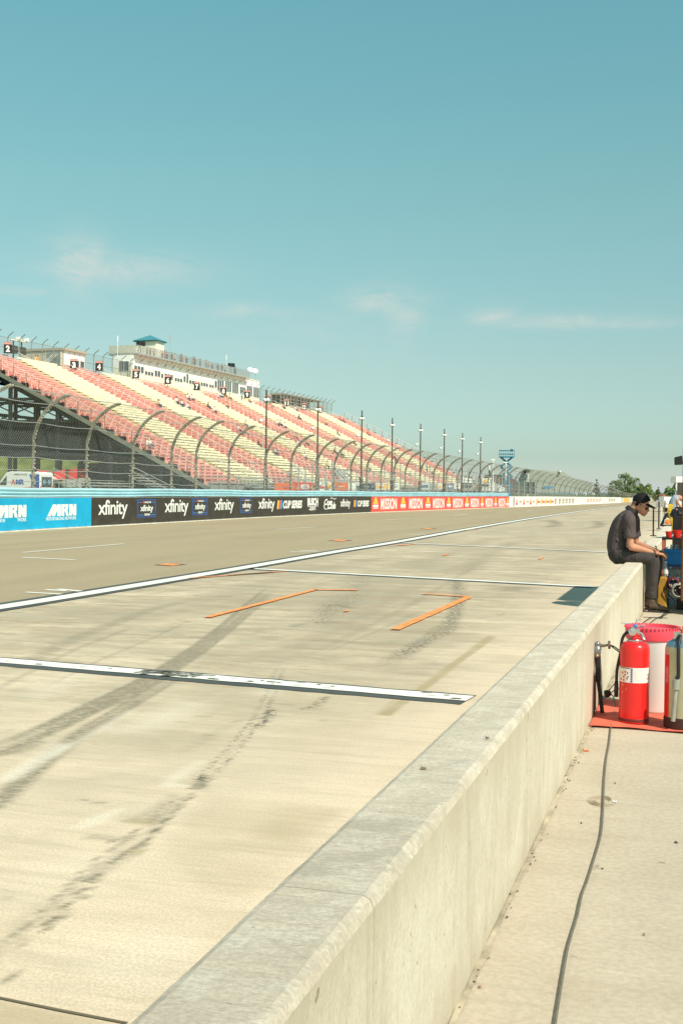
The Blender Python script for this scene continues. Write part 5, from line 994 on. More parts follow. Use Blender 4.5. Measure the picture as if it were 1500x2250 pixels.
t = px_thing('dark_grandstand', 1105, 185, 'dark far grandstand block seen behind the scissor lift', 'grandstand'); wedge([(1080, 1043), (1106, 1043), (1135, 1056), (1135, 1086), (1080, 1086)], 185, 10, 'seating_block', mat('far_block', (.16, .13, .12), .85, var=.4, scale=.3), t)
t = px_thing('mesh_screen', 1155, 140, 'dark green mesh screen panel behind the catch fence', 'screen'); wedge([(1139, 1059), (1175, 1059), (1175, 1085), (1139, 1085)], 140, .1, 'panel', mat('green_mesh', (.10, .15, .13), .9), t); mb = MB(); [mb.bar(Vector((D(x, 1080, 139.8).x, D(x, 1080, 139.8).y, 0)), D(x, 1056, 139.8), .1) for x in (1139, 1151, 1163, 1175)]; mb.build('post', grey, t)
t = px_thing('scissor_lift', 1111, 165, 'blue scissor lift raised high with an empty railed platform', 'scissor lift'); sb = mat('lift_blue', (.02, .22, .36), .5); c = D(1111, 1085, 165); b_ = Vector((c.x, c.y, 0)); zz = lambda y: D(1111, y, 165).z
MB().obox(b_+UP*.6, RT*.75, FW*1.2, UP*.4).build('chassis', sb, t)
for sx_ in (-.6, .6):
    for sy in (-.9, .9): MB().lathe(b_+RT*sx_+FW*sy+UP*.22, [(0, -.1), (.22, -.1), (.22, .1), (0, .1)], 12, axis=tuple(RT)).build('wheel', tyre, t)
h0, h1 = 1.0, zz(1005)
for sy in (-.7, .7):
    mb = MB(); k = 4
    for j in range(k):
        za, zc_ = h0+(h1-h0)*j/k, h0+(h1-h0)*(j+1)/k; mb.bar(b_+FW*sy+RT*-.75+UP*za, b_+FW*sy+RT*.75+UP*zc_, .13).bar(b_+FW*sy+RT*.75+UP*za, b_+FW*(sy+.1)+RT*-.75+UP*zc_, .13)
    mb.build('scissor_arm', sb, t)
MB().obox(b_+UP*(h1+.06), RT*.92, FW*1.1, UP*.07).build('platform', sb, t); mb = MB()
for z in (.45, .95):
    q = [b_+RT*sx_*.92+FW*sy*1.05+UP*(h1+z) for sx_, sy in ((-1, -1), (1, -1), (1, 1), (-1, 1), (-1, -1))]; mb.tube(q, .045, 5)
for sx_ in (-1, -.35, .35, 1):
    for sy in (-1, 1): mb.bar(b_+RT*sx_*.92+FW*sy*1.05+UP*h1, b_+RT*sx_*.92+FW*sy*1.05+UP*(h1+.95), .05)
mb.build('guard_rail', sb, t); MB().obox(b_+UP*(h1+1.0)+RT*.7, RT*.15, FW*.15, UP*.15).build('control_box', mat('cam_black', (.03, .03, .03), .5), t)
# slim white camera masts and signal boxes near the far fence
for x, y0, dp, lab in ((1083, 1010, 130, 'slim white mast with a crossbar just left of the scissor lift'), (1110.5, 1016, 128, 'slim white mast in front of the scissor lift'), (1159, 1040, 150, 'short white mast right of the dark mesh screen')):
    t = px_thing('mast', x, dp, lab, 'mast', 'white masts behind the fence'); q = D(x, y0, dp); MB().tube([Vector((q.x, q.y, 0)), q], .07, 6).build('pole', lampw, t); MB().bar(q-RT*.25, q+RT*.2, .12).build('crossbar', lampw, t)
t = thing('traffic_light_box', tuple(D(1152, 1037, 118)), 'black camera box hung on the catch fence', 'camera'); MB().obox(D(1152.5, 1037, 118), RT*.12, FW*.12, UP*.15).build('housing', mat('cam_black', (.03, .03, .03), .5), t, bevel=.02); MB().lathe(D(1152.5, 1037, 118)-FW*.12, [(.07, -.06), (.08, -.06), (.07, 0)], 12, axis=tuple(FW)).build('lens_hood', mat('cam_black', (.03, .03, .03), .5), t)
t = px_thing('parked_car', 1205, 170, 'light blue canopy over parked gear behind the white wall', 'canopy'); wedge([(1196, 1072), (1204, 1068), (1216, 1069), (1214, 1073), (1197, 1075)], 170, 3, 'canopy', mat('canopy_blue', (.10, .30, .45), .6), t); mb = MB(); [mb.bar(Vector((D(x, 1080, 171).x, D(x, 1080, 171).y, 0)), D(x, 1073, 171), .08) for x in (1198, 1213)]; mb.build('legs', grey, t)
for i, x in enumerate((1263, 1284, 1303)):
    t = px_thing('trackside_board', x, 200+i*14, 'small white framed marker board above the white wall, %s of three' % order[i], 'sign', 'marker boards above the white wall'); h = 2.2-i*.3
    wedge([(x-4.5+i*.8, 1083), (x+4.5-i*.8, 1083), (x+4.5-i*.8, 1088-i*.5), (x-4.5+i*.8, 1088-i*.5)], 200+i*14, .1, 'frame', LW, t); wedge([(x-3.3+i*.8, 1084.2), (x+3.3-i*.8, 1084.2), (x+3.3-i*.8, 1087-i*.5), (x-3.3+i*.8, 1087-i*.5)], 199.8+i*14, .05, 'panel', mat('green_mesh', (.10, .15, .13), .9), t)
t = px_thing('far_stand', 1240, 330, 'pale far grandstand roofline rising over the curving catch fence', 'grandstand'); wedge([(1150, 1066), (1165, 1031), (1227, 1036), (1232, 1034), (1262, 1052), (1300, 1062), (1300, 1082), (1150, 1082)], 330, 15, 'seating_block', mat('far_pale', (.40, .42, .36), .8, var=.15, scale=.1), t); wedge([(1228, 1037), (1228.5, 1034), (1231.5, 1034.5), (1232, 1038)], 329, 3, 'roof_box', LW, t)

# ------------------------------------------------------------------ trees beyond the far end of the lane
leafm = [mat('leaf_a', (.09, .145, .045), .7, var=.3, scale=.7), mat('leaf_b', (.17, .22, .06), .7, var=.3, scale=.7), mat('leaf_c', (.06, .10, .04), .7, var=.3, scale=.7)]
barkm = mat('bark', (.09, .07, .05), .9, var=.3)
def tree(x, ytop, ybase, wpx, dp, lab, conic, seed, n=2600):
    rnd = random.Random(seed); b_ = D(x, ybase, dp); b_.z = 0; top = D(x, ytop, dp).z; w = wpx/FPX*dp; t = thing('tree', b_, lab, 'tree', 'trees beyond the end of the track')
    tr = MB(); tr.tube([b_+UP*-.1, b_+UP*top*.3, b_+UP*top*.7, b_+UP*top*.95], [w*.05, w*.04, w*.022, .04], 8)
    for k in range(9): a = k*2.4; z = top*(.25+.06*k); p = b_+UP*z; tr.tube([p, p+RT*math.cos(a)*w*.3*(1-.06*k)+FW*math.sin(a)*w*.3*(1-.06*k)+UP*w*.15], [w*.018, .03], 5)
    tr.build('trunk', barkm, t)
    blobs = []
    for k in range(26 if not conic else 30):
        z = rnd.uniform(.16, .97); rr = (1-z)*.5+.04 if conic else .5*math.sqrt(max(0, 1-((z-.5)/.55)**2)); a = rnd.uniform(0, 6.28); r_ = rr*rnd.uniform(.35, .95); blobs.append((math.cos(a)*r_*w, math.sin(a)*r_*w, z*top, w*rnd.uniform(.10, .19)*(1 if not conic else .7*(1.2-z))))
    mb = MB()
    for k in range(n):
        bl = blobs[rnd.randrange(len(blobs))]; d = Vector((rnd.gauss(0, 1), rnd.gauss(0, 1), rnd.gauss(0, .8))).normalized()*bl[3]*rnd.uniform(.6, 1.12); p = b_+RT*bl[0]+FW*bl[1]+UP*bl[2]+d; q = rnd.uniform(.6, 1.3)*w*.032
        u_ = Vector((rnd.gauss(0, 1), rnd.gauss(0, 1), rnd.gauss(0, 1))).normalized(); v_ = u_.orthogonal().normalized(); mb.add([p-u_*q, p-v_*q*.7, p+u_*q, p+v_*q*.7], [(0, 1, 2, 3)], 0 if d.z < 0 and rnd.random() < .6 else (1 if rnd.random() < .55 else 2))
    mb.build('crown', leafm, t)
TL = [(1309, 1049, 1082, 26, 300, 'lone tree rising behind the curve of the catch fence', 1), (1352, 1053, 1092, 32, 262, 'round light green tree at the left of the big tree clump', 0), (1372, 1041, 1095, 38, 268, 'tallest round tree in the middle of the clump', 0), (1391, 1048, 1098, 30, 265, 'dark full tree on the right side of the clump', 0), (1377, 1062, 1096, 26, 252, 'bright lower tree in front of the clump', 0), (1411, 1064, 1100, 22, 258, 'pointed small tree showing above the black cap', 1), (1341, 1066, 1092, 20, 258, 'small bushy tree at the left edge of the clump', 0), (1444, 1070, 1103, 28, 225, 'dark tree standing alone right of the cap', 1), (1425, 1084, 1102, 26, 245, 'low bush between the cap and the lone dark tree', 0), (1461, 1086, 1102, 22, 240, 'low round bush right of the lone dark tree', 0), (1400, 1079, 1102, 30, 246, 'dark low bush below the clump', 0)]
for i, (x, a, b_, w, dp, lab, c) in enumerate(TL): tree(x, a, b_, w, dp, lab, c, 20+i, 2200 if w > 25 else 1500)
for i, (x, dp, wpx, ht) in enumerate([(758, 210, 30, 8), (805, 215, 20, 6)]): pass
tree(1015+8, 1040, 1085, 34, 200, 'green tree top showing between the seats and the seventh lamp post', 0, 55, 1500)
# hedge mass along the far right edge
hd = MB(); rnd = random.Random(9)
for k in range(5200):
    x = rnd.uniform(1395, 1640); dp = rnd.uniform(262, 275); p = D(x, 1098, dp); p.z = rnd.uniform(0, 2.6+1.0*math.sin(x*.09)+.6*math.sin(x*.31)); q = rnd.uniform(.2, .5); u_ = Vector((rnd.gauss(0, 1), rnd.gauss(0, 1), rnd.gauss(0, 1))).normalized(); v_ = u_.orthogonal().normalized(); hd.add([p-u_*q, p-v_*q, p+u_*q, p+v_*q], [(0, 1, 2, 3)], rnd.randrange(3))
tag(hd.build('shrubbery', leafm), 'dark green hedge mass closing the far end of the lane', 'shrubbery', kind='stuff')
# far right details
t = px_thing('brick_house', 1457, 235, 'tiny red-roofed house behind the lone dark tree', 'house'); wedge([(1452, 1092), (1463, 1092), (1463, 1103), (1452, 1103)], 235, 5, 'wall', mat('house_wall', (.45, .25, .18), .8), t); wedge([(1451, 1092), (1458, 1086), (1464, 1092)], 234.8, 5.4, 'roof', mat('house_roof', (.45, .14, .09), .8), t)
t = px_thing('bollard', 1443.5, 120, 'short pale bollard on the far asphalt, right of the cap brim', 'bollard'); q = D(1443.5, 1104, 120); q.z = 0; MB().lathe(q, [(.14, 0), (.14, .30), (.11, .34), (0, .35)], 12).build('post', mat('pale_bollard', (.7, .6, .42), .7), t); MB().lathe(q, [(.145, .12), (.145, .2)], 12).build('band', orange, t)
t = px_thing('service_truck', 1466, 95, 'small white service truck parked facing up the far lane', 'truck'); c = D(1467, 1103, 95); c.z = 0
MB().obox(c+UP*.62, RT*.62, FW*1.5, UP*.3).build('body', aw, t, bevel=.08); MB().obox(c+UP*1.02+FW*.2, RT*.52, FW*.8, UP*.18).build('cab', aw, t, bevel=.08); MB().obox(c+UP*.62-FW*1.52, RT*.3, FW*.03, UP*.2).build('grille', tyre, t)
for sx_ in (-.5, .5):
    MB().lathe(c+RT*sx_+FW*-1.0+UP*.26, [(0, -.1), (.26, -.1), (.26, .1), (0, .1)], 14, axis=tuple(RT)).build('wheel', tyre, t); MB().obox(c+UP*.7+RT*sx_*.9-FW*1.52, RT*.08, FW*.02, UP*.06).build('headlight', lampw, t)
t = px_thing('white_tower', 1492, 60, 'white panel tower beside a dark screen at the right edge', 'tower'); c = D(1493, 1100, 60); c.z = 0; zt = D(1493, 1047, 60).z
wedge([(1484, 1047), (1512, 1047), (1512, 1061), (1484, 1061)], 60, 1, 'white_panel', LW, t); wedge([(1484, 1061), (1487.5, 1061), (1487.5, 1096), (1484, 1096)], 60, .2, 'post', LW, t); wedge([(1489, 1060), (1512, 1060), (1512, 1090), (1489, 1090)], 59.5, .2, 'dark_screen', mat('screen_dark', (.06, .055, .045), .5), t)
wedge([(1487, 1090), (1512, 1090), (1512, 1100), (1487, 1100)], 59.8, .6, 'base', mat('tower_base', (.40, .33, .22), .8), t); MB().tube([D(1484, 1078, 59.9), D(1481, 1070, 59.9), D(1482, 1063, 59.9), D(1485, 1060, 59.9)], .02, 5).build('cable', tyre, t)

# ------------------------------------------------------------------ posts and gear standing on or by the pit wall
def wallpt(px, py): return G(px, py, WH)
for i, (x0, yb, xt, yt_, w, col, lab) in enumerate([(1434, 1178, 1434.5, 1119, .022, 'post_black', 'thin dark post on the wall nearest the seated man'), (1446, 1163, 1446.5, 1104, .024, 'post_black', 'tall dark post on the wall, second beyond the seated man'), (1452, 1149, 1452.5, 1112, .022, 'post_white', 'slim white post between the dark posts and the triangular reel'), (1458.5, 1137, 1459, 1107, .02, 'post_brown', 'thin brown post beyond the white post'), (1469.5, 1121, 1469.5, 1102, .03, 'post_white', 'short white post farthest along the wall')]):
    q = wallpt(x0, yb); dpq = q.dot(FW); tp = D(xt, yt_, dpq); m = mat(col, {'post_black': (.035, .03, .028), 'post_white': (.8, .78, .68), 'post_brown': (.22, .12, .07)}[col], .5)
    q.z = WH; t = thing('wall_post', q, lab, 'post'); MB().obox(q+UP*.008, RT*.05, FW*.05, UP*.008).build('base_plate', m, t); MB().bar(q, Vector((tp.x, tp.y, tp.z)), w*1.3).build('pole', m, t); MB().bar(tp, tp+UP*.02, w*1.7).build('cap', mat('cap_red', (.3, .07, .04), .6), t)
# triangular frame with orange lamp on the wall, y about 28
q = wallpt(1464.5, 1156); dq = q.dot(FW); t = thing('hazard_lamp', (q.x, q.y, WH), 'round orange lamp in a black triangular wire frame standing on the wall', 'lamp'); bk = mat('black_plastic', (.025, .025, .025), .45)
A_, B_, C_ = D(1466, 1128, dq), D(1453, 1155, dq), D(1478, 1155, dq); mb = MB()
for a, b_ in ((A_, B_), (B_, C_), (C_, A_)): mb.tube([a, b_], .022, 6); mb.tube([a+FW*.14, b_+FW*.14], .018, 6)
for a in (A_, B_, C_): mb.tube([a, a+FW*.14], .018, 6)
mb.build('frame', bk, t); cc = D(1465.5, 1146.5, dq-.02); MB().lathe(cc, [(0, .05), (.082, .04), (.088, -.02), (.075, -.03)], 20, axis=tuple(FW)).build('rim', lampw, t, smooth='auto'); MB().lathe(cc-FW*.03, [(0, -.012), (.05, -.006), (.072, .004)], 20, axis=tuple(FW)).build('lens', mat('lens_orange', (.75, .22, .05), .3), t, smooth=True)
# yellow coiled hose
t0_ = thing('coiled_hose', D(1478, 1165, 24), 'bright yellow spiral air hose hanging down beside the triangular lamp', 'hose'); mb = MB(); pts = []
for k in range(300):
    s = k/299; x = np.interp(s, [0, .25, .5, .75, 1], [1473, 1470, 1474, 1478, 1478]); y = 1108+62*s; r = .05*(1-.35*s); a = k*.42; pts.append(D(x, y, 25)+RT*math.cos(a)*r+FW*math.sin(a)*r)
mb.tube(pts, .010, 5); mb.build('coil', mat('hose_yellow', (.85, .58, .03), .4), t0_, smooth=True)
# second person far along the wall
t = None
def remesh_obj(mb, vox, sm, name, m, parent): return baked(remesh(mb, vox, sm, name), name, m, parent)
q = D(1484, 1127, 44); 
p2 = thing('person', (q.x, q.y, 0), 'person in a pale blue-grey shirt bending forward far along the wall', 'person'); b_ = Vector((q.x, q.y, 0))
def R2(px, py, dy=0): v = D(px, py, 44+dy); return (v.x, v.y, v.z)
L_ = lambda pts: [(*R2(a, b2, d_), r1, r2) for a, b2, d_, r1, r2 in pts]
mb = MB().limb(L_([(1480, 1120, 0, .12, .15), (1478.5, 1108, 0, .14, .17), (1483, 1097, 0, .13, .18), (1489, 1092, 0, .09, .10), (1493, 1092, 0, .06, .06), (1496, 1096, 0, .09, .09), (1498, 1101, 0, .07, .07)]))
for d_ in (-.12, .12): mb.limb(L_([(1482, 1121, d_, .10, .10), (1492, 1121, d_, .08, .08), (1501, 1124, d_, .07, .07), (1502, 1140, d_, .05, .05), (1502, 1164, d_, .04, .04)])).limb(L_([(1485, 1096, d_*1.5, .06, .06), (1490, 1108, d_*1.6, .05, .05), (1499, 1118, d_, .04, .04)]))
remesh_obj(mb, .03, 3, 'body', skin, p2)
remesh_obj(MB().limb(L_([(1479.5, 1122, 0, .15, .18), (1477.8, 1108, 0, .17, .20), (1483, 1096, 0, .16, .21), (1488, 1092, 0, .11, .12)])), .03, 3, 'shirt', mat('shirt_pale_blue', (.30, .36, .42), .85, var=.1, scale=8), p2)
mb = MB(); [mb.limb(L_([(1480, 1122, d_*.6, .15, .13), (1491, 1121, d_, .11, .10), (1501, 1124, d_, .09, .09), (1502, 1140, d_, .07, .07), (1502, 1160, d_, .06, .06)])) for d_ in (-.12, .12)]; remesh_obj(mb, .03, 3, 'trousers', mat('trousers_black', (.02, .02, .022), .85), p2)

# ------------------------------------------------------------------ the seated man
MY = 14.2
def K(px, py, dy=0.):
    v = P(px, py, MY); return Vector((v.x, v.y+dy, v.z))
def KL(pts): return [(*K(a, b2, d_), r1, r2) for a, b2, d_, r1, r2 in pts]
mz = K(1390, 1238); man = thing('person', (mz.x, MY, 0), 'man in grey polo shirt, trousers, black cap and sunglasses sitting hunched on the pit wall', 'person')
fair = mat('skin_fair', (.58, .27, .165), .5, var=.08, scale=14); 
mb = MB()
mb.limb(KL([(1361, 1222, 0, .10, .15), (1357, 1203, 0, .10, .145), (1358, 1182, 0, .095, .14), (1366, 1158, 0, .10, .155), (1376, 1138, 0, .08, .14), (1384, 1125, 0, .05, .075), (1391, 1117, 0, .052, .054), (1397, 1110, 0, .055, .056)]), 16, 5)
mb.limb(KL([(1398, 1092, 0, .04, .045), (1402, 1098, 0, .085, .066), (1406.5, 1106, 0, .092, .076), (1409.5, 1114, 0, .083, .073), (1411.5, 1122, 0, .067, .062), (1412.5, 1128, 0, .044, .048), (1412.5, 1131.5, 0, .022, .030)]), 20, 5)
mb.limb(KL([(1419, 1114, 0, .012, .012), (1421.6, 1119, 0, .013, .012), (1423.8, 1122.6, 0, .010, .013), (1420.5, 1124, 0, .011, .013)]), 8, 4)       # nose
mb.limb(KL([(1416, 1124, 0, .03, .03), (1419.5, 1127.3, 0, .016, .022), (1421, 1127.8, 0, .007, .016)]), 8, 3).limb(KL([(1415, 1128, 0, .028, .03), (1418.5, 1129.6, 0, .013, .02), (1419.7, 1129.8, 0, .006, .014)]), 8, 3).limb(KL([(1411, 1128, 0, .03, .03), (1415.5, 1132.2, 0, .019, .022), (1416.5, 1133, 0, .01, .012)]), 8, 3)
for sy in (-1, 1):   # brow, cheek
    mb.limb(KL([(1412, 1110.5, sy*.05, .012, .012), (1417, 1112.5, sy*.034, .012, .014), (1419, 1114, sy*.01, .012, .012)]), 8, 3).ball(K(1413.5, 1120, sy*.045), (.025, .02, .028))
def hand(mb, wrist, d, up, sgn, curl=.5):
    """palm and five separate bent fingers; d = direction of the palm, up = back of the hand"""
    d = Vector(d).normalized(); up = Vector(up); up = (up-d*up.dot(d)).normalized(); s_ = d.cross(up)*sgn
    w = Vector(wrist); o = len(mb.v)
    for k in range(4):
        off = (-.5+k/3)*.062; base = w+d*.075+s_*off; root = w+d*.02+s_*off*.6
        mb.tube([root, w+d*.05+s_*off*.85, base], [.017, .0175, .013], 8)
        L1, L2, L3 = [(.036, .024, .018), (.042, .028, .02), (.039, .026, .019), (.030, .02, .016)][k]; dd = d; p = base; pts = [p]; rs = [.0105]
        for j, L in enumerate((L1, L2, L3)):
            dd = (dd-up*curl*(.55+.25*j)).normalized(); p = p+dd*L; pts.append(p); rs.append([.0095, .0085, .006][j])
        mb.tube(pts, rs, 8); mb.ball(p, .0062, n=6)
    th = w+d*.025+s_*-.030; t1 = th+(d*.6-s_*.75-up*.2).normalized()*.036; t2 = t1+(d*.9-up*.35).normalized()*.03; t3 = t2+(d*.8+s_*.2-up*.5).normalized()*.022
    mb.tube([w+d*.01-s_*.012, th, t1, t2, t3], [.016, .016, .0125, .0105, .007], 8); mb.ball(t3, .007, n=6)
    mb.ball(w+d*.045, (.026, .03, .02))
arms = {}
for sy, sh, el, wr in ((-1, (1383, 1141), (1387, 1199), (1437, 1214)), (1, (1388, 1142), (1394, 1197), (1441, 1211))):
    s_, e_, w_ = K(*sh, sy*.165), K(*el, sy*.205), K(*wr, sy*.07); arms[sy] = (s_, e_, w_)
    mb.limb([(*s_, .055, .055), (*s_.lerp(e_, .3), .052, .054), (*s_.lerp(e_, .7), .043, .045), (*e_, .040, .040), (*e_.lerp(w_, .12), .043, .043), (*e_.lerp(w_, .35), .041, .041), (*e_.lerp(w_, .75), .030, .033), (*w_, .024, .029), (*(w_+(w_-e_).normalized()*.03), .022, .03)], 14, 4)
    mb.limb([(*K(1380, 1140, sy*.05), .06, .06), (*s_, .062, .062)], 12, 3)
    hand(mb, w_+(w_-e_).normalized()*.01, (w_-e_)+Vector((.02, -sy*.03, .0)), (0.25, -.15*sy, 1), -sy, .55)
for sy, kn, an in ((-1, (1438, 1226), (1432, 1310)), (1, (1446, 1223), (1428, 1306))):
    h_, k_, a_ = K(1366, 1218, sy*.085), K(*kn, sy*.13), K(*an, sy*.10)
    mb.limb([(*h_, .08, .08), (*h_.lerp(k_, .5), .068, .07), (*k_, .055, .055)], 14, 4).limb([(*k_, .053, .053), (*k_.lerp(a_, .3), .052, .052), (*a_, .035, .036), (*(a_-UP*.06), .035, .036)], 14, 4)
body = remesh(mb, .0062, 1, 'body'); baked(body, 'body', fair, man)
for sy in (-1, 1): # ears
    MB().lathe(K(1408, 1110, sy*.074), [(0, .004), (.012, .006), (.019, .016), (.026, .014), (.026, -.004)], 14, axis=(-.3, sy, .1)).build('ear', fair, man, smooth=True)
# short hair: a close shell round the back of the head
hm = MB().limb(KL([(1397.5, 1093, 0, .045, .05), (1401, 1098.5, 0, .088, .071), (1403.5, 1105, 0, .084, .078), (1400.5, 1108.5, 0, .070, .071), (1397.5, 1112, 0, .05, .058)]), 18, 4); baked(remesh(hm, .008, 2, 'hair'), 'hair', mat('hair_brown', (.27, .14, .085), .85, var=.3, scale=60), man)
# polo shirt: torso, sleeves, collar
def m_cloth(name, col, s=60, w=.35, fold=9):
    b = NB(name); n_ = b.noise(s, detail=3); f = b.noise(fold, (1, 1, .5), 3, .5, 1.2); c = b.mix(b.rng(n_, .3, .7, 0, w), col, tuple(x*1.6 for x in col)); m = b.done(c, .85, f, .9, .03); return m
polo = m_cloth('polo_grey', (.088, .066, .062)); pants = m_cloth('trousers_grey', (.056, .047, .044), 50, .3, 11)
sm_ = MB(); sm_.limb(KL([(1362, 1217, 0, .112, .172), (1355.5, 1206, 0, .118, .170), (1355, 1190, 0, .118, .165), (1358.5, 1172, 0, .118, .172), (1366.5, 1152, 0, .116, .180), (1375, 1137, 0, .092, .172), (1383, 1127, 0, .062, .11), (1388, 1120.5, 0, .060, .066)]), 22, 5)
for sy in (-1, 1):
    s_, e_, w_ = arms[sy]; c = s_.lerp(e_, .66)
    sm_.limb([(*K(1378, 1139, sy*.06), .072, .075), (*(s_+Vector((0, sy*.005, .004))), .076, .074), (*s_.lerp(e_, .35), .070, .066), (*s_.lerp(e_, .66), .072, .064), (*s_.lerp(e_, .70), .070, .063)], 18, 5)
# folds gathered at the waist and under the sleeve
for a, b2, c2, d2, sy in ((1345, 1196, 1372, 1206, -.165), (1350, 1206, 1378, 1211, -.168), (1352, 1160, 1376, 1178, -.176), (1346, 1176, 1370, 1192, -.170), (1360, 1145, 1380, 1166, -.176)): sm_.tube([K(a, b2, sy+.03), K((a+c2)/2, (b2+d2)/2+2, sy), K(c2, d2, sy+.03)], [.006, .014, .006], 8)
baked(remesh(sm_, .0075, 2, 'shirt'), 'polo_shirt', polo, man)
cl_ = MB(); ca, cb = K(1390, 1116.5), K(1386, 1123); ax = (ca-cb).normalized()
cl_.lathe(K(1387.5, 1121), [(.080, -.022), (.084, -.01), (.070, .03), (.066, .03), (.066, -.01)], 24, axis=tuple(ax)); cl_.build('collar', m_cloth('collar_dark', (.045, .04, .04)), man, smooth='auto')
cl2 = MB(); cl2.limb(KL([(1392, 1122, -.02, .012, .05), (1397, 1130, -.01, .012, .055), (1399.5, 1143, 0, .010, .05)]), 12, 4); cl2.build('placket', MATS.get('collar_dark') or bpy.data.materials['collar_dark'], man, smooth=True)
# trousers
tm = MB(); tm.limb(KL([(1360, 1206, 0, .118, .165), (1357, 1217, 0, .120, .172), (1362, 1226, 0, .098, .165)]), 20, 4)
tm.limb(KL([(1350, 1228, -.02, .06, .13), (1360, 1230, -.02, .055, .14)]), 14, 3)
for sy, kn, an in ((-1, (1438, 1227), (1432, 1311)), (1, (1446, 1224), (1428, 1307))):
    h_, k_, a_ = K(1363, 1219, sy*.085), K(*kn, sy*.13), K(*an, sy*.10)
    tm.limb([(*h_, .105, .092), (*h_.lerp(k_, .3), .094, .086), (*h_.lerp(k_, .65), .080, .078), (*(k_+Vector((0, 0, .0))), .066, .068)], 18, 4)
    tm.limb([(*(k_+Vector((-.012, 0, .012))), .064, .066), (*k_.lerp(a_, .12), .074, .068), (*k_.lerp(a_, .4), .070, .066), (*k_.lerp(a_, .75), .064, .062), (*k_.lerp(a_, .97), .066, .062), (*k_.lerp(a_, 1.02), .064, .062)], 18, 4)
    for j, f in enumerate((.08, .16, .9, .95)): p = k_.lerp(a_, f); tm.tube([p+Vector((-.06, -.03, .01)), p+Vector((0, -.062, 0)), p+Vector((.06, -.02, -.012))], [.008, .012, .008], 8)
baked(remesh(tm, .0075, 2, 'trousers'), 'trousers', pants, man)
# belt line, shoes
ZD = K(1448, 1331, -.11).z-.026
shoe_m = m_cloth('shoe_brown', (.10, .07, .05), 40, .4, 20); sole = mat('sole_dark', (.05, .045, .04), .8)
for sy, dx in ((-1, 0), (1, -9)):
    def F(px, py, d_=0): v = K(px+dx, py, sy*.11+d_); v.z -= ZD; return v
    zs = F(1435, 1334).z
    mb = MB().limb([(*F(1426, 1324), .038, .036), (*F(1434, 1322), .047, .042), (*F(1446, 1325.5), .037, .046), (*F(1460, 1329), .027, .045), (*F(1470, 1331.5), .018, .030)], 16, 4); mb.limb([(*(F(1431, 1309)+UP*ZD*.5), .040, .040), (*F(1433, 1322), .042, .042)], 14, 2)
    baked(remesh(mb, .007, 2, 'shoe'), 'shoe', shoe_m, man)
    so_ = MB(); pts = []; 
    for k in range(20):
        a = k/20*2*math.pi; u_ = math.cos(a); w_ = math.sin(a); pts.append((F(1448, 1330).x+u_*.128, MY+sy*.11+w_*(.043-.006*u_)))
    zt_ = F(1448, 1331).z; so_.add([(x, y, zt_-.024-(.010 if x > F(1448, 1330).x else 0)*1) for x, y in pts]+[(x, y, zt_-.002-(.016 if x > F(1455, 1330).x else 0)) for x, y in pts], [tuple(reversed(range(20))), tuple(range(20, 40))]+[(k, (k+1) % 20, 20+(k+1) % 20, 20+k) for k in range(20)]); so_.build('sole', sole, man)
    for k in range(4): lc = MB().tube([F(1437+k*4, 1316.5+k*2.2, -.03), F(1439+k*4, 1315+k*2.4, 0), F(1437+k*4, 1317+k*2.2, .03)], .004, 6); lc.build('lace', lampw if k < 2 else sole, man)
# cap with long brim
bkc = mat('cap_black', (.008, .008, .009), .85, var=.2, scale=30)
cm2 = MB(); ac = (K(1402, 1087)-K(1411, 1109)).normalized(); cc_ = K(1410, 1106.5); prof = [(.0, .128), (.025, .127), (.055, .117), (.080, .095), (.096, .062), (.102, .03), (.103, .0), (.098, -.004)]
n0 = len(cm2.v); cm2.lathe(cc_, prof, 28, axis=tuple(ac)); ctr = cc_
cm2.v = [tuple(Vector(v)-Vector((0, (v[1]-ctr.y)*.16, 0))) for v in cm2.v]
cm2.build('cap', bkc, man, smooth=True)
bm_ = MB(); fwd = (K(1442, 1116)-K(1420, 1105)); fwd = fwd.normalized(); bc = K(1419.5, 1106); pts = []
for k in range(13):
    a = -math.pi/2+math.pi*k/12; pts.append(bc+fwd*(.122*math.cos(a)**.8 if math.cos(a) > 0 else 0)+Vector((0, 1, 0))*(.078*math.sin(a))+(ac*-.034*abs(math.sin(a))**2))
inn = [bc+fwd*(.0*math.cos(-math.pi/2+math.pi*k/12)-.01)+Vector((0, 1, 0))*(.076*math.sin(-math.pi/2+math.pi*k/12))+ac*(.012-.034*abs(math.sin(-math.pi/2+math.pi*k/12))**2) for k in range(13)]
vs = [p+ac*.004 for p in pts]+[p+ac*.004 for p in inn]+[p-ac*.003 for p in pts]+[p-ac*.003 for p in inn]
fs = [(k, k+1, 14+k, 13+k) for k in range(12)]+[(26+k, 39+k, 40+k, 27+k) for k in range(12)]+[(k, 26+k, 27+k, k+1) for k in range(12)]
bm_.add(vs, fs); bm_.build('cap_brim', bkc, man, smooth='auto'); MB().ball(cc_+ac*.129, .008, n=8).build('cap_button', bkc, man)
# sunglasses
gm = mat('glasses_black', (.006, .006, .006), .15, spec=.7); g_ = MB()
for sy in (-1, 1):
    g_.ball(K(1418.6, 1117.8, sy*.036), (.022, .034, .020), n=10); 
g_.tube([K(1420, 1115.5, -.05), K(1421.5, 1116, 0), K(1420, 1115.5, .05)], .005, 6)
gl_ = baked(remesh(g_, .005, 1, 'glasses'), 'sunglasses', gm, man)
for sy in (-1, 1): MB().tube([K(1418.5, 1115.5, sy*.058), K(1413, 1112, sy*.074), K(1407.5, 1108.5, sy*.078)], .0035, 6).build('temple', mat('temple_brown', (.25, .11, .05), .4), gl_ if False else man)
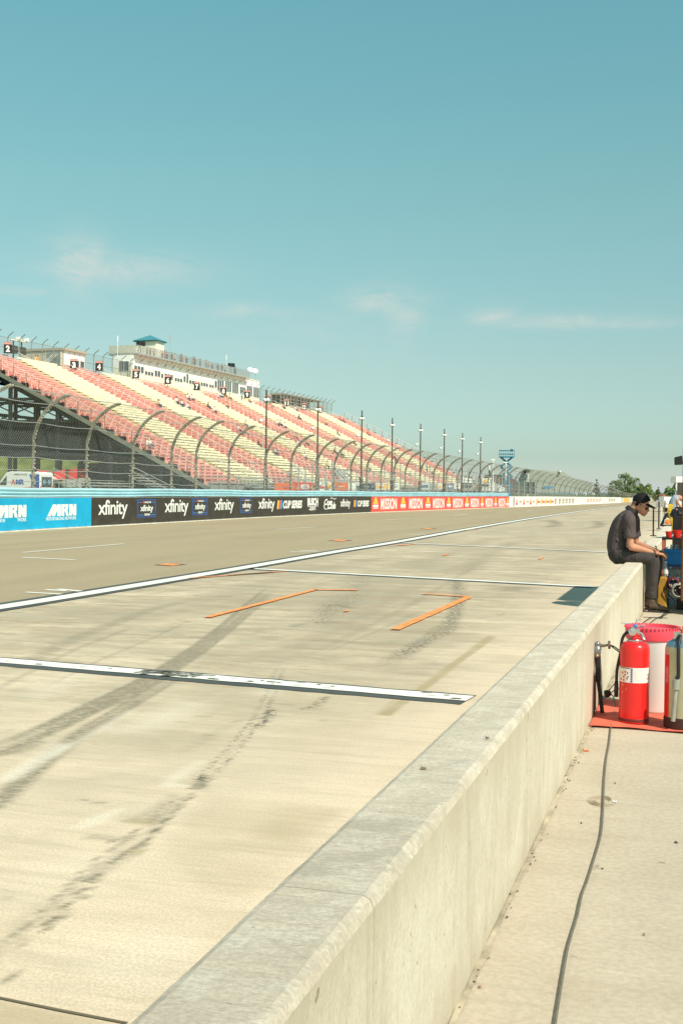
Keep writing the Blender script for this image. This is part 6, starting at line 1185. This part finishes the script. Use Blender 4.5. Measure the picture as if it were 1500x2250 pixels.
# phone in his hands
hc = (arms[-1][2]+arms[1][2])/2; pc = K(1455, 1208, 0); ph = thing('smartphone', pc, 'dark smartphone held in both hands of the man on the wall', 'phone'); dx_ = Vector((.6, 0, .35)).normalized(); nz_ = dx_.cross(Vector((0, 1, 0)))
MB().obox(pc, dx_*.072, Vector((0, .037, 0)), nz_*.0045).build('case', bk, ph, bevel=.003); MB().obox(pc-nz_*.0048, dx_*.066, Vector((0, .033, 0)), nz_*.0006).build('screen', mat('phone_glass', (.05, .06, .07), .08, spec=.8), ph)
# headset left on the wall behind him
hq = P(1415, 1204, 14.75); hq.z = WH; hs = thing('headset', hq, 'black radio headset with boom microphone resting on the wall behind the man', 'headset')
for d_, s_ in ((-.06, 0), (.07, .01)): MB().lathe(hq+Vector((.0+s_, d_, .055)), [(0, -.03), (.045, -.028), (.058, -.012), (.058, .012), (.045, .028), (0, .03)], 18, axis=(.25, 1, .1)).build('ear_cup', bk, hs, smooth='auto')
MB().tube(bez([hq+Vector((0, -.06, .1)), hq+Vector((-.06, -.04, .135)), hq+Vector((-.085, 0, .14)), hq+Vector((-.06, .05, .135)), hq+Vector((.01, .07, .1))], 5), .009, 6).build('headband', bk, hs, smooth=True)
MB().tube(bez([hq+Vector((.03, -.06, .08)), hq+Vector((.085, -.07, .13)), hq+Vector((.12, -.06, .10)), hq+Vector((.125, -.05, .02))], 6), .004, 5).ball(hq+Vector((.045, -.066, .135)), .012, n=8).build('boom', bk, hs, smooth=True)
MB().tube([hq+Vector((.0, .02, .1)), hq+Vector((.002, .02, .23))], .003, 5).build('aerial', bk, hs)

# ------------------------------------------------------------------ pit cart at the frame edge (its frame and roof shade the ground beyond the man)
X0, Y0, Y1, HT = -.125, 14.05, 16.3, 2.06
pc_ = thing('pit_cart', (.5, 15, 0), 'tall black pit cart with a hooded lamp, cut by the right edge beyond the man', 'cart')
bkm = mat('cart_black', (.03, .025, .022), .4, .3, var=.3, scale=6); rust = mat('cart_rust_edge', (.16, .07, .035), .5, .3)
for x in (X0, 1.15):
    for y in (Y0, Y1): MB().bar((x, y, .12), (x, y, HT), .05).build('corner_post', bkm, pc_); MB().lathe((x+(.05 if x < 0 else -.05), y, .11), [(0, -.03), (.1, -.03), (.11, -.02), (.11, .02), (.1, .03), (0, .03)], 16, axis=(1, 0, 0)).build('wheel', tyre, pc_)
MB().box(X0+.03, 1.13, Y0+.03, Y1-.03, .22, .27).build('floor', bkm, pc_); MB().box(X0-.02, 1.18, Y0-.02, Y1+.02, HT, HT+.05).build('roof', bkm, pc_)
MB().box(X0+.45, 1.12, Y0+.03, Y1-.03, .27, 1.0).build('cabinet', mat('cart_cabinet', (.05, .05, .055), .4), pc_); MB().box(X0+.03, 1.12, Y0+.04, Y1-.04, 1.35, HT-.002).build('upper_cabinet', bkm, pc_)
for k in range(4): MB().box(X0+.43, X0+.45, Y0+.1+k*.55, Y0+.55+k*.55, .35, .92).build('drawer', mat('drawer_grey', (.09, .09, .09), .4), pc_)
MB().box(X0+.0, X0+.43, Y0+.35, Y1-.03, .27, .30).build('side_shelf', bkm, pc_)
pp = P(1496.5, 1345, 13.87); MB().tube([(pp.x, 13.87, .16), (pp.x, 13.87, 1.99)], .016, 8).box(pp.x-.02, pp.x+.10, 13.85, 14.05, .30, .33).build('front_pole', rust, pc_)
ho = MB(); hz = P(1490, 1012, 13.62)
ho.add([P(1480, 1005, 13.81), P(1498, 1000.5, 13.81), P(1499, 1021, 13.81), P(1480.5, 1022, 13.81), P(1480, 1005, 14.03), P(1498, 1000.5, 14.03), P(1499, 1021, 14.03), P(1480.5, 1022, 14.03)], [(0, 3, 2, 1), (4, 5, 6, 7), (0, 1, 5, 4), (1, 2, 6, 5), (2, 3, 7, 6), (3, 0, 4, 7)]); ho.build('lamp_hood', bk, pc_, bevel=.01)
# gear on the walkway beside the cart, between man and cart
gb = mat('crate_blue', (.01, .22, .55), .4, var=.1); gbd = mat('stand_blue', (.015, .10, .28), .4)
def place(px, py, y): v = P(px, py, y); return v
a, b_ = place(1459, 1222, 14.75), place(1500, 1204, 14.75)
ct = thing('plastic_crate', ((a.x+b_.x)/2, 14.9, a.z), 'bright blue plastic crate sitting on the blue stand in front of the man\'s hands', 'crate'); x0, x1 = a.x, b_.x+.06; zb_, zt_ = place(1470, 1240, 14.75).z, place(1470, 1208, 14.75).z
mb = MB(); mb.box(x0, x1, 14.72, 14.735, zb_, zt_).box(x0, x1, 15.08, 15.095, zb_, zt_).box(x0, x0+.015, 14.735, 15.08, zb_, zt_).box(x1-.015, x1, 14.735, 15.08, zb_, zt_).box(x0+.015, x1-.015, 14.735, 15.08, zb_, zb_+.012); mb.build('tub', gb, ct)
MB().box(x0-.012, x1+.012, 14.705, 14.72, zt_-.03, zt_+.006).box(x0-.012, x0, 14.72, 15.1, zt_-.03, zt_+.006).build('rim', gb, ct)
for i, (dx, c) in enumerate(((.05, LW), (.11, grey), (.17, bk))): o = MB().bar((x0+dx, 14.80+.05*i, zt_-.08), (x0+dx+.03, 14.82+.05*i, zt_+.05), .022).lathe((x0+dx+.03, 14.82+.05*i, zt_+.05), [(0, .012), (.016, .01), (.018, -.005), (0, -.01)], 8).build('hand_tool', c); tag(o, ['white-handled tool sticking out of the blue crate', 'grey-handled tool standing in the blue crate', 'black-handled tool in the blue crate'][i], 'tool')
st = thing('tool_stand', ((x0+x1)/2, 14.9, 0), 'blue metal stand carrying the blue crate', 'stand'); mb = MB()
for x in (x0+.03, x1-.03):
    for y in (14.76, 15.06): MB().bar((x, y, 0), (x, y, zb_-.004), .045).build('leg', gbd, st)
MB().box(x0, x1, 14.73, 15.09, zb_-.03, zb_-.003).build('top', gbd, st); MB().box(x0+.053, x1-.053, 14.745, 14.775, .28, .33).build('crossbar', gbd, st)
MB().box(x0+.055, x1-.06, 14.80, 14.81, .36, zb_-.06).build('paper_notice', mat('paper_pale', (.55, .58, .50), .8), st)
bag = MB(); rnd = random.Random(4)
for k in range(7): bag.ball((x0+.24+rnd.uniform(-.04, .10), 14.55+rnd.uniform(0, .15), .30+rnd.uniform(-.05, .07)), (rnd.uniform(.05, .08), .06, rnd.uniform(.04, .07)))
bo = thing('tarp_bundle', (x0+.28, 14.6, .2), 'crumpled bright blue tarp bundle beside the stand', 'tarp'); baked(remesh(bag, .015, 1, 'bundle'), 'bundle', gb, bo)
bx3 = MB().box(x0+.15, x0+.40, 14.48, 14.75, 0, .235).build('storage_box', bk, bevel=.01); tag(bx3, 'low black box under the blue tarp bundle', 'box')
yc = P(1452, 1316, 14.5); cn = thing('fuel_jug', (yc.x+.02, 14.55, 0), 'mustard yellow jug on the ground behind the man\'s shins', 'jug'); zt_ = place(1452, 1267, 14.5).z
MB().box(yc.x-.055, yc.x+.065, 14.47, 14.65, .0, zt_).build('body', mat('jug_yellow', (.50, .27, .04), .5, var=.15, scale=8), cn, bevel=.02); MB().lathe((yc.x-.02, 14.50, zt_), [(.018, 0), (.018, .02), (.014, .026), (0, .026)], 14).build('cap', bk, cn); MB().tube(bez([(yc.x-.045, 14.55, zt_), (yc.x-.035, 14.56, zt_+.035), (yc.x-.01, 14.6, zt_+.035), (yc.x+.0, 14.62, zt_)], 4), .008, 6).build('handle', bk, cn)
# clear bottle, folded hoses and reels
bt = P(1457, 1240, 14.5); bz = zt_+.001; o = thing('water_bottle', (yc.x+.04, 14.60, bz), 'small clear water bottle with white cap standing on the mustard yellow jug', 'bottle'); MB().lathe((yc.x+.04, 14.60, bz), [(0, 0), (.028, 0), (.030, .02), (.030, .10), (.014, .14), (.014, .155)], 14).build('bottle_body', mat('bottle_clear', (.45, .52, .5), .1, spec=.6), o, smooth='auto'); MB().lathe((yc.x+.04, 14.60, bz+.155), [(.016, 0), (.016, .02), (0, .02)], 12).build('cap', LW, o); MB().lathe((yc.x+.04, 14.60, bz), [(.0308, .03), (.0308, .08)], 14).build('label', LW, o)
for i, (px, py, r, m, lab) in enumerate([(1490, 1298, .07, 'hose_pale', 'pale coiled hose ring standing by the black box'), (1478, 1282, .055, 'hose_maroon', 'maroon cable coil above the pale ring')]):
    q = place(px, py, 14.42+.02*i); mm = mat(m, {'hose_pale': (.45, .45, .38), 'hose_maroon': (.15, .03, .03)}[m], .5); mb = MB()
    for k in range(4): mb.tube([q+Vector((math.cos(a)*(r+.008*k), .012*k, math.sin(a)*(r+.006*k))) for a in np.linspace(0, 6.3, 22)], .007, 6)
    tag(mb.build('cable_coil', mm, smooth=True), lab, 'coil')
mb = MB()
for k in range(7):
    q0 = place(1462+k*4.5, 1255+random.Random(k).uniform(-8, 10), 14.5); mb.tube(bez([q0, q0+Vector((.03, -.04, -.12)), q0+Vector((-.02, -.05, -.2)), q0+Vector((.06, -.05, -.30))], 5), .006, 6)
tag(mb.build('cable_bundle', bk, smooth=True), 'tangle of black cables hanging off the blue stand', 'cables')
# small red-legged table with two red cups further along, dark bin
tq = P(1482, 1181, 18.5); tb = thing('folding_table', (tq.x, 18.6, 0), 'small dark table with rusty red legs beyond the blue crate', 'table'); zt_ = tq.z
MB().box(tq.x-.19, tq.x+.35, 18.35, 18.9, zt_-.03, zt_).build('table_top', bkm, tb)
for x in (tq.x-.165, tq.x+.32):
    for y in (18.38, 18.86): MB().bar((x, y, 0), (x, y, zt_-.03), .045).build('leg', mat('leg_red', (.40, .12, .08), .5), tb)
for i, dx in enumerate((-.09, .03)):
    o = thing('red_cup', (tq.x+dx, 18.45, zt_), 'red plastic cup on the dark table, %s' % ('the left and smaller one' if i == 0 else 'the right and larger one'), 'cup', 'red cups on the dark table'); k_ = .85 if i == 0 else 1.05; MB().lathe((tq.x+dx, 18.45, zt_), [(0, 0), (.045*k_, 0), (.062*k_, .10*k_), (.058*k_, .10*k_), (.042*k_, .01)], 18).build('cup_body', mat('cup_red', (.75, .03, .02), .35), o, smooth='auto'); MB().lathe((tq.x+dx, 18.45, zt_+.10*k_), [(.060*k_, 0), (.065*k_, .004), (.060*k_, .008)], 18).build('lip', mat('cup_red', (.75, .03, .02), .35), o)
eq = P(1489, 1152, 22); o = thing('equipment_case', (eq.x+.1, 22.2, 0), 'tall dark equipment case beyond the red cups', 'case'); MB().box(eq.x-.10, eq.x+.5, 22, 22.6, 0, P(1489, 1133, 22).z).build('body', bkm, o, bevel=.02); MB().box(eq.x-.105, eq.x+.505, 21.99, 22.61, .62, .65).build('seam_band', grey, o); MB().tube(bez([(eq.x-.07, 22.1, P(1489, 1133, 22).z), (eq.x-.05, 22.1, 1.12), (eq.x+.08, 22.1, 1.10), (eq.x+.1, 22.1, P(1489, 1133, 22).z)], 4), .015, 6).build('handle', tyre, o)
o = thing('black_bag', P(1485, 1133, 22.3), 'black bag slumped on top of the dark equipment case', 'bag'); bgm = MB().ball(P(1482, 1131, 22.3), (.10, .12, .07)).ball(P(1489, 1129, 22.3), (.12, .12, .06)).ball(P(1479, 1124, 22.3), (.05, .06, .05)); baked(remesh(bgm, .015, 2, 'bag_body'), 'bag_body', bk, o); MB().tube(bez([P(1478, 1126, 22.2), P(1482, 1121, 22.2), P(1488, 1123, 22.2), P(1491, 1128, 22.2)], 4), .012, 6).build('strap', bk, o)
# cables on the ground by the wall
cabm = mat('cable_black', (.03, .03, .028), .6)
for pts, lab, r in [([(1411, 1369), (1430, 1357), (1452, 1358), (1455, 1350), (1462, 1347)], 'thin black cable curling on the ground below the man\'s shoes', .005), ([(1423, 1373), (1440, 1359), (1458, 1352), (1467, 1345), (1458, 1336)], 'second thin cable crossing the first by the man\'s shoes', .005), ([(1412, 1356), (1440, 1357), (1465, 1358)], 'short straight cable near the shade edge', .004), ([(1412, 1343), (1440, 1345), (1470, 1346), (1510, 1351)], 'dark cable lying along the edge of the shade', .006)]:
    tag(MB().tube(bez([G(*p, .008) for p in pts], 6), r, 6).build('ground_cable', cabm, smooth=True), lab, 'cable')

# ------------------------------------------------------------------ fire extinguishers, bin, mat and valve
redp = mat('extinguisher_red', (.72, .022, .02), .28, var=.05, scale=5, coat=.4); chrome = mat('chrome', (.62, .62, .60), .2, .9, var=.05); labw = mat('label_white', (.82, .80, .72), .5, var=.03)
mt = MB(); pts = [G(1293, 1597.5), G(1400, 1605), G(1515, 1616)]; 
far = [Vector((.75, 8.05, 0)), Vector((-.575, 7.92, 0))]
rm_ = MB(); n = 26; A0 = [Vector(tuple(v)) for v in bez([(-.576, 6.955, 0), (-.3, 6.97, 0), (.1, 6.94, 0), (.9, 6.92, 0)], 6)]; B0 = [Vector((v.x, 7.86+.02*math.sin(v.x*9), 0)) for v in A0]; k = len(A0)
vv = []; 
for i in range(k):
    for j in range(7): p = A0[i].lerp(B0[i], j/6); vv.append((p.x, p.y, .006+.004*math.sin(p.x*7+j)*math.sin(j*1.1+i)+.004))
rm_.add(vv, [(i*7+j, i*7+j+1, (i+1)*7+j+1, (i+1)*7+j) for i in range(k-1) for j in range(6)]); mt_o = rm_.build('rubber_mat', mat('mat_red', (.72, .15, .09), .8, var=.15, scale=9, bump=.2), smooth=True); tag(mt_o, 'flat orange-red mat on the walkway under the extinguishers', 'mat')
def R_(px, py, y): return P(px, py, y)
EX, EY = (R_(1358, 1590, 7.16).x+R_(1424.5, 1590, 7.16).x)/2, 7.16; er_ = (R_(1424.5, 1500, EY).x-R_(1357.5, 1500, EY).x)/2
ez1 = R_(1391, 1408, EY).z; ex = thing('fire_extinguisher', (EX, EY, .008), 'bright red fire extinguisher with white instruction label standing on the orange-red mat', 'fire extinguisher')
B_ = Vector((EX, EY, .01)); Ht = ez1-.01
MB().lathe(B_, [(0, .004), (er_*.97, .004), (er_, .02), (er_, Ht-.055), (er_*.97, Ht-.035), (er_*.86, Ht-.014), (er_*.6, Ht-.003), (er_*.3, Ht), (0, Ht)], 40).build('cylinder', redp, ex, smooth='auto')
MB().lathe(B_, [(er_*1.012, .012), (er_*1.014, .028), (er_*1.0, .03)], 40).build('base_ring', mat('ring_dark', (.12, .02, .02), .5), ex, smooth=True)
zl0, zl1 = R_(1391, 1501, EY-er_).z, R_(1391, 1468, EY-er_).z; a0, a1 = math.radians(-172), math.radians(15)
MB().lathe((EX, EY, 0), [(er_*1.006, zl0), (er_*1.006, zl1)], 30, a0=a0, a1=a1).build('label', labw, ex, smooth=True)
def on_cyl(x, z, r=1.012, c=None):   # x in (-1..1) across the visible face of the cylinder
    c = c or (EX, EY); vd = Vector((-c[0], -c[1], 0)).normalized(); sx_ = Vector((vd.y, -vd.x, 0)); sx_ = -sx_ if sx_.dot(RT) < 0 else sx_; a = math.asin(max(-.99, min(.99, x))); p = vd*math.cos(a)+sx_*math.sin(a); return Vector((c[0], c[1], 0))+p*er_*r+UP*z
def cpatch(x0, x1, z0, z1, m, name='label_block', r=1.012): k = 6; mb = MB(); mb.v = [tuple(on_cyl(x0+(x1-x0)*i/k, z, r)) for i in range(k+1) for z in (z0, z1)]; mb.f = [(2*i, 2*i+2, 2*i+3, 2*i+1) for i in range(k)]; mb.m = [0]*k; return mb.build(name, m, ex)
lh = zl1-zl0; prp = mat('label_purple', (.10, .07, .30), .5)
cpatch(-.93, -.30, zl0+lh*.93, zl1-.002, LBK); cpatch(-.26, -.12, zl0+lh*.02, zl0+lh*.98, mat('label_lilac', (.45, .42, .62), .5))
for j in range(6): cpatch(-.245, -.135, zl0+lh*(.06+.155*j), zl0+lh*(.15+.155*j), prp, r=1.016)
for j, (x, z) in enumerate([(-.78, .62), (-.62, .5), (-.70, .36), (-.86, .18), (-.70, .14), (-.6, .7)]): cpatch(x-.05, x+.05, zl0+lh*(z-.06), zl0+lh*(z+.06), LR, 'pictogram')
for x, z in ((-.45, .65), (-.42, .4), (-.48, .28)): cpatch(x-.03, x+.03, zl0+lh*(z-.07), zl0+lh*(z+.05), LBK, 'pictogram')
for j in range(9): cpatch(-.08, .70 if j % 3 else .5, zl0+lh*(.14+.085*j), zl0+lh*(.155+.085*j), mat('label_grey', (.5, .49, .45), .6), 'label_line')
for z in (.30, .20, .5): cpatch(.78, .92, zl0+lh*z, zl0+lh*(z+.05), LR if z == .2 else LBK, 'label_mark')
zc = R_(1370, 1515, EY-er_).z; k = 5; dv = [on_cyl(x, zc+z, 1.014) for x, z in ((-.98, 0), (-.78, .030), (-.5, 0), (-.78, -.022))]; MB().add(dv, [(0, 3, 2, 1)]).build('diamond_sticker', labw, ex)
# valve, handle, gauge, hose
nk = B_+UP*Ht; MB().lathe(nk, [(.030, -.004), (.030, .02), (.020, .024), (.020, .05), (0, .05)], 16).build('valve_neck', redp, ex, smooth='auto'); MB().lathe(nk+UP*.004, [(.040, -.006), (.044, 0), (.040, .006)], 20).build('collar_ring', chrome, ex, smooth=True)
vd = (RT*.97-FW*.2).normalized(); vb = nk+UP*.055; MB().obox(vb, vd*.022, FW*.014, UP*.018).build('valve_body', chrome, ex, bevel=.003)
MB().tube(bez([vb-vd*.0+UP*.0, vb+vd*.035-UP*.01, vb+vd*.056-UP*.045], 5), [.006]*11, 8).add([vb+vd*.01+FW*.009, vb+vd*.058-UP*.052+FW*.009, vb+vd*.058-UP*.052-FW*.009, vb+vd*.01-FW*.009], [(0, 1, 2, 3)]).build('carry_handle', chrome, ex); MB().bar(vb+UP*.024-vd*.02, vb+UP*.042+vd*.055, .018, .005).build('lever', chrome, ex)
MB().lathe(vb-vd*.022-FW*.016, [(0, -.014), (.022, -.012), (.024, 0), (.022, .006), (0, .006)], 20, axis=tuple(FW)).build('gauge', chrome, ex, smooth='auto')
hp = [vb-vd*.02+UP*.0, vb-vd*.052-UP*.01, vb-vd*.074-UP*.05, vb-vd*.083-UP*.13, vb-vd*(er_+.012)-UP*.22, vb-vd*(er_+.016)-UP*.30]; MB().tube(bez(hp, 6), .009, 10).build('hose', bk, ex, smooth=True)
MB().tube([hp[-1], hp[-1]-UP*.04, hp[-1]-UP*.09], [.011, .013, .013], 10).build('nozzle', bk, ex, smooth=True)
zt_m = mat('tie_blue', (.02, .20, .45), .4); mb = MB().ball(vb+UP*.032, (.016, .012, .012), n=8); mb.tube([vb+UP*.03, vb+UP*.075+vd*.008], .002, 5).tube([vb+UP*.04, vb+UP*.048-vd*.085], .0015, 5).tube([vb+UP*.035, vb+UP*.028+vd*.05], .003, 5); mb.build('cable_tie', zt_m, ex)
# white tub with a red ribbed lid behind
bc_x = (R_(1373, 1400, 7.62).x+R_(1492, 1400, 7.62).x)/2; br_ = (R_(1492, 1400, 7.62).x-R_(1373, 1400, 7.62).x)/2; tz1 = R_(1430, 1408, 7.62-br_).z; tzl = R_(1430, 1380, 7.62).z
tbn = thing('waste_tub', (bc_x, 7.62, .01), 'white plastic tub with a wide red ribbed lid behind the red extinguisher', 'tub'); c = Vector((bc_x, 7.62, .012))
MB().lathe(c, [(0, 0), (br_*.80, 0), (br_*.82, .01), (br_*.95, tz1-.012), (br_*.90, tz1-.012)], 40).build('tub_body', mat('tub_white', (.66, .65, .60), .45, var=.04), tbn, smooth='auto')
rl_ = mat('lid_red', (.80, .07, .10), .4, var=.05, coat=.2); 
MB().lathe(c, [(br_*.96, tz1-.02), (br_*1.0, tz1-.015), (br_*1.02, tzl-.012), (br_*.99, tzl), (br_*.93, tzl), (br_*.90, tzl-.018), (br_*.5, tzl-.012), (0, tzl-.01)], 48).build('lid', rl_, tbn, smooth='auto')
mb = MB()
for k in range(44): a = k/44*2*math.pi; p = c+Vector((math.cos(a)*br_*1.0, math.sin(a)*br_*1.0, tzl-.004)); mb.obox(p, Vector((math.cos(a), math.sin(a), 0))*.008, Vector((-math.sin(a), math.cos(a), 0))*.004, UP*.006)
mb.build('lid_rib_row', rl_, tbn)
# steel water extinguisher at the frame edge
SX, SY = R_(1497, 1590, 7.1).x, 7.1; sr = SX-R_(1457, 1590, 7.1).x
sx2 = thing('steel_extinguisher', (SX, SY, .01), 'tarnished steel extinguisher with dark base and grey hose cut by the right frame edge', 'fire extinguisher'); c = Vector((SX, SY, .012)); h2 = R_(1480, 1404, 7.1).z
stm = mat('steel_tarnished', (.50, .45, .30), .38, .45, var=.12, scale=7)
MB().lathe(c, [(sr, .055), (sr, h2-.07), (sr*.96, h2-.05)], 40).build('cylinder', stm, sx2, smooth=True); MB().lathe(c, [(sr*.965, h2-.052), (sr*.86, h2-.028), (sr*.55, h2-.008), (0, h2)], 40).build('dome', mat('dome_blue', (.22, .33, .38), .25, .5), sx2, smooth=True); MB().lathe(c, [(0, 0), (sr*1.02, 0), (sr*1.025, .055), (sr, .062)], 40).build('base_band', mat('band_dark', (.05, .02, .015), .6), sx2, smooth='auto')
vd2 = Vector((-SX, -SY, 0)).normalized(); sd2 = Vector((-vd2.y, vd2.x, 0)); sd2 = -sd2 if sd2.dot(RT) < 0 else sd2
def on_s(x, z, r=1.0): a = math.asin(x); return Vector((SX, SY, z))+(vd2*math.cos(a)+sd2*math.sin(a))*sr*r
mb = MB(); k = 5; xs_ = [-.995, -.96, -.9, -.82, -.74]; mb.v = [tuple(on_s(x, z, 1.006)) for x in xs_ for z in (.075, h2-.085)]; mb.f = [(2*i, 2*i+2, 2*i+3, 2*i+1) for i in range(4)]; mb.m = [0]*4; mb.build('red_reflection', redp, sx2)  # red reflection on the steel, painted on as a curved strip
MB().tube(bez([on_s(-.28, h2+.03, .6), on_s(-.24, h2-.05, 1.08), on_s(-.22, h2-.2, 1.1), on_s(-.30, .32, 1.12)], 5), .010, 8).build('hose', bk, sx2, smooth=True)
pg = mat('pipe_grey', (.33, .33, .28), .5, var=.15, scale=20); MB().tube([on_s(-.30, .30, 1.16), on_s(-.32, .245, 1.16)], [.022, .022], 12).tube([on_s(-.32, .245, 1.16), on_s(-.42, .06, 1.16)], [.013, .013], 12).build('nozzle', pg, sx2, smooth='auto'); MB().obox(on_s(-.05, h2+.025, .3), RT*.05, FW*.015, UP*.02).bar(on_s(-.1, h2+.04, .3), on_s(-.25, h2+.075, .9), .008).build('valve', chrome, sx2); MB().tube([on_s(-.12, h2+.04, .6), on_s(-.05, h2+.085, .6)], .004, 5).build('cable_tie', mat('tie_orange', (.6, .1, .03), .5), sx2)
# air valve and hose standing against the wall
vx, vy = R_(1312, 1575, 7.36).x, 7.36
av = thing('air_hose_stand', (WXR+.045, vy, .0), 'dark upright air hose with metal valve fitting leaning against the wall foot', 'hose'); q = lambda px, py, y=7.34: P(px, py, y)
MB().tube(bez([q(1322, 1566), q(1319, 1535), q(1314, 1500), q(1313, 1465), q(1312, 1440)], 5), [.012]*11+[.016]*6+[.018]*4, 10).build('hose', bk, av, smooth=True)
MB().tube(bez([q(1303, 1574), q(1302, 1545), q(1303, 1505), q(1306, 1485)], 5), .011, 8).build('return_hose', mat('hose_bronze', (.16, .09, .05), .4), av, smooth=True); MB().tube([q(1307, 1560), q(1307.5, 1500), q(1308, 1430)], .004, 6).build('rod', chrome, av)
MB().tube([q(1311, 1446), q(1311, 1432), q(1311.5, 1418)], [.016, .024, .020], 14).ball(q(1312, 1415), .018, n=10).build('valve_body', mat('valve_steel', (.28, .30, .30), .3, .6), av, smooth=True); MB().ball(q(1311, 1441, 7.32), .012, n=8).build('knob', mat('knob_brass', (.5, .35, .2), .35, .6), av, smooth=True)
MB().tube([q(1316, 1418), q(1326, 1419), q(1334, 1417)], [.011, .008, .007], 10).lathe(q(1337.5, 1417), [(0, -.008), (.024, -.007), (.026, 0), (.024, .007), (0, .008)], 16, axis=(1, 0, .05)).build('coupling', mat('valve_steel2', (.22, .18, .14), .35, .6), av, smooth='auto')
for k in range(6): MB().tube([q(1318, 1421+k*3.0), q(1321, 1421.5+k*3.0)], .0035, 6).build('tooth', chrome, av) if k < 3 else None
MB().tube(bez([q(1341, 1418), q(1349, 1421), q(1358, 1428, 7.25)], 5), .004, 6).tube(bez([q(1341, 1419), q(1349, 1425), q(1358, 1432, 7.25)], 5), .004, 6).build('lead', bk, av, smooth=True)
# litter of dirt in the wall corner, plug and extension cord
plug = thing('power_plug', G(1334, 1527, .05), 'dark three-way plug where the cord ends beside the red extinguisher', 'plug'); pq = P(1334, 1524, 7.35); MB().lathe(pq, [(0, -.022), (.022, -.018), (.024, .0), (.014, .02), (0, .022)], 10, axis=(1, 0, .3)).build('plug_body', bk, plug, smooth='auto')
for a, b_ in (((1337, 1517), (1356, 1497)), ((1340, 1524), (1358, 1512))): MB().tube(bez([P(*a, 7.35), P((a[0]+b_[0])/2, (a[1]+b_[1])/2-2, 7.3), P(*b_, 7.24)], 4), .004, 6).build('lead', mat('lead_tan', (.35, .30, .2), .6), plug, smooth=True)
cp = [(1340, 1528), (1348, 1537), (1350, 1556), (1345, 1580), (1341, 1600), (1337, 1635), (1331, 1668), (1327, 1710), (1325, 1752), (1323.5, 1790), (1319, 1835), (1306, 1882), (1291, 1930), (1277, 1968), (1268, 2010), (1256, 2050), (1246, 2085), (1238, 2130), (1229, 2185), (1221, 2235), (1212, 2300)]
cpts = bez([tuple(G(a, b_, .009)) for a, b_ in cp], 6); cpts[:, 2] = [.0085 if i > 20 else .0085+.016*max(0, 1-i/12) for i in range(len(cpts))]
tag(MB().tube(cpts, .0039, 8).build('extension_cord', mat('cord_grey', (.17, .155, .12), .6, var=.2, scale=30), smooth=True), 'long grey-brown cord running down the walkway from the plug toward the camera', 'cord')
# little bits lying about
def scrap(px, py, r, col, lab, cat, seed, top=False, sides=7, flat=.004):
    rnd = random.Random(seed); c = G(px, py, WH+.002 if top else 0.0); vs = []; n_ = sides
    for z in (0.001, flat):
        for k in range(n_): a = k/n_*6.283; rr = r*(.6+.4*((k*7+seed) % 3)/2)*(1 if z < .003 else .85); vs.append((c.x+math.cos(a)*rr, c.y+math.sin(a)*rr*.6, c.z+z+(.004*math.sin(a*2+seed) if z > .003 else 0)))
    o = MB().add(vs, [tuple(reversed(range(n_))), tuple(range(n_, 2*n_))]+[(k, (k+1) % n_, n_+(k+1) % n_, n_+k) for k in range(n_)]).build(cat.replace(' ', '_'), mat('scrap_%d' % seed, col, .8), None); tag(o, lab, cat, 'bits of litter on the ground')
LT = [(1286, 1650, .022, (.75, .16, .03), 'small orange tape scrap on the walkway below the orange-red mat', 'tape scrap', 1), (1348, 1762, .012, (.8, .78, .7), 'tiny white paper bit right of the cord', 'paper scrap', 2), (1118, 1966, .012, (.06, .04, .03), 'dark curled leaf at the foot of the wall', 'dead leaf', 3), (1256, 1665, .010, (.06, .045, .03), 'dark speck by the wall foot near the orange scrap', 'dead leaf', 4), (1484, 1852, .010, (.10, .08, .06), 'dark twig near the right edge of the walkway', 'twig', 5), (1241, 1706, .010, (.2, .13, .07), 'brown leaf bit lying along the wall foot', 'dead leaf', 6), (1202, 1770, .008, (.2, .13, .07), 'tiny brown leaf by the wall foot above the dark curled one', 'dead leaf', 7), (1322, 1910, .005, (.04, .04, .04), 'dark pebble right of the bend in the cord', 'pebble', 8), (1165, 1900, .006, (.12, .08, .05), 'brown crumb between wall and cord', 'pebble', 9), (1276, 1810, .005, (.05, .04, .03), 'black crumb left of the cord', 'pebble', 10), (1414, 2055, .006, (.3, .25, .18), 'tan pebble in the lower right of the walkway', 'pebble', 11), (1054, 2170, .008, (.35, .2, .14), 'reddish leaf bit at the bottom of the walkway by the wall', 'dead leaf', 12), (1350, 1722, .005, (.1, .08, .05), 'small crumb just right of the cord near the mat', 'pebble', 13)]
for px, py, r, col, lab, cat, sd_ in LT: scrap(px, py, r, col, lab, cat, sd_)
for px, py, r, col, lab, cat, sd_ in [(1070, 1623, .009, (.10, .08, .05), 'dark grit speck on top of the wall', 'grit', 21), (930, 1690, .012, (.25, .16, .10), 'brown dried leaf on top of the wall', 'dead leaf', 22)]: scrap(px, py, r, col, lab, cat, sd_, True)
dd = MB(); rnd = random.Random(12)
for k in range(160): x = WXR+.012+abs(rnd.gauss(0, .02)); y = rnd.uniform(6.9, 7.6) if k < 90 else rnd.uniform(1.5, 9); r = rnd.uniform(.002, .006); dd.ball((x, y, .003), (r, r*1.3, r*.6), n=4)
tag(dd.build('dirt_crumbs', mat('dirt', (.12, .085, .05), .9)), 'dark dirt crumbs gathered in the corner along the wall foot', 'dirt', kind='stuff')
stn = MB(); c = G(1322, 1760, .0); 
for k in range(5): stn.tube([c+Vector((math.cos(a)*(.03+.008*k), math.sin(a)*(.045+.012*k), .0)) for a in np.linspace(.3*k, 5.5+.2*k, 20)], .0016, 4)
stn.build('ring_stain', mat('ring_stain', (.44, .36, .26), .9), walk)
